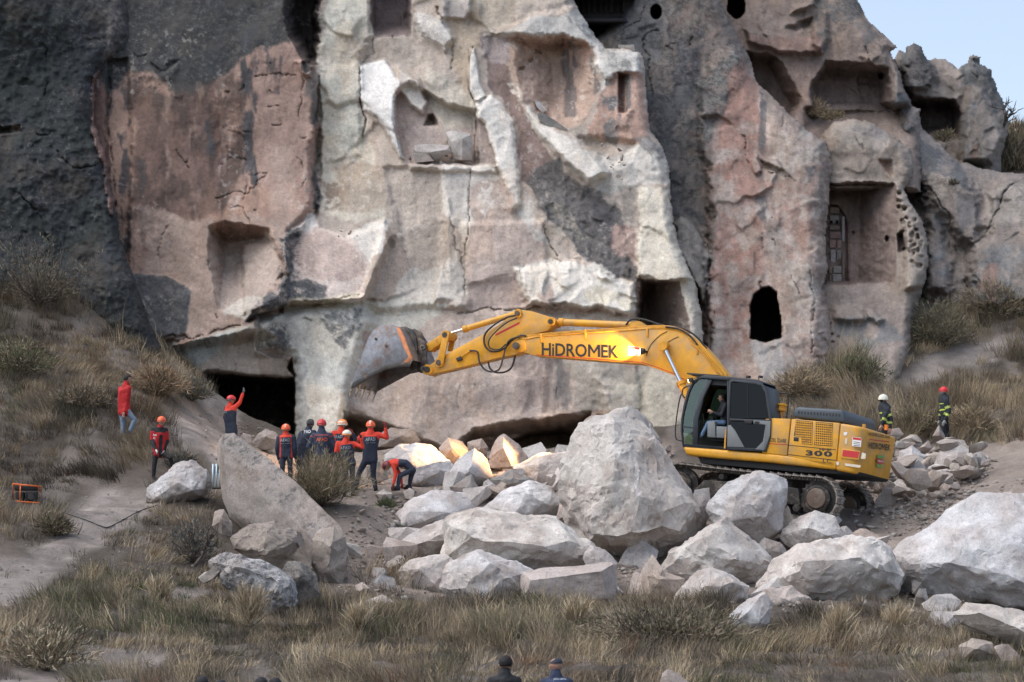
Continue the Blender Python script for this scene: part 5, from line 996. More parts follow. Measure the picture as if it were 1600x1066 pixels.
# walled-up door masonry in the niche
blocks = [(1296, 336, 1311, 351, 0), (1295, 353, 1312, 361, 2), (1295, 362, 1314, 374, 1), (1295, 375, 1306, 389, 1), (1307, 375, 1315, 389, 1), (1297, 390, 1306, 416, 0), (1307, 391, 1315, 414, 0), (1294, 417, 1300, 428, 2), (1301, 416, 1315, 428, 0), (1295, 430, 1299, 444, 2), (1300, 428, 1315, 446, 0), (1315, 338, 1320, 392, 3), (1315, 393, 1320, 446, 2), (1296, 324, 1312, 335, 2)]
bm_cols = [(.42, .39, .36), (.36, .24, .20), (.30, .24, .20), (.52, .49, .46)]
for (x0, y0, x1, y1, ci) in blocks:
    Y = cliff_depth(1306, (y0 + y1) / 2) - .04; a = P(x0 + .6, y1 - .6, Y); b2 = P(x1 - .6, y0 + .6, Y); dx, dz = b2.x - a.x, b2.z - a.z
    bm = bmesh.new(); bmesh.ops.create_cube(bm, size=1); bmesh.ops.scale(bm, vec=(dx, .22, dz), verts=bm.verts); bmesh.ops.bevel(bm, geom=bm.edges[:], offset=.02, segments=1, affect='EDGES')
    me = bpy.data.meshes.new('stone_block'); bm.to_mesh(me); bm.free(); setcol(me, np.array(bm_cols[ci]) * rnd.uniform(.85, 1.1)); me.materials.append(rock_m)
    o = bpy.data.objects.new('stone_block', me); o.location = ((a.x + b2.x) / 2, Y + rnd.uniform(-.02, .03), (a.z + b2.z) / 2); o.parent = cliff_objs['E']; C.objects.link(o)
for hx in (1299, 1308):
    me = bpy.data.meshes.new('vent_hole'); bm = bmesh.new(); bmesh.ops.create_cube(bm, size=1); bmesh.ops.scale(bm, vec=(.09, .05, .10), verts=bm.verts); bm.to_mesh(me); bm.free()
    me.materials.append(plain('hole_dark', (.01, .009, .008), 1.0)); o = bpy.data.objects.new('vent_hole', me); o.location = P(hx, 347, cliff_depth(1306, 347) - .155); o.parent = cliff_objs['E']; C.objects.link(o)
# ================================================================== EXCAVATOR
PSI, PIT, ROL = R(25), R(6.5), R(2.0)
f_ = Vector((-math.cos(PSI) * math.cos(PIT), math.sin(PSI) * math.cos(PIT), math.sin(PIT)))
l_ = Vector((-math.sin(PSI), -math.cos(PSI), 0)).normalized(); l_ = (l_ - f_ * l_.dot(f_)).normalized(); u_ = f_.cross(l_)
l_ = (l_ * math.cos(ROL) + u_ * math.sin(ROL)); u_ = f_.cross(l_)
XO = P(1175, 806, 80.3)
XM = Matrix((( f_.x, l_.x, u_.x, XO.x), (f_.y, l_.y, u_.y, XO.y), (f_.z, l_.z, u_.z, XO.z), (0, 0, 0, 1)))
XI = XM.inverted(); CAM0 = XI @ Vector((0, 0, CAMZ)); XR = XI.to_3x3()
exc = bpy.data.objects.new('excavator', None); C.objects.link(exc); exc.matrix_world = XM
tag(exc, 'yellow tracked excavator with raised boom and open cab door', 'excavator')
def ML(px, py, val, axis=1):
    d = XR @ Vector(ray(px, py)); t = (val - CAM0[axis]) / d[axis]; return CAM0 + d * t
yel = plain('yellow_paint', (.66, .325, .022), .46, 0, .18, 2.6, .03, .45, ((.36, .26, .15), .47, .55))
yel2 = plain('yellow_worn_paint', (.62, .30, .025), .5, 0, .18, 6.0, .05, .4, ((.12, .08, .05), .56, .8))
blk = plain('black_rubber', (.014, .014, .015), .55, 0, .2, 8)
dkm = plain('dark_steel', (.045, .042, .040), .5, .5, .3, 5, .1, .5, ((.16, .12, .09), .5, .7))
trk = plain('dusty_track_steel', (.035, .032, .030), .7, .2, .35, 7, .2, .4, ((.20, .17, .145), .50, .75))
shoe_m = plain('dust_caked_steel', (.10, .09, .08), .85, .1, .3, 9, .2, .3, ((.38, .34, .30), .42, .9))
hub_m = plain('rusty_hub', (.15, .11, .085), .45, .4, .3, 5, .1, .4, ((.30, .26, .22), .55, .6))
steel = plain('worn_bucket_steel', (.20, .21, .23), .45, .55, .4, 5, .15, .5, ((.16, .10, .07), .50, .85))
rim_m = plain('copper_coloured_edge', (.50, .20, .09), .4, .5, .3, 6, .1)
chrome = plain('chrome_rod', (.75, .77, .80), .18, 1.0, .03)
slate = plain('blue_grey_hood', (.045, .062, .080), .45, 0, .12, 3, .02, .5, ((.14, .13, .12), .66, .4))
cabm = plain('blue_black_cab_frame', (.016, .021, .028), .4, 0, .15, 4)
trim = plain('grey_cab_trim', (.16, .175, .18), .6, 0, .08)
drk = plain('dark_cab_lining', (.02, .022, .024), .7, 0, .1)
redp = plain('red_decal', (.50, .02, .02), .5, 0, .08); whtp = plain('white_decal', (.75, .75, .74), .5, 0, .05); blkp = plain('black_lettering', (.012, .011, .011), .5, 0, .05); grnp = plain('green_decal', (.12, .35, .07), .5, 0, .05)
orange_m = plain('amber_lens', (.75, .22, .02), .3)
def glassm(name, tint, gl=.12):
    m = bpy.data.materials.new(name); m.use_nodes = True; nt = m.node_tree; nt.nodes.clear(); out = N(nt, 'ShaderNodeOutputMaterial')
    t = N(nt, 'ShaderNodeBsdfTransparent'); t.inputs[0].default_value = (*tint, 1); g = N(nt, 'ShaderNodeBsdfGlossy', Roughness=.06); g.inputs[0].default_value = (.9, .95, 1, 1)
    mx = N(nt, 'ShaderNodeMixShader'); fr = N(nt, 'ShaderNodeFresnel', IOR=1.5); ad = N(nt, 'ShaderNodeMath', operation='ADD'); ad.inputs[1].default_value = gl
    nt.links.new(fr.outputs[0], ad.inputs[0]); nt.links.new(ad.outputs[0], mx.inputs[0]); nt.links.new(t.outputs[0], mx.inputs[1]); nt.links.new(g.outputs[0], mx.inputs[2]); nt.links.new(mx.outputs[0], out.inputs[0]); return m
gl_front = glassm('greenish_glass', (.55, .72, .55), .03); gl_door = glassm('smoked_glass', (.10, .095, .08), -.02)
def fin(bm, name, mat, parent=exc, bev=.0, seg=2, sm=30):
    bmesh.ops.recalc_face_normals(bm, faces=bm.faces[:])
    if bev: bmesh.ops.bevel(bm, geom=[e for e in bm.edges if e.is_manifold and e.calc_face_angle(0) > .4], offset=bev, segments=seg, affect='EDGES', profile=.5, clamp_overlap=True)
    me = bpy.data.meshes.new(name); bm.to_mesh(me); bm.free(); me.polygons.foreach_set('use_smooth', [True] * len(me.polygons)); me.set_sharp_from_angle(angle=R(sm))
    me.materials.append(mat); o = bpy.data.objects.new(name, me); C.objects.link(o)
    if parent is not None: o.parent = parent
    return o
def prism_bm(bm, pts, a, b):
    """pts list of (x,z) local, extruded from y=a to y=b"""
    v0 = [bm.verts.new((x, a, z)) for x, z in pts]; v1 = [bm.verts.new((x, b, z)) for x, z in pts]; n = len(pts)
    bm.faces.new(v0); bm.faces.new(v1[::-1])
    for i in range(n): bm.faces.new((v0[i], v0[(i + 1) % n], v1[(i + 1) % n], v1[i]))
def prism(name, pxs, a, b, mat, parent=exc, ref=None, bev=.015, **k):
    ref = max(a, b) if ref is None else ref; bm = bmesh.new(); pts = []
    for x, y in pxs: q = ML(x, y, ref); pts.append((q.x, q.z))
    prism_bm(bm, pts, a, b); return fin(bm, name, mat, parent, bev, **k)
def box(name, x0, x1, y0, y1, z0, z1, mat, parent=exc, bev=.015, **k):
    bm = bmesh.new(); bmesh.ops.create_cube(bm, size=1, matrix=Matrix.Translation(((x0 + x1) / 2, (y0 + y1) / 2, (z0 + z1) / 2)) @ Matrix.Diagonal((abs(x1 - x0), abs(y1 - y0), abs(z1 - z0), 1))); return fin(bm, name, mat, parent, bev, **k)
def cyl(name, p, q, r, mat, parent=exc, seg=20, r2=None, bev=.0):
    p, q = Vector(p), Vector(q); d = q - p; bm = bmesh.new()
    bmesh.ops.create_cone(bm, cap_ends=True, segments=seg, radius1=r, radius2=r if r2 is None else r2, depth=d.length, matrix=Matrix.Translation((p + q) / 2) @ d.to_track_quat('Z', 'Y').to_matrix().to_4x4()); return fin(bm, name, mat, parent, bev, 1)
def curve_pts(pts, n=6):
    out = []; p = [Vector(a) for a in pts]
    for i in range(len(p) - 1):
        a, b, c, d = p[max(i - 1, 0)], p[i], p[i + 1], p[min(i + 2, len(p) - 1)]
        for k in range(n):
            t = k / n; out.append(.5 * ((2 * b) + (c - a) * t + (2 * a - 5 * b + 4 * c - d) * t * t + (3 * b - a - 3 * c + d) * t ** 3))
    out.append(p[-1]); return out
def hose(name, pxs, lat, r, mat, parent=exc, n=6):
    pts = [ML(x, y, lat if not isinstance(lat, (list, tuple)) else lat[i]) for i, (x, y) in enumerate(pxs)]
    return tubes(name, [curve_pts(pts, n)], r, mat, parent, 1.0, 8)
_gl = {}
def glyph(ch, bold):
    if (ch, bold) not in _gl:
        if ch == 'M':
            w_ = .11 + bold * 2; V = [(0, 0), (w_, 0), (w_, .46), (.40, .16), (.80 - w_, .46), (.80 - w_, 0), (.80, 0), (.80, .7), (.80 - w_, .7), (.40, .34), (w_, .7), (0, .7)]
            F = [(0, 1, 2, 10, 11), (2, 3, 9, 10), (3, 4, 8, 9), (4, 5, 6, 7, 8)]
        else:
            cu = bpy.data.curves.new('t', 'FONT'); cu.body = ch; cu.size = 1; cu.offset = bold; cu.resolution_u = 3
            to = bpy.data.objects.new('t', cu); C.objects.link(to); bpy.context.view_layer.update()
            me = bpy.data.meshes.new_from_object(to.evaluated_get(bpy.context.evaluated_depsgraph_get())); bpy.data.objects.remove(to)
            V = [tuple(v.co[:2]) for v in me.vertices]; F = [tuple(p.vertices) for p in me.polygons]
        x0 = min(v[0] for v in V); _gl[(ch, bold)] = ([(v[0] - x0, v[1]) for v in V], F, max(v[0] for v in V) - x0)
    return _gl[(ch, bold)]
def text_mesh(s, bold=.012, sx=1.0):
    V = []; F = []; x = 0
    for ch in s:
        if ch == ' ': x += .28; continue
        v, f, w_ = glyph(ch, bold); n = len(V); V += [(a + x, b, 0) for a, b in v]; F += [tuple(k + n for k in q) for q in f]; x += w_ + (.0 if ch == 'R' else .075)
    me = bpy.data.meshes.new('t'); me.from_pydata(V, [], F); return me
def text(name, s, c00, c10, c11, c01, mat, parent, off, bold=.012):
    """map the text's bounding box onto the quad of four local points (bottom-left, bottom-right, top-right, top-left as read)"""
    me = text_mesh(s, bold); n = len(me.vertices); co = np.empty(n * 3, dtype=np.float32); me.vertices.foreach_get('co', co); co = co.reshape(-1, 3)
    mn, mx = co.min(0), co.max(0); u = ((co[:, 0] - mn[0]) / (mx[0] - mn[0]))[:, None]; v = ((co[:, 1] - mn[1]) / (mx[1] - mn[1]))[:, None]
    A_, B_, C_, D_ = (np.array(q) for q in (c00, c10, c11, c01)); w_ = (A_ * (1 - u) + B_ * u) * (1 - v) + (D_ * (1 - u) + C_ * u) * v + np.array(off)
    me.vertices.foreach_set('co', w_.astype(np.float32).ravel()); me.update(); me.name = name; me.materials.clear(); me.materials.append(mat)
    o = bpy.data.objects.new(name, me); o.parent = parent; C.objects.link(o); return o
def decal(name, pxs, lat, mat, parent, axis=1, off=.006):
    s = 1 if axis == 1 else -1; q = [ML(x, y, lat + s * off, axis) for x, y in pxs]
    me = bpy.data.meshes.new(name); me.from_pydata([tuple(a) for a in q], [], [tuple(range(len(q)))]); me.materials.append(mat); o = bpy.data.objects.new(name, me); o.parent = parent; C.objects.link(o); return o
# ---- undercarriage
RS = .57
sp_n = ML(1275, 779, 1.6); id_n = Vector((sp_n.x + 3.95, 0, sp_n.z)); sp_n = Vector((sp_n.x, 0, sp_n.z))
def track(y0, y1):
    t = empty('track'); t.parent = exc
    cx0, cx1, cz_ = sp_n.x, id_n.x, sp_n.z; L = cx1 - cx0; per = 2 * L + 2 * math.pi * RS; n = 53; yc = (y0 + y1) / 2
    bm = bmesh.new(); bmesh.ops.create_cube(bm, size=1, matrix=Matrix.Diagonal((per / n * .93, y1 - y0, .035, 1)))
    bmesh.ops.create_cube(bm, size=1, matrix=Matrix.Translation((.05, 0, .03)) @ Matrix.Diagonal((.025, y1 - y0, .05, 1)))
    bmesh.ops.create_cube(bm, size=1, matrix=Matrix.Translation((0, 0, -.05)) @ Matrix.Diagonal((per / n * .8, .22, .08, 1)))
    me = bpy.data.meshes.new('track_shoe'); bm.to_mesh(me); bm.free(); me.materials.append(shoe_m)
    for i in range(n):
        s = per * i / n
        if s < L: p = (cx0 + s, cz_ + RS, 0)
        elif s < L + math.pi * RS: a = (s - L) / RS; p = (cx1 + RS * math.sin(a), cz_ + RS * math.cos(a), a)
        elif s < 2 * L + math.pi * RS: p = (cx1 - (s - L - math.pi * RS), cz_ - RS, math.pi)
        else: a = (s - 2 * L - math.pi * RS) / RS; p = (cx0 - RS * math.sin(a), cz_ - RS * math.cos(a), math.pi + a)
        sag = -.03 * math.sin(math.pi * s / L) if s < L else 0
        o = bpy.data.objects.new('track_shoe', me); o.location = (p[0], yc, p[1] + sag); o.rotation_euler = (0, p[2], 0); o.parent = t; C.objects.link(o)
    for cx_, nm in ((cx0, 'sprocket'), (cx1, 'idler_wheel')):
        bm = bmesh.new(); k = 42; pts = []
        for i in range(k): a = 2 * math.pi * i / k; r = RS - (.03 if i % 2 else .10) if nm == 'sprocket' else RS - .07; pts.append((cx_ + r * math.cos(a), cz_ + r * math.sin(a)))
        prism_bm(bm, pts, yc - .10, yc + .10); fin(bm, nm, trk, t)
        cyl('hub_cover', (cx_, y0 + .06, cz_), (cx_, y1 - .03, cz_), .36, trk, t, 28, bev=.03); cyl('hub_plate', (cx_, y0 + .02, cz_), (cx_, y1 + .02, cz_), .27, hub_m, t, 28, bev=.02)
    bm = bmesh.new(); prism_bm(bm, [(cx0 + .45, cz_ - .22), (cx0 + .55, cz_ + .22), (cx0 + 1.2, cz_ + .28), (cx1 - .7, cz_ + .20), (cx1 - .45, cz_ - .1), (cx1 - .5, cz_ - .25)], yc - .2, y1 - .08); fin(bm, 'track_frame', trk, t, .03)
    for i in range(8): x = cx0 + .55 + i * (L - 1.1) / 7; cyl('roller', (x, yc - .2, cz_ - .30), (x, yc + .22, cz_ - .30), .10, trk, t, 16)
    for i in (0, 1): x = cx0 + 1.25 + i * 1.5; cyl('roller', (x, yc - .2, cz_ + .33), (x, yc + .26, cz_ + .33), .075, trk, t, 16)
    return t
track(1.0, 1.6); track(-1.6, -1.0)
zt = sp_n.z + RS
box('undercarriage', sp_n.x + .9, id_n.x - .9, -1.0, 1.0, sp_n.z - .15, zt + .02, trk)
slew_x = (sp_n.x + id_n.x) / 2
cyl('slew_ring', (slew_x, 0, zt), (slew_x, 0, zt + .26), .72, drk, seg=36)
# ---- house
LT = 1.48
side = prism('deck_frame', [(1066, 698), (1130, 703), (1207, 709), (1306, 720), (1306, 734), (1205, 723), (1120, 716), (1072, 711)], -LT, LT, yel, bev=.07, seg=3)
prism('belly_plate', [(1090, 713), (1305, 734), (1345, 738), (1340, 742), (1250, 738), (1095, 724)], -1.2, 1.3, drk)
bay = prism('side_panel', [(1196, 653), (1235, 654.5), (1229.5, 712), (1190, 708)], .25, LT, yel, bev=.03)
eng = prism('engine_door', [(1236.5, 654.5), (1312, 661), (1305.5, 733), (1230.5, 713)], .25, LT, yel, bev=.03)
prism('engine_bay', [(1206, 657), (1312, 664), (1306, 733), (1200, 710)], -LT, .24, yel, ref=.25, bev=.05)
decal('panel_seam', [(1230, 695), (1306, 702.5), (1306, 703.5), (1230, 696)], LT, blkp, eng); decal('panel_seam', [(1230, 709.5), (1306, 719), (1306, 720), (1230, 710.5)], LT, blkp, eng)
# counterweight : rounded block in plan
c0 = ML(1312, 661, LT); c1 = ML(1351, 668, LT); c2 = ML(1350, 742, LT); c3 = ML(1306, 735, LT)
bm = bmesh.new(); RR = .30; xr = c1.x; xf = c0.x + .0; zt0 = c0.z; zt1 = c1.z; zb0 = c3.z; zb1 = c2.z
plan = [(xf - .01, LT), (xr + RR, LT)] + [(xr + RR - RR * math.sin(a), LT - RR + RR * math.cos(a)) for a in [R(15 * k) for k in range(1, 7)]]
plan = plan + [(x, -y) for x, y in plan[::-1]]
def zi(x, za, zb): t = (xf - x) / (xf - xr); return za + (zb - za) * t
top = [bm.verts.new((x, y, zi(x, zt0, zt1))) for x, y in plan]; bot = [bm.verts.new((x + (.06 if x < xf - .3 else 0), y * .985, zi(x, zb0, zb1))) for x, y in plan]
bm.faces.new(top); bm.faces.new(bot[::-1])
for i in range(len(plan)): j = (i + 1) % len(plan); bm.faces.new((top[i], bot[i], bot[j], top[j]))
cw_ = fin(bm, 'counterweight', yel, exc, .07, 3, 40)
prism('lamp_recess', [(1315, 701), (1344, 705), (1342, 719), (1314, 716)], LT - .05, LT + .012, yel, cw_, bev=.008); decal('red_reflector', [(1317, 703), (1343, 706), (1340.5, 716), (1316, 713)], LT + .012, redp, cw_)
decal('warning_sticker', [(1332, 682.5), (1346, 684.5), (1345, 698.5), (1331.5, 697)], LT, whtp, cw_); decal('sticker_heading', [(1332.6, 683), (1345.6, 685), (1345.4, 688.5), (1332.6, 687)], LT, redp, cw_, off=.009)
for k in range(3): decal('sticker_print', [(1333.5, 690 + k * 2.6), (1344, 691.4 + k * 2.6), (1344, 692.3 + k * 2.6), (1333.5, 690.9 + k * 2.6)], LT, blkp, cw_, off=.009)
def rearq(x0, y0, x1, y1, k=.13): return [ML(x0, y1, xr, 0), ML(x1, y1 + (x1 - x0) * k, xr, 0), ML(x1, y0 + (x1 - x0) * k, xr, 0), ML(x0, y0, xr, 0)]
ro = (-.008, 0, 0)
text('lettering', 'HiDROMEK', *rearq(1357, 690.5, 1391, 700.5), blkp, cw_, ro, .02); text('lettering', 'NEVŞEHİR İL ÖZEL İDARE', *rearq(1357, 674.5, 1391, 682), blkp, cw_, ro, .012)
decal('red_line', [(1359, 686), (1390, 690), (1390, 691.4), (1359, 687.4)], xr, redp, cw_, 0)
decal('inspection_sticker', [(1371, 711), (1381, 712.5), (1381, 717), (1371, 715.5)], xr, grnp, cw_, 0); decal('inspection_sticker', [(1370, 716.5), (1380.5, 718), (1380.5, 725), (1370, 723.5)], xr, redp, cw_, 0)
text('lettering', 'HIDRO', *rearq(1371, 718.6, 1379.5, 721.8), whtp, cw_, (-.012, 0, 0)); decal('inspection_sticker', [(1370, 725.5), (1379.5, 727), (1379, 731), (1370, 729.5)], xr, grnp, cw_, 0)
prism('scuff', [(1318, 676), (1324, 675), (1323, 680), (1319, 681)], LT, LT + .004, whtp, cw_, bev=0)
for q in ([(1347, 707), (1353, 709), (1352, 717), (1345, 717)], [(1306, 721), (1311, 722), (1311, 727), (1307, 727)], [(1320, 724), (1345, 727), (1344, 731), (1321, 728)], [(1321, 685), (1324, 685), (1323, 694), (1320, 693)]):
    prism('scuff', q, LT - .002, LT + .004, plain('bare_filler_patch', (.62, .56, .45), .6, 0, .1), cw_, bev=0)
cyl('amber_lamp', tuple(ML(1385, 672, -1.1)), tuple(ML(1385, 664, -1.1)), .055, orange_m)
cyl('lifting_lug', tuple(ML(1350, 668, .6)), tuple(ML(1350, 663, .6)), .05, yel)
# lettering on panels
q4 = lambda x0, yl, x1, yr, h, lat: [ML(x0, yl, lat), ML(x1, yr, lat), ML(x1, yr - h, lat), ML(x0, yl - h, lat)]
yo = (0, .006, 0)
text('lettering', 'ÖZEL İDARE', *q4(1201, 690.5, 1228.5, 692.2, 8, LT), blkp, bay, yo, .008); decal('red_line', [(1199, 692.6), (1230, 694.2), (1230, 695.4), (1199, 693.8)], LT, redp, bay)
text('lettering', 'HMK', *q4(1280.5, 704.6, 1300, 705.2, 4.2, LT), blkp, eng, yo, .02); text('lettering', '300', *q4(1259, 712, 1300.5, 714.2, 8.6, LT), blkp, eng, yo, .045); text('lettering', 'LC', *q4(1286, 723, 1299, 724, 5.5, LT), blkp, eng, yo, .0)
for gx0, gx1, cut in ((1242.5, 1270, True), (1273, 1301.5, False)):
    yT = lambda x: 656.5 + (x - 1242) * .085; yB = lambda x: 693 + (x - 1242) * .075
    g = prism('grille', [(gx0 + 1, yT(gx0)), (gx1, yT(gx1)), (gx1 - 2, yB(gx1)), (gx0 + (10 if cut else -1), yB(gx0)), (gx0 + (9 if cut else 0), yB(gx0) - 11), (gx0 - 2 if cut else gx0, yB(gx0) - 12)], LT - .02, LT + .006, drk, eng, bev=0)
    for k in range(10):
        t = (k + .5) / 10; y_ = lambda x: yT(x) * (1 - t) + yB(x) * t
        if cut and t > .68: xa = gx0 + 9
        else: xa = gx0
        prism('grille_bar', [(xa, y_(xa) - .7), (gx1 - 1.5, y_(gx1) - .7), (gx1 - 1.5, y_(gx1) + .7), (xa, y_(xa) + .7)], LT + .004, LT + .02, yel2, g, bev=0)
    for k in range(9):
        x = gx0 + 1.5 + (gx1 - gx0 - 3) * k / 8
        if cut and x < gx0 + 9: yb = yB(x) - 12
        else: yb = yB(x) - .5
        prism('grille_bar', [(x - .55, yT(x) + .5), (x + .55, yT(x) + .5), (x + .4, yb), (x - .7, yb)], LT + .004, LT + .018, yel2, g, bev=0)
prism('latch', [(1240, 683), (1247.5, 683.6), (1247.5, 689.6), (1240, 689)], LT, LT + .015, blkp, eng, bev=.003)
hood = prism('engine_hood', [(1238, 652), (1239, 641), (1246, 635.5), (1316, 640), (1320, 646), (1321, 661.5)], -1.35, 1.30, slate, bev=.07, seg=3)
for k in range(14):
    x = 1247 + k * 4.9; prism('hood_slot', [(x, 642.2 + k * .34), (x + 2.2, 642.4 + k * .34), (x + 2.0, 647 + k * .34), (x - .3, 646.8 + k * .34)], 1.29, 1.305, blkp, hood, bev=0)
pre = empty('air_cleaner'); pre.parent = exc; p0 = ML(1218, 655, .5)
for dz0, dz1, r_ in ((0, .22, .10), (.22, .30, .17), (.30, .36, .15), (.36, .42, .17)): cyl('cleaner_body', (p0.x, .5, p0.z + dz0), (p0.x, .5, p0.z + dz1), r_, yel if dz0 != .30 else yel2, pre, 20, bev=.01)
hose('mirror_frame', [(1229, 653), (1231, 635), (1231.5, 618), (1228, 614.5), (1203, 613)], -1.3, .022, blk)
# ---- boom group
BL = .26
boom = prism('boom', [(803, 533), (812, 527), (860, 524), (914, 519), (1010, 511.5), (1035, 512), (1058, 517), (1075, 524), (1093, 537), (1106, 550), (1120, 568), (1137, 589), (1150, 640), (1138, 662), (1115, 655), (1080, 603), (1054, 587), (1030, 578), (1003, 569), (953, 565), (835, 556), (820, 551), (806, 549)], -BL, BL, yel, bev=.02)
text('lettering', 'HiDROMEK', *q4(846.5, 556, 967, 560, 20.5, BL), blkp, boom, (0, .006, 0), .02)
def strip(name, pts, w, lat, mat, par):
    return decal(name, [(x, y - w / 2) for x, y in pts] + [(x, y + w / 2) for x, y in pts[::-1]], lat, mat, par)
strip('red_line', [(838, 554.5), (953, 562.5), (1003, 566.5), (1030, 575), (1054, 584.5), (1078, 598)], 1.3, BL, redp, boom)
strip('weld_seam', [(846, 528), (846, 529)], .1, BL, blkp, boom); decal('weld_seam', [(968, 518), (968.7, 518), (968.7, 563), (968, 563)], BL, yel2, boom)
stk = decal('warning_sticker', [(982.5, 541.5), (1000, 542.5), (1000, 556), (982.5, 555)], BL, whtp, boom); decal('sticker_heading', [(983, 542), (999.5, 543), (999.5, 546.5), (983, 545.5)], BL, redp, boom, off=.009)
for k in range(3): decal('sticker_print', [(985, 547.8 + k * 2.4), (997, 548.6 + k * 2.4), (997, 549.4 + k * 2.4), (985, 548.6 + k * 2.4)], BL, redp, boom, off=.009)
prism('end_fork', [(799, 536), (806, 530), (820, 532), (822, 546), (812, 551), (801, 547)], -BL - .05, BL + .03, yel2, boom, bev=.02)
for px_, py_, r_, nm in ((808, 541, .10, 'pivot_pin'), (1036, 540, .10, 'pivot_pin')): a = ML(px_, py_, BL); cyl(nm, (a.x, -BL - .12, a.z), (a.x, BL + .12, a.z), r_, dkm, boom)
prism('cylinder_bracket', [(982, 512), (990, 503), (1000, 502), (1012, 510), (1012, 514), (985, 516)], -.12, .12, yel, boom, ref=0)
# arm
arm = prism('arm', [(668, 586), (665, 574), (690, 558), (712, 545), (757, 521), (784, 504), (806, 487), (815, 484.5), (830, 486), (849, 492), (862, 497), (868, 505), (855, 517), (828, 524), (820, 546), (806, 554), (780, 559), (740, 569), (700, 579)], -.2, .2, yel, bev=.02)
strip('red_stripe', [(774, 523.5), (812, 504.5)], 3.2, .2, redp, arm)
for px_, py_, r_ in ((810, 490, .07), (862, 503, .07), (697, 524, .08), (687, 567, .08), (669, 578, .09)): a = ML(px_, py_, .2); cyl('pivot_pin', (a.x, -.3, a.z), (a.x, .3, a.z), r_, dkm, arm); cyl('pin_boss', (a.x, -.27, a.z), (a.x, .265, a.z), r_ * 1.7, yel2, arm)
def ram(nm, a, b, t, r, lat, par, rodfirst=True):
    """barrel from a to a+(b-a)*t, chrome rod onward to b"""
    p = ML(*a, lat); q = ML(*b, lat); m = p.lerp(q, t); e = empty(nm); e.parent = exc
    cyl('barrel', p, m, r, yel, e, 24, bev=.01); cyl('gland', p.lerp(q, t - .04), p.lerp(q, t + .02), r * 1.2, yel2, e, 24, bev=.01); cyl('rod', m, q, r * .5, chrome, e, 16)
    for z in (p, q): cyl('eye', (z.x, z.y - .09, z.z), (z.x, z.y + .09, z.z), r * 1.25, yel2, e, 20, bev=.01)
    return e
ram('bucket_cylinder', (811, 489), (697, 523), .74, .085, 0, exc)
ac = ram('arm_cylinder', (998, 509), (863, 503), .90, .10, 0, exc)
ram('lift_cylinder', (1084, 640), (1037, 541), .42, .115, BL + .17, exc); ram('lift_cylinder', (1084, 640), (1037, 541), .42, .115, -BL - .17, exc)
for lt in (-.26, .26):
    prism('rocker_link', [(692, 521), (702, 520), (692, 569), (684, 570), (683, 563)], lt - .03, lt + .03, yel2, exc, bev=.01)
prism('bucket_link', [(694, 519), (702, 527), (672, 549), (663, 547), (662, 540)], -.16, .16, yel2, exc, bev=.02)
prism('bucket_link', [(704, 520), (713, 520), (706, 549), (699, 549)], -.34, -.28, yel2, exc, ref=-.28, bev=.01)
# coupler + bucket
for lt in (-.22, .22): prism('coupler_plate', [(646, 527), (656, 528), (664, 533), (667.5, 543), (667, 560), (670, 578), (664, 584), (655, 582), (647, 574), (643, 560), (645, 545)], lt - .03, lt + .03, dkm, exc, ref=lt, bev=.01)
for px_, py_ in ((661, 543), (662, 576), (641, 538), (645, 573)): a = ML(px_, py_, .25); cyl('coupler_pin', (a.x, -.29, a.z), (a.x, .29, a.z), .075, shoe_m)
for px_, py_ in ((661, 543), (662, 576), (641, 538), (645, 573)): a = ML(px_, py_, .25); cyl('pin_cap', (a.x, .26, a.z), (a.x, .315, a.z), .045, dkm)
BW = .78
bucket = empty('bucket'); bucket.parent = exc
shell_px = [(549, 604), (556, 582), (563, 565), (569, 545), (576, 528), (584, 516), (597, 507), (611, 507.5), (622, 512), (630, 524), (637, 542), (645, 563)]
spl = [ML(x, y, BW) for x, y in shell_px]; cc_ = sum(spl, Vector()) / len(spl)
bm = bmesh.new(); inner = [p.lerp(cc_, .06) for p in spl]
ring = [(p.x, p.z) for p in spl] + [(p.x, p.z) for p in inner[::-1]]; prism_bm(bm, ring, -BW, BW); fin(bm, 'bucket_shell', steel, bucket, 0)
sidep = [(x, y) for x, y in shell_px] + [(640, 571), (626, 570), (602, 575), (574, 590)]
for lt in (-BW, BW):
    bm = bmesh.new(); pts = [ML(x, y, BW) for x, y in sidep]; prism_bm(bm, [(p.x, p.z) for p in pts], lt - .02, lt + .02); fin(bm, 'side_plate', steel, bucket, .006)
bm = bmesh.new(); pts = [ML(x, y, BW) for x, y in [(552, 598), (575, 585), (602, 571), (626, 566), (640, 567), (641, 573), (626, 573), (602, 578), (574, 593), (549, 608)]]; prism_bm(bm, [(p.x, p.z) for p in pts], BW - .03, BW + .035); fin(bm, 'side_cutter', dkm, bucket, .006)
bm = bmesh.new(); pts = [ML(x, y, BW) for x, y in [(619, 510), (626, 514), (633, 528), (639, 545), (645, 560), (638, 569), (630, 568), (639, 558), (632, 545), (625, 528)]]; prism_bm(bm, [(p.x, p.z) for p in pts], BW - .02, BW + .03); fin(bm, 'copper_edge', rim_m, bucket, .006)  # copper-orange strip along the right edge of the near side plate
for px_, py_, r_ in ((604, 541, .05), (588, 530, .04)): a = ML(px_, py_, BW); cyl('plate_boss', (a.x, BW, a.z), (a.x, BW + .04, a.z), r_, dkm, bucket)
lipd = (spl[0] - spl[1]).normalized()
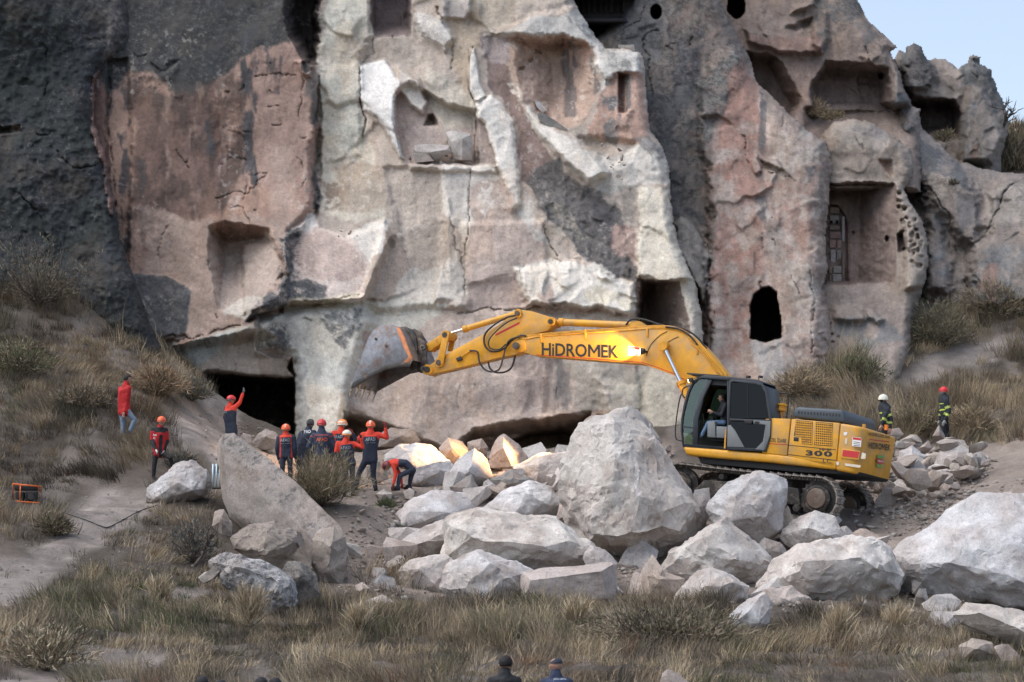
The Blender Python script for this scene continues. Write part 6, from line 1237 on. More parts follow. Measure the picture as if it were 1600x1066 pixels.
for k in range(5):
    y = BW - .06 - k * (2 * BW - .12) / 4; p = Vector((spl[0].x, y, spl[0].z)) - lipd * .12; q = p + lipd * .42
    bm = bmesh.new(); ux = Vector((-lipd.z, 0, lipd.x))
    a4 = [p + Vector((0, .055, 0)) + ux * .05, p + Vector((0, -.055, 0)) + ux * .05, p + Vector((0, -.055, 0)) - ux * .05, p + Vector((0, .055, 0)) - ux * .05]; b4 = [q + Vector((0, .02, 0)) + ux * .008, q + Vector((0, -.02, 0)) + ux * .008, q + Vector((0, -.02, 0)) - ux * .008, q + Vector((0, .02, 0)) - ux * .008]
    va = [bm.verts.new(z) for z in a4]; vb = [bm.verts.new(z) for z in b4]; bm.faces.new(va); bm.faces.new(vb[::-1])
    for i in range(4): bm.faces.new((va[i], vb[i], vb[(i + 1) % 4], va[(i + 1) % 4]))
    fin(bm, 'tooth', shoe_m, bucket, .004)
for lt in (-.28, .28): 
    bm = bmesh.new(); pts = [ML(x, y, .3) for x, y in [(622, 512), (634, 510), (645, 516), (650, 527), (652, 545), (652, 575), (644, 580), (638, 572), (640, 555), (632, 535)]]; prism_bm(bm, [(p.x, p.z) for p in pts], lt - .03, lt + .03); fin(bm, 'bucket_ear', dkm, bucket, .01)
# pipes, hoses
for k, (dy, lt) in enumerate(((0, .20), (1.8, .24), (3.8, .27))): hose('hydraulic_pipe', [(818, 527 + dy), (845, 522 + dy), (914, 516.5 + dy), (985, 512 + dy), (1030, 509 + dy), (1060, 513 + dy), (1080, 525 + dy), (1105, 548 + dy), (1122, 568 + dy), (1136, 586 + dy)], lt, .018, yel2, boom, 5)
for k, (dx, dy) in enumerate(((0, 0), (4, 3), (8, 7))): hose('hydraulic_pipe', [(1075 + dx * .6, 527 + dy * 1.4), (1095 + dx * .3, 541 + dy * 1.5), (1118 - dx * .2, 570 + dy), (1130, 588)], BL + .02, .02, yel2, boom, 5)
for x_, y_ in ((914, 521), (1011, 519), (1089, 546), (845, 527)): prism('pipe_clamp', [(x_ - 1.5, y_ - 6), (x_ + 1.5, y_ - 6), (x_ + 1.5, y_ + 8), (x_ - 1.5, y_ + 8)], BL, BL + .03, yel2, boom, bev=.004)
hose('hose', [(978, 508), (985, 500), (997, 498), (1015, 502), (1030, 508)], .15, .028, blk, exc); hose('hose', [(988, 499), (1005, 499), (1025, 505), (1045, 511)], .05, .022, blk, exc)
hose('hose', [(1040, 511), (1060, 514), (1077, 524), (1090, 539)], .3, .028, blk, exc); hose('hose', [(1045, 509), (1068, 514), (1088, 526), (1104, 545)], .12, .028, blk, exc)
hose('hose', [(805, 493), (790, 497), (772, 508), (758, 522), (757, 538), (765, 548), (778, 549), (790, 543), (800, 532), (812, 525), (822, 525)], .28, .028, blk, exc); hose('hose', [(808, 497), (792, 504), (775, 518), (764, 532), (766, 544), (780, 546), (790, 538)], .34, .02, blk, exc)
hose('hose', [(734, 548), (746, 550), (749, 565), (757, 577), (768, 581), (780, 577), (786, 560), (790, 545), (796, 532), (812, 526)], .33, .026, blk, exc); hose('hose', [(763, 566), (766, 576), (775, 582), (790, 581), (800, 573), (805, 556)], .1, .028, blk, exc)
hose('pipe_on_arm', [(717, 561), (724, 555), (735, 549), (745, 551)], .24, .02, yel2, arm); prism('valve_block', [(712, 560), (720, 556), (722, 562), (714, 565)], .2, .27, dkm, arm, bev=.005)
hose('lamp_cable', [(1010, 556), (1016, 540), (1030, 525), (1042, 518)], BL + .01, .008, blk, boom); hose('lamp_cable', [(1040, 538), (1048, 532), (1060, 526)], BL + .01, .008, blk, boom)
# ---- work lamp on the boom (lit) and its light
lp = ML(1007, 549, BL + .16); lq = ML(1002, 549, BL + .16)
lamp = cyl('work_lamp', lp, lq, .075, blk, boom, 20, .095); cyl('lamp_bracket', (lp.x, BL, lp.z), (lp.x, BL + .16, lp.z), .03, blk, boom)
em = bpy.data.materials.new('lit_lamp_lens'); em.use_nodes = True; eb = em.node_tree.nodes['Principled BSDF']; eb.inputs['Emission Color'].default_value = (1, .72, .32, 1); eb.inputs['Emission Strength'].default_value = 12
cyl('lamp_lens', lq, lq + (lq - lp).normalized() * .012, .085, em, boom, 20)
def spot(name, loc_l, aim_l, W, cone, col=(1.0, .62, .26), blend=.5, size=.05):
    ld = bpy.data.lights.new(name, 'SPOT'); ld.energy = W; ld.spot_size = R(cone); ld.spot_blend = blend; ld.color = col; ld.shadow_soft_size = size
    o = bpy.data.objects.new(name, ld); C.objects.link(o); a = XM @ Vector(loc_l); b = XM @ Vector(aim_l); o.location = a; o.rotation_euler = (a - b).to_track_quat('Z', 'Y').to_euler(); return o
lq2 = lq + (lq - lp).normalized() * .06
spot('boom_lamp_light', lq2, (lq.x + 5.2, BL - .15, lq.z + .05), 560, 70, blend=.6)
# cab lamps at the front of the deck, lit, aimed at the rocks by the rescuers
fl = ML(1079, 592, 1.0)
lampf = cyl('roof_work_lamp', (fl.x - .06, 1.0, fl.z - .02), (fl.x + .04, 1.0, fl.z - .05), .06, blk); cyl('lamp_lens', (fl.x + .041, 1.0, fl.z - .05), (fl.x + .05, 1.0, fl.z - .052), .055, em, lampf)
A_ = Vector((fl.x + .10, 1.0, fl.z - .05))
tgt = XI @ P(705, 724, 80.8); spot('roof_lamp_light', A_, tgt, 8000, 26, (1.0, .54, .22), .6)
tgt = XI @ P(872, 722, 80.8); spot('roof_lamp_light', A_, tgt, 5500, 13, (1.0, .54, .22), .5)
tgt = XI @ P(520, 640, 90); spot('roof_lamp_light', A_, tgt, 900, 7, blend=.5)
# ---- cab
CA, CB = .50, 1.42
def cabq(pts, lat): return [ML(x, y, lat) for x, y in pts]
out_px = [(1066.5, 697), (1063.5, 675), (1064, 655), (1068, 632), (1074, 611), (1082, 596), (1090, 589.5), (1102, 587), (1140, 590), (1180, 594), (1192, 597), (1198, 606), (1202, 628), (1204.5, 655), (1204, 680), (1199, 706)]
cab = empty('cab'); cab.parent = exc
def frame_bm(outer, w_in, a, b, ref, closed=False):
    pts = [ML(x, y, ref) for x, y in outer]; c = sum(pts, Vector()) / len(pts); n = len(pts); bm = bmesh.new()
    inn = []
    for p in pts: d = c - p; inn.append(p + d.normalized() * w_in)
    V = []
    for y in (a, b): V.append([bm.verts.new((p.x, y, p.z)) for p in pts]); V.append([bm.verts.new((p.x, y, p.z)) for p in inn])
    m = n if closed else n - 1
    for i in range(m):
        j = (i + 1) % n
        bm.faces.new((V[0][i], V[0][j], V[1][j], V[1][i])); bm.faces.new((V[2][i], V[3][i], V[3][j], V[2][j])); bm.faces.new((V[0][i], V[2][i], V[2][j], V[0][j])); bm.faces.new((V[1][i], V[1][j], V[3][j], V[3][i]))
    return bm
fin(frame_bm(out_px[:9] + [(1139, 590), (1138, 703)], .07, CB - .07, CB, CB, True), 'door_opening_frame', cabm, cab, .008)
fin(frame_bm(out_px, .07, CA - .0, CA + .07, CB, True), 'far_side_frame', cabm, cab, .008)
prism('roof', [(1086, 590), (1102, 586), (1140, 588.5), (1182, 593), (1196, 599), (1190, 600), (1140, 595), (1100, 592)], CA, CB + .02, cabm, cab, bev=.02)
prism('rear_wall', [(1192, 600), (1199, 606), (1205, 655), (1205, 680), (1200, 706), (1192, 705), (1197, 680), (1196, 650)], CA, CB - .02, cabm, cab, bev=.01)
prism('lower_wall', [(1138, 650), (1200, 655), (1199, 706), (1136, 702)], CB - .05, CB - .01, drk, cab, bev=0)
prism('floor', [(1067, 694), (1200, 704), (1200, 707), (1067, 699)], CA, CB, drk, cab, bev=.005)
prism('far_wall', [(1084, 656), (1204, 656), (1204, 706), (1082, 700)], CA, CA + .03, drk, cab, ref=CA, bev=0)
prism('back_panel', [(1150, 600), (1192, 603), (1196, 650), (1195, 700), (1150, 698)], CA + .05, CA + .09, drk, cab, ref=CB, bev=0)
prism('far_window', [(1098, 596), (1200, 602), (1204, 656), (1084, 656)], CA + .03, CA + .036, gl_door, cab, ref=CA, bev=0); prism('ceiling_lining', [(1098, 591), (1190, 598), (1192, 606), (1100, 600)], CA + .05, CB - .1, drk, cab, ref=CB, bev=0)
prism('inner_pillar', [(1106, 593), (1113, 593), (1100, 620), (1091, 655), (1090, 698), (1082, 697), (1083, 655), (1092, 622)], CB - .10, CB - .03, cabm, cab, bev=.008)
prism('side_glass', [(1070, 694), (1067, 660), (1071, 634), (1078, 611), (1086, 598), (1094, 593), (1107, 593), (1094, 622), (1085, 655), (1084, 696)], CB - .05, CB - .045, gl_front, cab, bev=0)
bmw = bmesh.new(); wp = [ML(x, y, CB) for x, y in out_px[1:8]]; va = [bmw.verts.new((p.x - .02, CA + .05, p.z)) for p in wp]; vb = [bmw.verts.new((p.x - .02, CB - .05, p.z)) for p in wp]
for i in range(len(wp) - 1): bmw.faces.new((va[i], va[i + 1], vb[i + 1], vb[i]))
fin(bmw, 'windscreen', gl_front, cab)
hose('wiper', [(1100, 597), (1088, 640), (1085, 665)], CA + .5, .010, blk, cab); prism('windscreen_bar', [(1066, 666), (1086, 668), (1086, 670), (1066, 668)], CB - .06, CB - .03, cabm, cab, bev=0)
# open door latched back along the cab side
DL = CB + .10
door = fin(frame_bm([(1135, 703), (1139, 595), (1143, 593), (1180, 596), (1191, 599), (1198, 610), (1202, 630), (1205, 656), (1204, 682), (1197, 706)], .085, DL - .04, DL, DL, True), 'door', cabm, cab, .008)
prism('door_bar', [(1140, 654), (1203, 656), (1203, 660), (1140, 657)], DL - .035, DL - .002, cabm, door, bev=.003)
prism('door_glass', [(1141, 598), (1180, 599), (1194, 607), (1201, 654), (1141, 653)], DL - .03, DL - .024, gl_door, door, bev=0); prism('door_glass', [(1140, 659), (1202, 660), (1194, 702), (1138, 699)], DL - .03, DL - .024, gl_door, door, bev=0)
prism('door_trim', [(1137, 665), (1141, 664), (1148, 672), (1157, 688), (1163, 699), (1136, 698)], DL - .02, DL + .006, trim, door, bev=.006); prism('door_trim', [(1177, 657), (1204, 658), (1203, 680), (1194, 704), (1180, 702), (1192, 690), (1196, 664), (1190, 663), (1177, 662)], DL - .02, DL + .006, trim, door, bev=.006)
prism('door_handle', [(1162, 656), (1176, 657), (1174, 663), (1164, 662)], DL, DL + .04, blk, door, bev=.01); prism('door_lock', [(1179, 658), (1186, 658.5), (1186, 662), (1179, 661.5)], DL + .006, DL + .02, blk, door, bev=.003)
decal('door_seam', [(1167.6, 600), (1168.2, 600), (1168.2, 653), (1167.6, 653)], DL - .01, blk, door)
prism('yellow_post', [(1133, 671), (1135, 671), (1133.5, 701), (1131, 701)], CB - .02, CB + .01, yel, cab, bev=0)
# interior
st = empty('seat'); st.parent = cab
prism('seat_cushion', [(1106, 680), (1140, 682), (1140, 690), (1106, 688)], .70, 1.15, drk, st, ref=CB, bev=.03); prism('seat_back', [(1137, 640), (1146, 640), (1148, 684), (1136, 684)], .70, 1.15, drk, st, ref=CB, bev=.03)
prism('side_console', [(1105, 659), (1117, 658), (1118, 684), (1105, 683)], 1.16, 1.36, trim, cab, bev=.02); prism('side_console', [(1119, 666), (1138, 667), (1138, 685), (1119, 684)], 1.14, 1.34, trim, cab, bev=.02)
prism('instrument_panel', [(1095, 655), (1099, 647), (1104, 649), (1102, 668), (1097, 672)], .75, .9, drk, cab, ref=CB, bev=.01); hose('control_lever', [(1100, 662), (1099, 650), (1097, 646)], 1.2, .015, blk, cab)
prism('sun_visor', [(1073, 582.5), (1096, 584), (1122, 586), (1122, 588.5), (1100, 588), (1073, 584.5)], CA, CB, blk, cab, bev=.004)
hose('grab_rail', [(1066, 615), (1063, 620), (1059, 640), (1055.5, 668), (1056, 684), (1060, 688), (1066, 689)], CB + .05, .018, blk, cab)
prism('mirror', [(1074, 591), (1080, 591), (1083, 596), (1077, 597)], CB, CB + .12, blk, cab, bev=.01); hose('mirror_arm', [(1080, 594), (1088, 590)], CB + .05, .008, blk, cab)
for x_, y_ in ((1165, 590), (1184, 590)): prism('roof_lamp', [(x_, y_), (x_ + 5, y_ + .5), (x_ + 6, y_ - 3), (x_ + 1, y_ - 3.5)], .8, .95, blk, cab, bev=.01); hose('lamp_stay', [(x_ + 2, y_ + 5), (x_ + 1, y_ - 1)], .87, .012, blk, cab)
hose('front_hose', [(1092, 603), (1078, 603), (1068, 607), (1066, 616), (1070, 622)], CB - .6, .02, blk, cab)
# ================================================================== PEOPLE
from mathutils.bvhtree import BVHTree
def cloth_mat(name, rough=.8):
    m, nt, b = new_mat(name); a = N(nt, 'ShaderNodeAttribute', attribute_name='Col'); L = nt.links.new
    tc = N(nt, 'ShaderNodeTexCoord'); n = N(nt, 'ShaderNodeTexNoise', Scale=9.0, Detail=4.0, Roughness=.6); n.inputs['Distortion'].default_value = 1.2; L(tc.outputs['Object'], n.inputs['Vector'])
    c = mixc(nt, 1.0, a.outputs['Color'], ramp(nt, n.outputs[0], [(.3, .8), (.7, 1.15)]), 'MULTIPLY'); L(c, b.inputs['Base Color']); b.inputs['Roughness'].default_value = rough
    bp = N(nt, 'ShaderNodeBump', Strength=.7, Distance=.03); L(n.outputs[0], bp.inputs['Height']); L(bp.outputs[0], b.inputs['Normal']); return m
cloth = cloth_mat('fabric'); skin_m = cloth_mat('skin', .5); helm_m = cloth_mat('helmet_shell', .3)
NAVY = (.018, .026, .048); NAVY2 = (.022, .034, .065); RED = (.62, .045, .022); CRIM = (.42, .012, .014); BLACK = (.010, .010, .012); SKIN = (.42, .24, .17); JEANS = (.17, .23, .31); HIVIS = (.55, .68, .08); FIRE = (.016, .022, .030); HORG = (.80, .13, .035); HRED = (.55, .03, .035); HWHT = (.72, .74, .62)
def sphere_pts(c, r, n=26):
    out = []
    for i in range(n):
        z = 1 - 2 * (i + .5) / n; a = i * 2.39996; q = math.sqrt(1 - z * z); out.append(Vector(c) + Vector((q * math.cos(a) * r[0], q * math.sin(a) * r[1], z * r[2])) if isinstance(r, (tuple, list)) else Vector(c) + Vector((q * math.cos(a), q * math.sin(a), z)) * r)
    return out
def hull_into(bm, pts):
    b = bmesh.new(); [b.verts.new(p) for p in pts]; bmesh.ops.convex_hull(b, input=b.verts[:])
    for v in [v for v in b.verts if not v.link_faces]: b.verts.remove(v)
    bmesh.ops.recalc_face_normals(b, faces=b.faces[:]); mp = {v: bm.verts.new(v.co) for v in b.verts}
    for f in b.faces: bm.faces.new([mp[v] for v in f.verts])
    b.free()
def limb(bm, a, b, ra, rb): hull_into(bm, sphere_pts(a, ra) + sphere_pts(b, rb))
def remesh(bm, name, vox, mat, smooth_it=3, wr=0.0):
    me = bpy.data.meshes.new('tmp'); bm.to_mesh(me); bm.free(); o = bpy.data.objects.new('tmp', me); C.objects.link(o)
    m = o.modifiers.new('r', 'REMESH'); m.mode = 'VOXEL'; m.voxel_size = vox
    if smooth_it: s = o.modifiers.new('s', 'SMOOTH'); s.factor = .5; s.iterations = smooth_it
    bpy.context.view_layer.update(); r = bpy.data.meshes.new_from_object(o.evaluated_get(bpy.context.evaluated_depsgraph_get())); bpy.data.objects.remove(o)
    n = len(r.vertices); co = np.empty(n * 3, dtype=np.float32); r.vertices.foreach_get('co', co); co = co.reshape(-1, 3); nm = np.empty(n * 3, dtype=np.float32); r.vertex_normals.foreach_get('vector', nm)
    if wr and n: co += nm.reshape(-1, 3) * (wr * (fb3(co * [1, 1, 1.6], .13, 3, 3.3)))[:, None]; r.vertices.foreach_set('co', co.astype(np.float32).ravel())
    r.polygons.foreach_set('use_smooth', [True] * len(r.polygons)); r.name = name; r.materials.clear(); r.materials.append(mat); return r, co
def addm(name, me, parent):
    o = bpy.data.objects.new(name, me); o.parent = parent; C.objects.link(o); return o
def hand(bm, wr, d, side, S, grip=.35, up=Vector((0, 0, 1))):
    d = d.normalized(); s = d.cross(side).normalized(); side = s.cross(d).normalized()
    palm = wr + d * .05 * S; limb(bm, wr, palm + d * .03 * S, .024 * S, .030 * S)
    for i, (off, ln) in enumerate(((-.030, .070), (-.010, .080), (.010, .075), (.030, .060))):
        a = palm + side * off * S + d * .03 * S; b = a + (d * math.cos(grip) + s * math.sin(grip)) * ln * .55 * S; c = b + (d * math.cos(grip * 2) + s * math.sin(grip * 2)) * ln * .5 * S
        limb(bm, a, b, .0105 * S, .0095 * S); limb(bm, b, c, .0095 * S, .008 * S)
    a = wr + d * .03 * S - side * .022 * S; b = a + (d * .6 - side * .8).normalized() * .045 * S; limb(bm, a, b, .012 * S, .010 * S); limb(bm, b, b + (d * .9 - side * .2).normalized() * .03 * S, .010 * S, .008 * S)
TPL = dict(head=(0, .01, .925), neck=(0, 0, .855), chest=(0, 0, .76), waist=(0, 0, .62), pel=(0, 0, .53), shL=(-.115, 0, .805), shR=(.115, 0, .805), elL=(-.15, -.01, .635), elR=(.15, -.01, .635), wrL=(-.15, .05, .48), wrR=(.15, .05, .48),
           hpL=(-.05, 0, .52), hpR=(.05, 0, .52), knL=(-.06, .015, .285), knR=(.06, .015, .285), anL=(-.065, 0, .045), anR=(.065, 0, .045))
def person(label, px, foot, Hpx, face, jacket, trousers, head, J={}, Y=None, group=None, text_=None, gloves=(None, None), gaze=None, bulk=1.0, boots=BLACK, pants_rule=None, Hm=1.76, hide_text=False, name='person'):
    """face: degrees, 0 = back towards camera, 90 = looking to image right, 180 = facing camera; J: joint overrides (px,py[,metres farther])
    jacket(part, u, co, nm) -> rgb"""
    if Y is None: Y = ghit(px, foot, 60).y
    S = mpp(Y); H = Hm; base = P(px, foot, Y); fa = R(face); ca, sa = math.cos(fa), math.sin(fa); k = Hpx * S / 1.0
    root = empty(name, base); tag(root, label, 'person', group)
    j = {}
    for n_, (x, f, z) in TPL.items():
        v = Vector((x * ca + f * sa, -x * sa + f * ca, z)) * k; j[n_] = v
    for n_, o in J.items():
        q = P(o[0], o[1], Y) - base; dd = o[2] if len(o) > 2 else j[n_].y; j[n_] = Vector((q.x * (Y + dd) / Y, dd, q.z))
    s = k / 1.76 * bulk * 1.08; fwd = Vector((sa, ca, 0)); gz_ = R(gaze) if gaze is not None else fa; gf = Vector((math.sin(gz_), math.cos(gz_), 0)); gs = Vector((gf.y, -gf.x, 0))
    # body : one continuous surface
    bm = bmesh.new()
    hc = j['head']; rr = k * .056
    hull_into(bm, sphere_pts(hc + Vector((0, 0, rr * .25)), rr, 60) + sphere_pts(hc + gf * rr * .25 - Vector((0, 0, rr * .55)), rr * .62, 40))
    limb(bm, hc + gf * rr * .85 + Vector((0, 0, rr * .1)), hc + gf * rr * 1.22 - Vector((0, 0, rr * .22)), rr * .12, rr * .17)
    for q in (-1, 1): limb(bm, hc + gs * q * rr * .92, hc + gs * q * rr * 1.02 - Vector((0, 0, rr * .25)), rr * .16, rr * .12)
    limb(bm, hc - Vector((0, 0, rr * .6)), j['neck'] - Vector((0, 0, .03)), .052 * s, .062 * s)
    limb(bm, j['shL'], j['shR'], .05 * s, .05 * s); hull_into(bm, sphere_pts(j['chest'], .09 * s) + sphere_pts(j['pel'], .09 * s) + sphere_pts(j['neck'], .05 * s))
    for q in 'LR':
        limb(bm, j['sh' + q], j['el' + q], .040 * s, .034 * s); limb(bm, j['el' + q], j['wr' + q], .034 * s, .024 * s)
        limb(bm, j['hp' + q], j['kn' + q], .065 * s, .045 * s); limb(bm, j['kn' + q], j['an' + q], .045 * s, .032 * s)
        d = (j['wr' + q] - j['el' + q]); hand(bm, j['wr' + q], d, fwd if abs(d.normalized().dot(fwd)) < .8 else Vector((0, 0, 1)), s * 1.05)
    me, co = remesh(bm, 'body', .0135, skin_m, 1)
    c = np.empty((len(co), 3)); c[:] = SKIN
    hco = co - np.array(hc); fr = hco @ np.array(gf); sd = hco @ np.array(gs)
    eye = (np.abs(np.abs(sd) - rr * .38) < rr * .17) & (np.abs(hco[:, 2] - rr * .05) < rr * .11) & (fr > rr * .6); c[eye] = (.03, .02, .02)
    mouth = (np.abs(sd) < rr * .3) & (np.abs(hco[:, 2] + rr * .62) < rr * .07) & (fr > rr * .5); c[mouth] = (.25, .09, .08)
    brow = (np.abs(np.abs(sd) - rr * .38) < rr * .22) & (np.abs(hco[:, 2] - rr * .27) < rr * .06) & (fr > rr * .6); c[brow] = (.04, .03, .025)
    if head.get('mask') is not None: c[(fr > rr * .1) & (hco[:, 2] < rr * .0) & (np.abs(hco).max(1) < rr * 1.7)] = head['mask']
    for q, g in zip('LR', gloves):
        if g is not None: c[np.linalg.norm(co - np.array(j['wr' + q] + (j['wr' + q] - j['el' + q]).normalized() * .08 * s), axis=1) < .135 * s] = g
    setcol(me, c); addm('body', me, root)
    # jacket
    bm = bmesh.new(); sh = [j['shL'], j['shR']]; tw = .062 * s
    ax_ = (j['shR'] - j['shL']); 
    ctr = (j['hpL'] + j['hpR']) / 2; hipx = (j['hpR'] - j['hpL']).normalized() if (j['hpR'] - j['hpL']).length > .02 else Vector((1, 0, 0))
    nf = fwd * .045 * s
    hull_into(bm, sphere_pts(sh[0], tw) + sphere_pts(sh[1], tw) + sphere_pts(j['chest'] + nf, .11 * s) + sphere_pts(j['chest'] - nf, .10 * s) + sphere_pts(j['waist'] + hipx * .07 * s, .10 * s) + sphere_pts(j['waist'] - hipx * .07 * s, .10 * s))
    hem = ctr - Vector((0, 0, .03)) * s if (j['neck'] - ctr).z > .3 else ctr
    hull_into(bm, sphere_pts(j['waist'] + hipx * .07 * s, .10 * s) + sphere_pts(j['waist'] - hipx * .07 * s, .10 * s) + sphere_pts(hem + hipx * .085 * s, .098 * s) + sphere_pts(hem - hipx * .085 * s, .098 * s))
    limb(bm, j['neck'] - (j['neck'] - j['chest']) * .35, j['neck'], .105 * s, .082 * s); limb(bm, j['neck'], j['neck'] + (hc - j['neck']) * .38, .082 * s, .072 * s)
    for q in 'LR':
        limb(bm, j['sh' + q], j['el' + q], .066 * s, .055 * s); e = j['el' + q].lerp(j['wr' + q], .96); limb(bm, j['el' + q], e, .055 * s, .040 * s)
    me, co = remesh(bm, 'jacket', .02, cloth, 2, .007)
    # classify
    def segd(p, a, b):
        a = np.array(a); b = np.array(b); e = b - a; t = np.clip(((p - a) @ e) / (e @ e + 1e-9), 0, 1); return np.linalg.norm(p - a - t[:, None] * e, axis=1), t
    d = [segd(co, j['neck'], ctr)]; 
    for q in 'LR': d.append(segd(co, j['sh' + q], j['el' + q])); d.append(segd(co, j['el' + q], j['wr' + q]))
    dd = np.stack([d[0][0] - .075 * s] + [x[0] for x in d[1:]]); part = dd.argmin(0)
    up_ = (j['neck'] - ctr); tl = (co - np.array(ctr)) @ np.array(up_) / up_.length_squared   # 0 hip .. 1 neck
    nm = np.empty(len(co) * 3, dtype=np.float32); me.vertex_normals.foreach_get('vector', nm); nm = nm.reshape(-1, 3)
    lat = (co - np.array(ctr)) @ np.array(Vector((ca, -sa, 0))) / (.2 * s); fw = nm @ np.array(fwd)
    c = jacket(part, tl, [x[1] for x in d], lat, fw); setcol(me, c); jk = addm('jacket', me, root)
    # trousers
    bm = bmesh.new(); hull_into(bm, sphere_pts(j['hpL'] - hipx * .02, .085 * s) + sphere_pts(j['hpR'] + hipx * .02, .085 * s) + sphere_pts(ctr + (j['waist'] - ctr) * .4, .10 * s))
    for q in 'LR': limb(bm, j['hp' + q], j['kn' + q], .088 * s, .064 * s); limb(bm, j['kn' + q], j['an' + q], .064 * s, .052 * s)
    me, co = remesh(bm, 'trousers', .02, cloth, 2, .006); c = np.empty((len(co), 3)); c[:] = trousers
    if pants_rule: c = pants_rule(c, co, j, s)
    setcol(me, c); addm('trousers', me, root)
    for q in 'LR':
        bm = bmesh.new(); a = j['an' + q]; hull_into(bm, sphere_pts(a - fwd * .03 * s - Vector((0, 0, .03 * s)), .042 * s) + sphere_pts(a + fwd * .13 * s - Vector((0, 0, .045 * s)), .034 * s) + sphere_pts(a + Vector((0, 0, .03 * s)), .045 * s))
        bmesh.ops.recalc_face_normals(bm, faces=bm.faces[:]); me = bpy.data.meshes.new('boot'); bm.to_mesh(me); bm.free(); me.polygons.foreach_set('use_smooth', [True] * len(me.polygons)); setcol(me, np.array(boots)); me.materials.append(cloth); addm('boot', me, root)
    # headgear / hair
    kind = head['kind']; hr = rr * (1.34 if kind == 'helmet' else 1.13); bm = bmesh.new(); bmesh.ops.create_uvsphere(bm, u_segments=28, v_segments=18, radius=1)
    tiltd = head.get('tilt', 0.0)
    M2 = Matrix.Translation(hc + Vector((0, 0, rr * (.22 if kind == 'helmet' else .30)))) @ Matrix(((gs.x, gf.x, 0, 0), (gs.y, gf.y, 0, 0), (0, 0, 1, 0), (0, 0, 0, 1))) @ Matrix.Rotation(R(tiltd), 4, 'X')
    kill = []
    for v in bm.verts:
        x, y, z = v.co
        low = -.18 if kind == 'helmet' else (-.62 if y < .15 else .28)
        if kind == 'beret': low = .05
        if kind == 'cap': low = -.05
        if z < low - .02: kill.append(v)
    bmesh.ops.delete(bm, geom=kill, context='VERTS')
    rim = [e for e in bm.edges if e.is_boundary]
    ex = bmesh.ops.extrude_edge_only(bm, edges=rim)['geom']; 
    for v in [g for g in ex if isinstance(g, bmesh.types.BMVert)]:
        if kind == 'helmet': v.co.x *= 1.06; v.co.y *= 1.06; v.co.z -= .04
        else: v.co *= .86
    co0 = np.array([v.co[:] for v in bm.verts])
    for v in bm.verts:
        x, y, z = v.co
        if kind == 'beret' and z > .2: v.co.x += .22 * z; v.co.z *= .82
        if kind == 'hair': v.co *= 1 + .03 * math.sin(x * 17 + z * 13)
        v.co = Vector((v.co.x * hr * .93, v.co.y * hr * 1.05, v.co.z * hr * (1.0 if kind != 'helmet' else .98)))
    bmesh.ops.transform(bm, matrix=M2, verts=bm.verts); nmk = {'helmet': 'helmet', 'hair': 'hair', 'beret': 'beret', 'cap': 'cap'}[kind]
    me = bpy.data.meshes.new(nmk); bm.to_mesh(me); bm.free(); me.polygons.foreach_set('use_smooth', [True] * len(me.polygons)); c = np.empty((len(co0), 3)); c[:] = head['col']
    if kind == 'helmet' and head.get('stripe') is not None: c[(np.abs(co0[:, 0]) < .16) & (co0[:, 2] > .0)] = head['stripe']
    if kind == 'helmet' and head.get('band') is not None: c[(co0[:, 2] < .10)] = head['band']
    if kind == 'helmet' and head.get('patch') is not None: c[(np.abs(co0[:, 0]) > .45) & (np.abs(co0[:, 2] - .38) < .2)] = head['patch']
    if kind == 'hair' and head.get('grey'): c += .05 * np.abs(co0[:, :1])
    setcol(me, c); me.materials.append(helm_m if kind == 'helmet' else cloth); addm(nmk, me, root)
    # lettering pressed onto the jacket
    if text_:
        bt = BVHTree.FromPolygons([v.co[:] for v in jk.data.vertices], [p.vertices[:] for p in jk.data.polygons])
        for (s_, x0, y0, x1, y1, colr, tl_) in text_:
            tm = text_mesh(s_, .018); n = len(tm.vertices); cc = np.empty(n * 3, dtype=np.float32); tm.vertices.foreach_get('co', cc); cc = cc.reshape(-1, 3); mn, mx = cc.min(0), cc.max(0)
            out = []
            for q in cc:
                u = (q[0] - mn[0]) / (mx[0] - mn[0] + 1e-9); v = (q[1] - mn[1]) / (mx[1] - mn[1] + 1e-9); X = x0 + (x1 - x0) * u; Z = y1 + (y0 - y1) * v + tl_ * u
                o_ = Vector((0, 0, CAMZ)) - base; dr = Vector(ray(X, Z)).normalized(); h = bt.ray_cast(o_, dr)
                if h[0] is None: t_ = Y / dr.y - .12; h0 = o_ + dr * t_
                else: h0 = h[0]
                out.append(h0 - dr * .012)
            tm.vertices.foreach_set('co', np.array(out, dtype=np.float32).ravel()); tm.update(); tm.name = 'lettering'; tm.materials.clear(); tm.materials.append(colr); addm('lettering', tm, root if False else jk)
    return root
def J_afad(p, tl, t, lat, fw):   # red yoke and upper sleeves over navy
    c = np.empty((len(p), 3)); c[:] = NAVY; c[(p == 0) & (tl > .78)] = RED; c[((p == 1) | (p == 3)) & (t[1] < 2)] = RED; c[(tl > .80) & (p != 2) & (p != 4)] = RED
    return c
def J_afad_sleeve(up=(True, True), fore=(False, False), lower=NAVY, yoke=.76, sidestripe=False):
    def f(p, tl, t, lat, fw):
        c = np.empty((len(p), 3)); c[:] = NAVY; c[(p == 0) & (tl > yoke)] = RED
        for k, (a, b) in enumerate(((1, 2), (3, 4))):
            if up[k]: c[p == a] = RED
            if fore[k]: c[p == b] = RED
        if sidestripe: c[(p == 0) & (np.abs(lat) > .62) & (np.abs(lat) < .85)] = RED
        return c
    return f
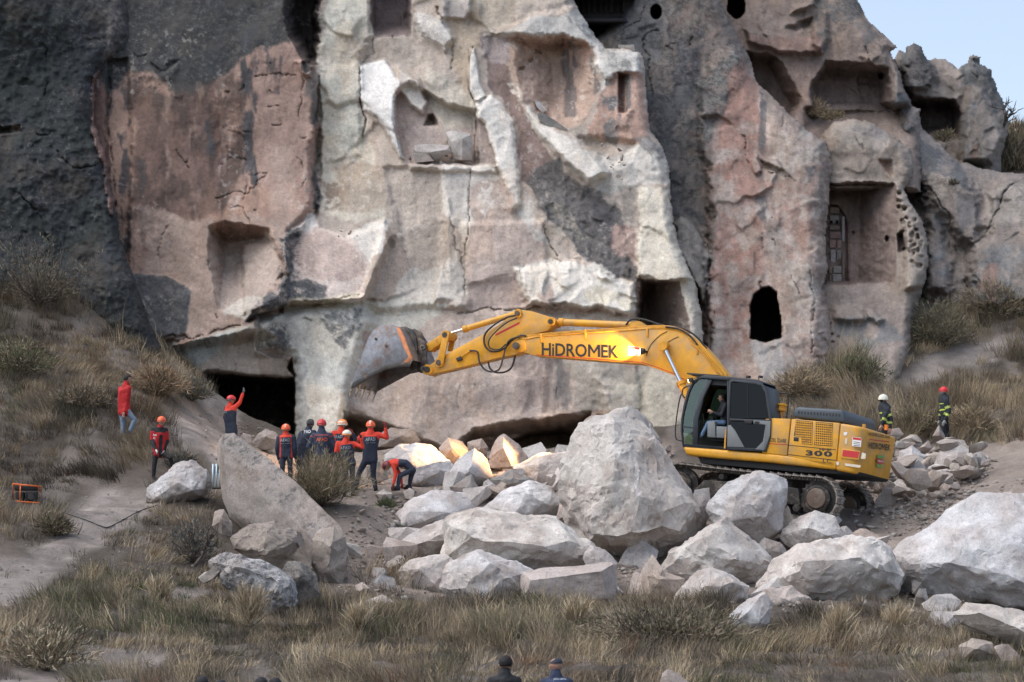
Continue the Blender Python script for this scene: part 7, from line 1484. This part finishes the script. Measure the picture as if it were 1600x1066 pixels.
def J_plain(col, piping=None):
    def f(p, tl, t, lat, fw):
        c = np.empty((len(p), 3)); c[:] = col
        if piping is not None: c[(p == 0) & (np.abs(tl - .80) < .016)] = piping; c[((p == 1)) & (np.abs(t[1] - .12) < .03)] = piping; c[((p == 3)) & (np.abs(t[3] - .12) < .03)] = piping
        return c
    return f
def J_fire(p, tl, t, lat, fw):
    c = np.empty((len(p), 3)); c[:] = FIRE
    for z in (.50, .12): c[(p == 0) & (np.abs(tl - z) < .03)] = HIVIS
    for a, z in ((1, .62), (3, .62), (2, .45), (4, .45)): c[(p == a) & (np.abs(t[a] - z) < .11)] = HIVIS; c[(p == a) & (np.abs(t[a] - z) < .025)] = (.35, .37, .36)
    return c
def J_redblack(p, tl, t, lat, fw):
    c = np.empty((len(p), 3)); c[:] = CRIM; c[(p == 0) & (tl > .78) & (tl < 1.0)] = BLACK; c[(p == 0) & (np.abs(lat + .1) < .22) & (tl < .7)] = BLACK; c[(p == 2) | (p == 4)] = BLACK; c[((p == 1) | (p == 3)) & (np.maximum(t[1] * (p == 1), t[3] * (p == 3)) < .12)] = BLACK
    return c
grey_l = plain('grey_lettering', (.30, .33, .36), .6, 0, .05); white_l = plain('white_lettering', (.75, .77, .80), .6, 0, .05); red_l = plain('orange_red_lettering', (.75, .13, .07), .6, 0, .05)
def afad(x0, y0, x1, y1, m=None, tl=-.6, sub_=True):
    m = m or grey_l; out = [('AFAD', x0, y0, x1, y1, m, tl)]
    if sub_: w_ = x1 - x0; out.append(('ACİL DURUM', x0 + w_ * .05, y1 + 2.0, x1, y1 + 3.4, m, tl))
    return out
G_ = 'rescuers gathered at the foot of the rock face'
person('rescuer with plain orange helmet at the left end of the group', 447, 765, 104, 4, J_afad_sleeve((False, False), (False, False), yoke=.86, sidestripe=True), NAVY, dict(kind='helmet', col=HORG, stripe=(.72, .42, .34)),
       dict(head=(446.5, 671), neck=(446.5, 679), shL=(435.5, 684), shR=(458.5, 684), elL=(432.5, 702), elR=(461, 701), wrL=(435, 718), wrR=(461.5, 716)), group=G_, text_=afad(438, 685.5, 453, 690.5), Y=78.2, gloves=(None, (.5, .3, .2)))
person('bareheaded grey-haired rescuer in a dark navy jacket', 474, 768, 108, 20, J_plain(NAVY), NAVY, dict(kind='hair', col=(.035, .035, .037), grey=1),
       dict(head=(485, 663), neck=(482, 671), chest=(479, 684), waist=(474, 702), pel=(472, 714), hpL=(467, 716), hpR=(477, 716), shL=(470.5, 677), shR=(491, 676), elL=(464.5, 692), elR=(492, 693), wrL=(465, 707), wrR=(490, 707)), group=G_, text_=afad(471, 672.5, 485.5, 677.5, white_l, -.9, False), Y=78.6, bulk=1.05)
person('rescuer with a crimson helmet and red AFAD lettering on his back', 503, 768, 110, 0, J_plain(NAVY2, (.40, .05, .03)), NAVY, dict(kind='helmet', col=HRED, band=(.35, .02, .03)),
       dict(head=(502.5, 664), neck=(502.5, 673), shL=(490, 681), shR=(516, 681), elL=(482, 699), elR=(522, 697), wrL=(486, 713), wrR=(519, 712)), group=G_, text_=afad(494, 684, 511.5, 689.6, red_l, -.2, False), Y=78.0, bulk=1.18)
person('rescuer with a striped orange helmet half hidden behind the others', 532, 768, 109, -20, J_afad_sleeve((True, True), yoke=.84), NAVY, dict(kind='helmet', col=(.80, .22, .03), band=(.55, .50, .42), patch=(.85, .6, .5)),
       dict(head=(534.7, 664), neck=(533, 672), shL=(521.5, 677), shR=(541, 678), elL=(518, 694), elR=(543, 694)), group=G_, text_=afad(520.5, 680.5, 535, 685.5), Y=79.3, gaze=-70)
person('smaller rescuer with orange and white helmet raising a black gloved hand', 545, 775, 100, -10, J_afad_sleeve((True, True), (False, True), yoke=.80), NAVY, dict(kind='helmet', col=HWHT, stripe=(.8, .28, .05), band=(.72, .22, .05)),
       dict(head=(541.8, 680), neck=(540, 688), chest=(540, 699), waist=(543, 713), shL=(528, 693), shR=(552, 693), elL=(525.5, 706), elR=(567, 699.5, -.1), wrL=(526, 717), wrR=(564.5, 686, -.15)), group=G_, text_=afad(531.5, 698, 547.5, 702.8, grey_l, -1.0), Y=77.6, gloves=(BLACK, BLACK), gaze=60)
person('rescuer with a white-striped orange helmet raising his right arm', 580, 766, 106, 5, J_afad_sleeve((True, True), (False, True), yoke=.80), NAVY, dict(kind='helmet', col=HORG, stripe=(.72, .70, .66)),
       dict(head=(579, 666), neck=(579, 674), chest=(578, 687), waist=(578, 703), pel=(577.5, 716), hpL=(572, 718), hpR=(584, 718), shL=(567.5, 679), shR=(591, 679), elL=(557, 690), elR=(604.5, 684.5, -.05), wrL=(552, 679, -.05), wrR=(602.5, 669, -.1), knL=(561, 739), anL=(556, 761), knR=(583, 742), anR=(587, 763)), group=G_, text_=afad(571, 684, 586.5, 689.6), Y=78.4, gloves=((.25, .03, .03), (.30, .02, .03)), bulk=1.08)
person('rescuer bending far forward over the rubble', 632, 766, 100, -80, J_afad_sleeve((True, True), (True, True), yoke=.70), NAVY, dict(kind='helmet', col=(.20, .02, .03), band=BLACK, tilt=-50),
       dict(head=(604.5, 729), neck=(610, 724), chest=(618, 723), waist=(634, 724), pel=(645, 732), hpL=(645, 734, .1), hpR=(644, 735, -.1), shL=(614, 724, .15), shR=(615, 726, -.18), elL=(625, 740, .12), elR=(619, 742, -.2), wrL=(627, 754, .1), wrR=(615, 757, -.22), knL=(641, 748, .12), anL=(639.5, 760, .12), knR=(625, 744, -.14), anR=(621.5, 763, -.14)), group=G_, Y=78.2, gloves=((.25, .02, .02), (.12, .02, .02)))
person('rescuer with a crimson helmet pointing up beside the cave mouth', 362, 712, 98, 25, J_afad_sleeve((False, True), (False, True), yoke=.78), NAVY, dict(kind='helmet', col=HRED, band=(.12, .02, .03)),
       dict(head=(361, 625.5), neck=(359.5, 633), chest=(359, 645), waist=(360, 660), pel=(362, 672), hpL=(358, 674), hpR=(366, 674), shL=(353, 637.5), shR=(367, 637), elL=(351, 652), wrL=(353, 664), elR=(374.5, 629, .0), wrR=(379.5, 615, .0)), Y=84.5, group=G_, text_=[('AFAD', 349.5, 641.5, 354.5, 645.5, grey_l, 0)], gaze=60, gloves=(None, (.12, .13, .16)))
person('dark-haired man in a red jacket and jeans on the left bank', 197, 684, 101, 40, J_plain(CRIM), JEANS, dict(kind='hair', col=(.014, .012, .011)),
       dict(head=(199.3, 593), neck=(197, 601), chest=(194.5, 613), waist=(193.5, 630), pel=(194, 641), hpL=(190, 643), hpR=(199, 643), shL=(187.5, 607), shR=(202.5, 607), elL=(186, 626), elR=(199, 629, -.1), wrL=(188, 641), wrR=(195.5, 644, -.15), knL=(191.5, 661), anL=(190.5, 680), knR=(210.5, 656), anR=(203, 676)), boots=(.03, .035, .04), gaze=70, bulk=1.05)
def inh_pants(c, co, j, s): return c
person('rescuer in a red and black jacket with an orange helmet facing the camera', 247, 752, 102, 165, J_redblack, BLACK, dict(kind='helmet', col=HORG, band=(.5, .08, .03)),
       dict(head=(252.4, 659), neck=(250, 667.5), chest=(248, 680), waist=(249, 695), pel=(248, 706), hpR=(243.5, 708), hpL=(254, 708), shR=(239, 672), shL=(259, 672), elR=(237, 688), elL=(261, 688), wrR=(245, 703, -.22), wrL=(257, 702), knR=(241.5, 727), anR=(240, 748), knL=(267.5, 716, -.2), anL=(271, 731, -.1)), gloves=((.4, .42, .4), (.5, .52, .5)), text_=[('İNH', 239, 677.5, 244.5, 681, white_l, .3), ('C', 239.5, 683, 242.5, 686, white_l, 0)], Y=76.6, gaze=172)
G2 = 'firefighters standing behind the excavator'
person('firefighter with a white helmet behind the counterweight', 1383, 712, 100, -85, J_fire, FIRE, dict(kind='helmet', col=HWHT, mask=(.01, .01, .012)),
       dict(head=(1380, 624.5), neck=(1381.5, 632), shL=(1383, 641, .15), shR=(1385, 641, -.18), elR=(1391, 655, -.2), wrR=(1389, 669, -.2)), Y=87.5, group=G2, bulk=1.12)
person('firefighter with a red helmet and pale face mask on the rubble edge', 1476, 692, 92, -80, J_fire, FIRE, dict(kind='helmet', col=(.62, .02, .03), band=(.45, .02, .02), mask=(.42, .40, .46)),
       dict(head=(1474.5, 612), neck=(1475.5, 619), shL=(1475, 627, .15), shR=(1477.5, 627, -.18), elR=(1482, 643, -.2), wrR=(1475, 657, -.22), elL=(1471, 642, .12), wrL=(1469, 655, .15), knL=(1472, 674), anL=(1473, 687), knR=(1480, 674), anR=(1481, 688)), Y=90.0, group=G2, bulk=1.1, gloves=((.3, .3, .28), (.3, .3, .28)))
# operator sitting in the cab
oY = (XM @ ML(1130, 655, .95)).y
person('excavator operator in a dark jacket and jeans seated in the cab', 1128, 690, 92, -65, J_plain((.018, .02, .028)), (.10, .17, .28), dict(kind='hair', col=(.02, .016, .014)),
       dict(head=(1127.8, 622), neck=(1130, 629), chest=(1131.5, 638), waist=(1132, 650), pel=(1131, 658), hpL=(1130, 661, .1), hpR=(1130, 661, -.12), shL=(1129, 633, .18), shR=(1132.5, 634, -.18), elL=(1122, 648, .16), elR=(1126, 650, -.22), wrL=(1113, 645, .12), wrR=(1113.5, 645, -.2), knL=(1107, 660, .1), knR=(1106.5, 661, -.12), anL=(1096, 682, .1), anR=(1095, 683, -.12)), Y=oY, gaze=-78)
# onlookers at the bottom edge
G3 = 'onlookers cut off by the bottom edge'
person('onlooker in a black coat at the bottom edge, centre', 788, 1208, 184, 0, J_plain((.012, .013, .016)), BLACK, dict(kind='hair', col=(.010, .009, .009)), dict(shL=(768, 1064), shR=(808, 1064), neck=(789, 1052), head=(790, 1038.5)), Y=45.5, group=G3, bulk=1.05)
person('onlooker in a dark beret with a banded blue uniform back', 869, 1210, 182, 0, (lambda p, tl, t, lat, fw: np.where(((p == 0) & (tl > .76) & (tl < .84))[:, None], np.array((.03, .05, .12)), np.array((.022, .034, .072)))), NAVY, dict(kind='beret', col=(.012, .018, .035)), dict(shL=(850, 1066), shR=(889, 1066), neck=(868.5, 1053), head=(868.5, 1041.5)), Y=45.5, group=G3,
       text_=[('JANDARMA', 865, 1059.5, 885, 1063.5, plain('pale_blue_print', (.45, .5, .6), .6), 0)])
for x_, y_, lb in ((316, 1067.5, 'dark-capped onlooker, leftmost head at the bottom edge'), (345, 1073.5, 'dark-capped onlooker barely showing, second head from left'), (408, 1069, 'dark-capped onlooker, third head from left at the bottom edge'), (430, 1070, 'dark-capped onlooker, fourth head from left at the bottom edge')):
    person(lb, x_, y_ + 165, 180, 0, J_plain((.012, .013, .016)), BLACK, dict(kind='cap', col=(.012, .012, .015)), dict(head=(x_, y_ + 3)), Y=45, group=G3)
# ------------------------------------------------------------------ generator, floodlight, cables
gen = empty('generator', ghit(40, 787, 60)); tag(gen, 'portable generator in an orange tube frame on the left path', 'generator')
gY = gen.location.y; gp = lambda x, y, d=0: P(x, y, gY) - gen.location + Vector((0, d, 0))
gom = plain('orange_frame_paint', (.62, .13, .02), .45, 0, .1)
fr_ = [gp(19.5, 783), gp(20.5, 756), gp(60, 760), gp(60.5, 786), ]
for d in (0, .45): tubes('frame_tube', [[fr_[0] + Vector((0, d, 0)), fr_[1] + Vector((0, d, 0)), fr_[2] + Vector((0, d, 0)), fr_[3] + Vector((0, d, 0)), fr_[0] + Vector((0, d, 0))]], .022, gom, gen, 1, 8)
for q in fr_: tubes('frame_tube', [[q, q + Vector((0, .45, 0))]], .022, gom, gen, 1, 8)
tubes('frame_tube', [[gp(32, 757, 0), gp(31, 786, 0)]], .018, gom, gen, 1, 8)
def gbox(nm, x0, y0, x1, y1, d0, d1, mat, par=gen, g=gp, bev=.02):
    a = g(x0, y1); b = g(x1, y0); bm = bmesh.new(); bmesh.ops.create_cube(bm, size=1, matrix=Matrix.Translation(((a.x + b.x) / 2, (d0 + d1) / 2, (a.z + b.z) / 2)) @ Matrix.Diagonal((b.x - a.x, d1 - d0, b.z - a.z, 1))); return fin(bm, nm, mat, par, bev)
gbox('fuel_tank', 22, 759, 58, 766, .05, .40, blk); gbox('engine_block', 38, 768, 56, 784, .06, .38, drk); gbox('alternator', 23, 769, 36, 784, .08, .36, drk); gbox('skid', 20, 784, 60, 786.5, .0, .45, dkm)
for k in range(5): gbox('cooling_fin', 40 + k * 3, 770, 41.2 + k * 3, 781, .03, .06, dkm, bev=0)
cyl('recoil_cover', tuple(gp(48, 776, .0)), tuple(gp(48, 776, .06)), .08, dkm, gen, 20)
fl_ = empty('floodlight_stand', P(339, 764, ghit(300, 785, 60).y - .3)); tag(fl_, 'blue-white floodlight mast folded upright beside the leaning slab', 'floodlight'); fY = fl_.location.y; fp = lambda x, y, d=0: P(x, y, fY) - fl_.location + Vector((0, d, 0))
alu = plain('pale_blue_metal', (.42, .52, .58), .4, .3, .08)
for x in (332.5, 338, 343): tubes('mast_tube', [[fp(x, 763), fp(x + .5, 725)]], .028, alu, fl_, 1, 8)
gbox('lamp_panel', 334, 726, 345, 741, .03, .10, alu, fl_, fp); gbox('lamp_glass', 335.5, 728, 343.5, 739, .015, .03, gl_door, fl_, fp, 0); gbox('base_plate', 331, 761, 345, 764, -.05, .2, dkm, fl_, fp)
def cable(name, pxs, label, r=.014):
    pts = []
    for x, y in pxs: q = ghit(x, y, 55); pts.append(q + Vector((0, 0, .02)))
    o = tubes(name, [curve_pts(pts, 8)], r, blk, None, 1, 6); tag(o, label, 'cable'); return o
cable('power_cable', [(60, 785), (80, 795), (108, 806), (135, 816), (158, 827), (170, 826), (195, 813), (215, 802), (240, 794), (262, 789), (290, 782), (312, 776), (330, 764)], 'black power cable snaking over the path from the generator')
# ================================================================== VEGETATION
def leaf_material(name):
    m, nt, b = new_mat(name); a = N(nt, 'ShaderNodeAttribute', attribute_name='Col')
    nt.links.new(a.outputs['Color'], b.inputs['Base Color']); b.inputs['Roughness'].default_value = .85; b.inputs['Specular IOR Level'].default_value = .15
    return m
blade_m = leaf_material('dry_blades')
STRAW = (.43, .345, .225); STRAW2 = (.34, .27, .18); GBR = (.245, .205, .155); DKB = (.13, .11, .085); OLIVE = (.145, .140, .085); GRN = (.075, .11, .045); RUST = (.28, .165, .10); PALE = (.52, .45, .34); BLUE = (.10, .115, .115)
def blades(base, dirv, length, width, bend, col, name, label=None, kind='stuff', seg=2, parent=None, cat=None):
    """base (n,3) dir (n,3) unit; builds seg-1 quads + a tip triangle per blade"""
    n = len(base); side = np.cross(dirv, nrs.normal(size=(n, 3))); side /= np.linalg.norm(side, axis=1)[:, None] + 1e-9
    bd = bend[:, None] * np.array([0, 0, -1.]) * length[:, None]
    wv_ = side * width[:, None] * .5
    hb = nrs.normal(size=(n, 3)) * (length * .10)[:, None]
    p0 = base; p1 = base + dirv * (length * .5)[:, None] + bd * .22 + hb; p2 = base + dirv * length[:, None] + bd
    V = np.stack([p0 - wv_, p0 + wv_, p1 - wv_ * .8, p1 + wv_ * .8, p2], 1).reshape(-1, 3)
    i = np.arange(n)[:, None] * 5
    F = np.concatenate([i + [0, 1, 3], i + [0, 3, 2], i + [2, 3, 4]], 0)
    cc = np.repeat(col, 5, 0)
    o = mesh_np(name, V, F, blade_m, cc, False)
    if parent: o.parent = parent
    tag(o, label, cat, None, kind); return o
def pal(px, py, rs):
    """grass palette by place"""
    n = len(px); a = fbm(px, py, 70, 4, 2001); b = fbm(px, py * 1.6, 34, 4, 2011); u = rs.rand(n)
    c = np.empty((n, 3)); c[:] = GBR
    def put(m, k): c[m] = k
    put((b > -.05) & (u < .85), STRAW2); put((b > .25) & (u < .8), STRAW); put((b > .5) & (u < .5), PALE); put((b < -.35) & (u < .7), DKB)
    put((a < -.38) & (u < .6), OLIVE); put((a > .55) & (b < .3) & (u < .35), RUST)
    left = (px < 330) & (py < 760); put(left & (b > .2) & (u > .85), RUST)
    g = (px > 80) & (px < 320) & (py > 890) & (py < 1000) & (u < .42); put(g, GRN); put(g & (u < .25), OLIVE)
    g2 = (np.abs(px - 1330) < 60) & (np.abs(py - 575) < 25) & (u < .8); put(g2, GRN)
    c[(px < 330) & (py < 800)] *= .8
    c *= .80 * (1 + .28 * rs.randn(n, 1) * .6).clip(.4, 1.7)
    return c
rs = np.random.RandomState(77)
NT = 26000
tx = rs.uniform(-19, 19, NT * 3); ty = 47 + 59 * rs.rand(NT * 3) ** .8
tz = gz(tx, ty); tpx, tpy = project(tx, ty, tz)
dens = np.full(len(tx), .0)
def zone(poly, d, soft=14):
    s = sdf(poly, tpx + 18 * fbm(tpx, tpy, 40, 3, 2101), tpy + 8 * fbm(tpx, tpy, 30, 3, 2111)); return smooth(soft, -soft, s) * d
for poly, d in (([(-200, 1200), (-200, 930), (100, 900), (300, 900), (560, 945), (900, 950), (1100, 935), (1200, 980), (1300, 950), (1450, 970), (1800, 1040), (1800, 1200)], 1.0),
                ([(-200, 760), (-200, 400), (100, 430), (230, 500), (330, 580), (330, 620), (240, 640), (230, 720), (150, 760)], 1.0), ([(250, 800), (340, 780), (360, 900), (300, 930), (230, 900)], .8),
                ([(-200, 760), (60, 780), (90, 840), (-200, 860)], .6), ([(230, 640), (330, 640), (300, 740), (230, 760)], .35),
                ([(1130, 640), (1220, 600), (1400, 530), (1420, 450), (1800, 430), (1800, 700), (1550, 690), (1390, 690), (1200, 680)], 1.0), ([(560, 900), (640, 900), (620, 960), (560, 950)], .6),
                ([(60, 800), (330, 800), (330, 930), (60, 930)], .22)):
    dens = np.maximum(dens, zone(poly, d))
clump = smooth(-.5, .25, fbm(tx, ty, .9, 3, 2121)); dens *= .25 + .75 * clump
dens *= smooth(20, 50, np.hypot((tpx - 40), (tpy - 785) * 1.2))
for p_ in paths: dens *= smooth(-6, 8, sdf(p_, tpx + 10 * fbm(tpx, tpy, 30, 3, 2131), tpy)) * .97 + .03
keep = (rs.rand(len(tx)) < dens) & (tpx > -60) & (tpx < 1660) & (tpy < 1110)
tx, ty, tz, tpx, tpy = (v[keep][:15500] for v in (tx, ty, tz, tpx, tpy)); nt_ = len(tx)
hgt = (.17 + .40 * smooth(-.4, .9, fbm(tx, ty, 2.2, 3, 2141)) + .10 * rs.rand(nt_)) * np.where(ty > 80, 1.15, 1.0)
tc_ = pal(tpx, tpy, rs); tall = (rs.rand(nt_) < .07) & (fbm(tx, ty, 1.6, 3, 2171) > .1); hgt = hgt * np.where(tall, 1.7, 1); tc_[tall] = np.array(STRAW) * .95
rgt = (tpx > 1150) & (tpy < 700); hgt = hgt * np.where(rgt, 1.45, 1); mm = rgt & (rs.rand(nt_) < .5); tc_[mm] = np.array(STRAW) * .85
dk_ = smooth(.15, .5, fbm(tx, ty, 2.8, 4, 2181)); tc_ = tc_ * (1 - .45 * dk_[:, None])
lean = np.stack([fbm(tx, ty, 2.5, 2, 2151), fbm(tx, ty, 2.5, 2, 2161) * .5], -1) * .55
K_ = 24
def rep(a): return np.repeat(a, K_, 0)
n = nt_ * K_; ang = rs.rand(n) * 6.283; spread = np.abs(rs.randn(n)) * .42
dv = np.stack([np.cos(ang) * spread + rep(lean[:, 0]), np.sin(ang) * spread + rep(lean[:, 1]), np.ones(n)], -1); dv /= np.linalg.norm(dv, axis=1)[:, None]
r_ = rs.rand(n) ** .5 * .16
base = np.stack([rep(tx) + np.cos(ang) * r_, rep(ty) + np.sin(ang) * r_, rep(tz) - .03], -1)
ln = rep(hgt) * rs.uniform(.45, 1.25, n); cb = rep(tc_) * rs.uniform(.7, 1.3, (n, 1))
blades(base, dv, ln, rs.uniform(.006, .015, n), rs.uniform(0, .35, n), cb, 'dry_grass', 'dry tufted grass covering the slopes and the foreground')
# grassy hillside mass far right skyline
m2 = 900; px2 = rs.uniform(1490, 1640, m2); py2 = 200 + rs.rand(m2) * 60 + (px2 < 1560) * 30
b3 = np.array([P(a, b, 118 + .04 * (205 - b) - .1) for a, b in zip(px2, py2)]); kk = 14; b3 = np.repeat(b3, kk, 0) + rs.normal(size=(m2 * kk, 3)) * .12; n = len(b3)
dv = rs.normal(size=(n, 3)) * .4; dv[:, 2] = 1; dv /= np.linalg.norm(dv, axis=1)[:, None]
cols = np.array([STRAW2, GBR, OLIVE, DKB])[np.repeat(rs.randint(0, 4, m2), kk)] * rs.uniform(.7, 1.3, (n, 1))
blades(b3, dv, rs.uniform(.25, .6, n), rs.uniform(.02, .04, n), rs.uniform(0, .4, n), cols, 'hillside_grass', 'grey-brown grass on the skyline saddle at the right edge')
# ---- shrubs : things with stems and foliage
def shrub(px, py, Y, w, h, cols, label, n=1500, stems=14, name='shrub', up=.35, leafw=.02, leafl=.16, group=None, cat='shrub', onrock=False, stemcol=(.07, .055, .045), ragged=.3):
    base_ = P(px, py, Y) if onrock else ghit(px, py, Y)
    root = empty(name, base_); tag(root, label, cat, group)
    rs = np.random.RandomState(int(px * 7 + py) % 99991)
    d = rs.normal(size=(n, 3)); d[:, 2] = np.abs(d[:, 2]) + up; d /= np.linalg.norm(d, axis=1)[:, None]
    lob = 1 + ragged * fb3(d, .35, 3, px * .01); rad = rs.rand(n) ** .45 * lob
    p = d * rad[:, None] * [w / 2, w / 2.4, h]; p[:, 2] = np.maximum(p[:, 2], .0)
    dv = d + rs.normal(size=(n, 3)) * .45; dv[:, 2] += up; dv /= np.linalg.norm(dv, axis=1)[:, None]
    ci = np.array(cols)[(rs.rand(n) * len(cols)).astype(int)]
    tone = 1 + .45 * fb3(p, w * .18, 3, px * .03)
    blades(p, dv, rs.uniform(.5, 1.4, n) * leafl, rs.uniform(.6, 1.3, n) * leafw, rs.uniform(0, .4, n), ci * (rs.uniform(.7, 1.25, n) * tone)[:, None].clip(.35, 2), 'foliage', None, 'stuff', parent=root)
    sd_ = rs.normal(size=(stems, 3)); sd_[:, 2] = np.abs(sd_[:, 2]) + .7; sd_ /= np.linalg.norm(sd_, axis=1)[:, None]
    paths_ = []
    for s_ in sd_:
        L = rs.uniform(.6, 1.05) * min(h, 1.0 * w + h * .3); q = [np.zeros(3)]
        for k in range(4): q.append(q[-1] + (s_ + rs.normal(size=3) * .28) * L / 4 * [w / h * .7 if w < 2 * h else 1, .8, 1])
        paths_.append([Vector(a) for a in q])
    o = tubes('stems', paths_, .018 * max(1, h), stem_mat, root, taper=.3); o['kind'] = 'stuff'
    return root
shrub(500, 792, 73, 2.3, 1.25, [STRAW2, STRAW2, GBR, OLIVE, (.20, .19, .12)], 'bushy grey-green shrub in front of the standing rescuers', 6500, 30, leafl=.22, leafw=.013, ragged=.6, up=.5)
shrub(300, 880, 64, 1.3, .95, [BLUE, DKB, GBR, BLUE], 'bluish twiggy shrub with a dark crooked stem left of the boulders', 1900, 16, leafl=.12)
shrub(85, 840, 60, 1.0, .5, [STRAW2, OLIVE, DKB, GBR], 'round grassy bush below the orange generator', 1800, 8)
shrub(75, 1050, 45, 1.8, .8, [STRAW2, GBR, PALE, OLIVE], 'wide pale grass clump at lower left', 2600, 8)
shrub(1050, 1012, 50, 3.2, .72, [DKB, GBR, OLIVE, GBR], 'dark sprawling bush in the foreground below the rounded boulder', 4800, 26, leafl=.2, ragged=.5)
shrub(1340, 600, 90, 2.2, .9, [GRN, OLIVE, DKB], 'dark green bush above the excavator body', 2400, 10)
shrub(1465, 545, 95, 2.6, 1.5, [OLIVE, DKB, OLIVE, GBR], 'large olive bush beside the walled-up niche', 4200, 20, leafl=.2)
shrub(1560, 500, 97, 3.0, 1.3, [OLIVE, GBR, STRAW2], 'olive and straw bush high on the right slope', 3400, 16, leafl=.2)
shrub(1400, 500, 95, 1.3, .9, [OLIVE, DKB, GRN], 'small dark bush at the foot of the honeycombed rock rib', 1600, 10)
shrub(1520, 680, 85, 1.7, .9, [STRAW2, STRAW, GBR], 'straw coloured bush right of the red helmeted firefighter', 2400, 8, leafl=.26, leafw=.018)
shrub(1430, 680, 85, 1.5, .8, [STRAW2, OLIVE, GBR], 'dull straw bush between the two firefighters', 2200, 8, leafl=.26, leafw=.018)
shrub(1250, 625, 88, 1.8, 1.0, [STRAW, STRAW2, GBR], 'pale tall grass clump on the bank behind the excavator hood', 2400, 6, leafl=.3, leafw=.018)
shrub(300, 628, 78, 1.5, .7, [GBR, OLIVE, BLUE], 'grey bush at the lip of the dark cave', 1800, 10)
shrub(245, 620, 78, 2.0, .95, [RUST, STRAW2, STRAW2, GBR], 'rusty straw bush on the bank above the rescuers at left', 3000, 12, leafl=.22)
shrub(285, 735, 70, .95, .5, [DKB, GBR, BLUE], 'small grey bush behind the red and black clad rescuer', 1200, 8)
shrub(1270, 184, 106.0, 1.1, .6, [STRAW, STRAW2, GBR], 'dry straw tuft growing in the wide cave', 900, 4, onrock=True, leafl=.26)
shrub(1300, 188, 104.8, 1.0, .35, [OLIVE, STRAW2], 'low dry tuft on the cave sill right of the straw tuft', 600, 4, onrock=True)
shrub(1475, 222, 109.0, 1.1, .45, [DKB, OLIVE, STRAW2], 'dark scrub on the ledge below the skyline cave', 900, 6, onrock=True)
shrub(1490, 300 - 10, 100.2, .35, .18, [DKB, DKB], 'tiny dark shrub rooted in the pale rock slope', 200, 3, onrock=True)
shrub(60, 480, 84, 3.0, 1.9, [DKB, GBR, OLIVE], 'dark bare-twigged thicket against the left rock face', 2600, 34, ragged=.5, leafl=.14)
shrub(150, 470, 86, 1.9, 1.3, [GBR, DKB, STRAW2], 'bare grey bush at the foot of the left rock face', 1300, 24, ragged=.5, leafl=.14)
shrub(30, 590, 76, 2.2, 1.0, [GRN, OLIVE, DKB, GBR], 'dark green shrub on the far left bank', 3000, 10)
shrub(130, 640, 74, 1.8, .6, [GBR, DKB, STRAW2], 'brown matted bush left of the man in jeans', 2000, 8)
shrub(605, 795, 73, .6, .22, [OLIVE, (.13, .15, .10), GRN], 'small green cushion plant at the edge of the gully', 500, 3)
shrub(640, 905, 66, .9, .5, [DKB, (.12, .09, .065)], 'dark brown bush in the shade of the gully', 900, 10)
shrub(1150, 600, 90, .8, .5, [OLIVE, DKB, GRN], 'small olive bush on the rock foot behind the cab roof', 700, 6)
for i_, (x_, y_, h_) in enumerate(((1400, 1000, .55), (390, 985, .7), (250, 950, .5), (1310, 1010, .6), (560, 1000, .5), (900, 990, .5))):
    shrub(x_, y_, 46, h_ * 1.2, h_, [PALE, STRAW, STRAW2], ['tall pale grass clump at lower right', 'golden grass clump below the mottled lichen rock', 'thin straw clump beside the green patch at left', 'feathery grass clump below the wide pale boulder', 'short straw clump at lower centre left', 'straw clump below the squared block'][i_], 1000, 3, name='grass_clump', leafl=.34, leafw=.014, up=1.2, cat='grass clump', group='pale grass clumps')
# bare tree on the skyline, twigs only
def bare_tree(px, py, Y, h, label, seed):
    rs = random.Random(seed); root = empty('bare_tree', P(px, py, Y)); tag(root, label, 'tree')
    tr = []; br = []
    def grow(p, d, L, lev):
        q = [p.copy()]
        for k in range(4): d = (d + Vector((rs.uniform(-.3, .3), rs.uniform(-.3, .3), rs.uniform(-.12, .2)))).normalized(); p = p + d * L / 4; q.append(p.copy())
        (tr if lev == 0 else br).append(q)
        if lev < 3:
            for k in range(4 if lev == 0 else 3): grow(q[rs.randint(1, 4)], (d + Vector((rs.uniform(-1.1, 1.3), rs.uniform(-.8, .8), rs.uniform(-.5, .8)))).normalized(), L * rs.uniform(.5, .75), lev + 1)
    grow(Vector((0, 0, 0)), Vector((.5, 0, .9)), h * .5, 0)
    tubes('trunk', tr, .05, stem_mat, root, .5); o = tubes('branches', br, .022, stem_mat, root, .3, 4); o['kind'] = 'stuff'; return root
bare_tree(1562, 215, 112.5, 2.2, 'thin bare tree branching over the skyline at right', 4); bare_tree(1590, 235, 114, 1.6, 'low bare shrub-like tree behind the last pinnacle', 8)
bare_tree(305, 885, 67.3, 1.0, 'small crooked bare tree inside the bluish shrub', 5)
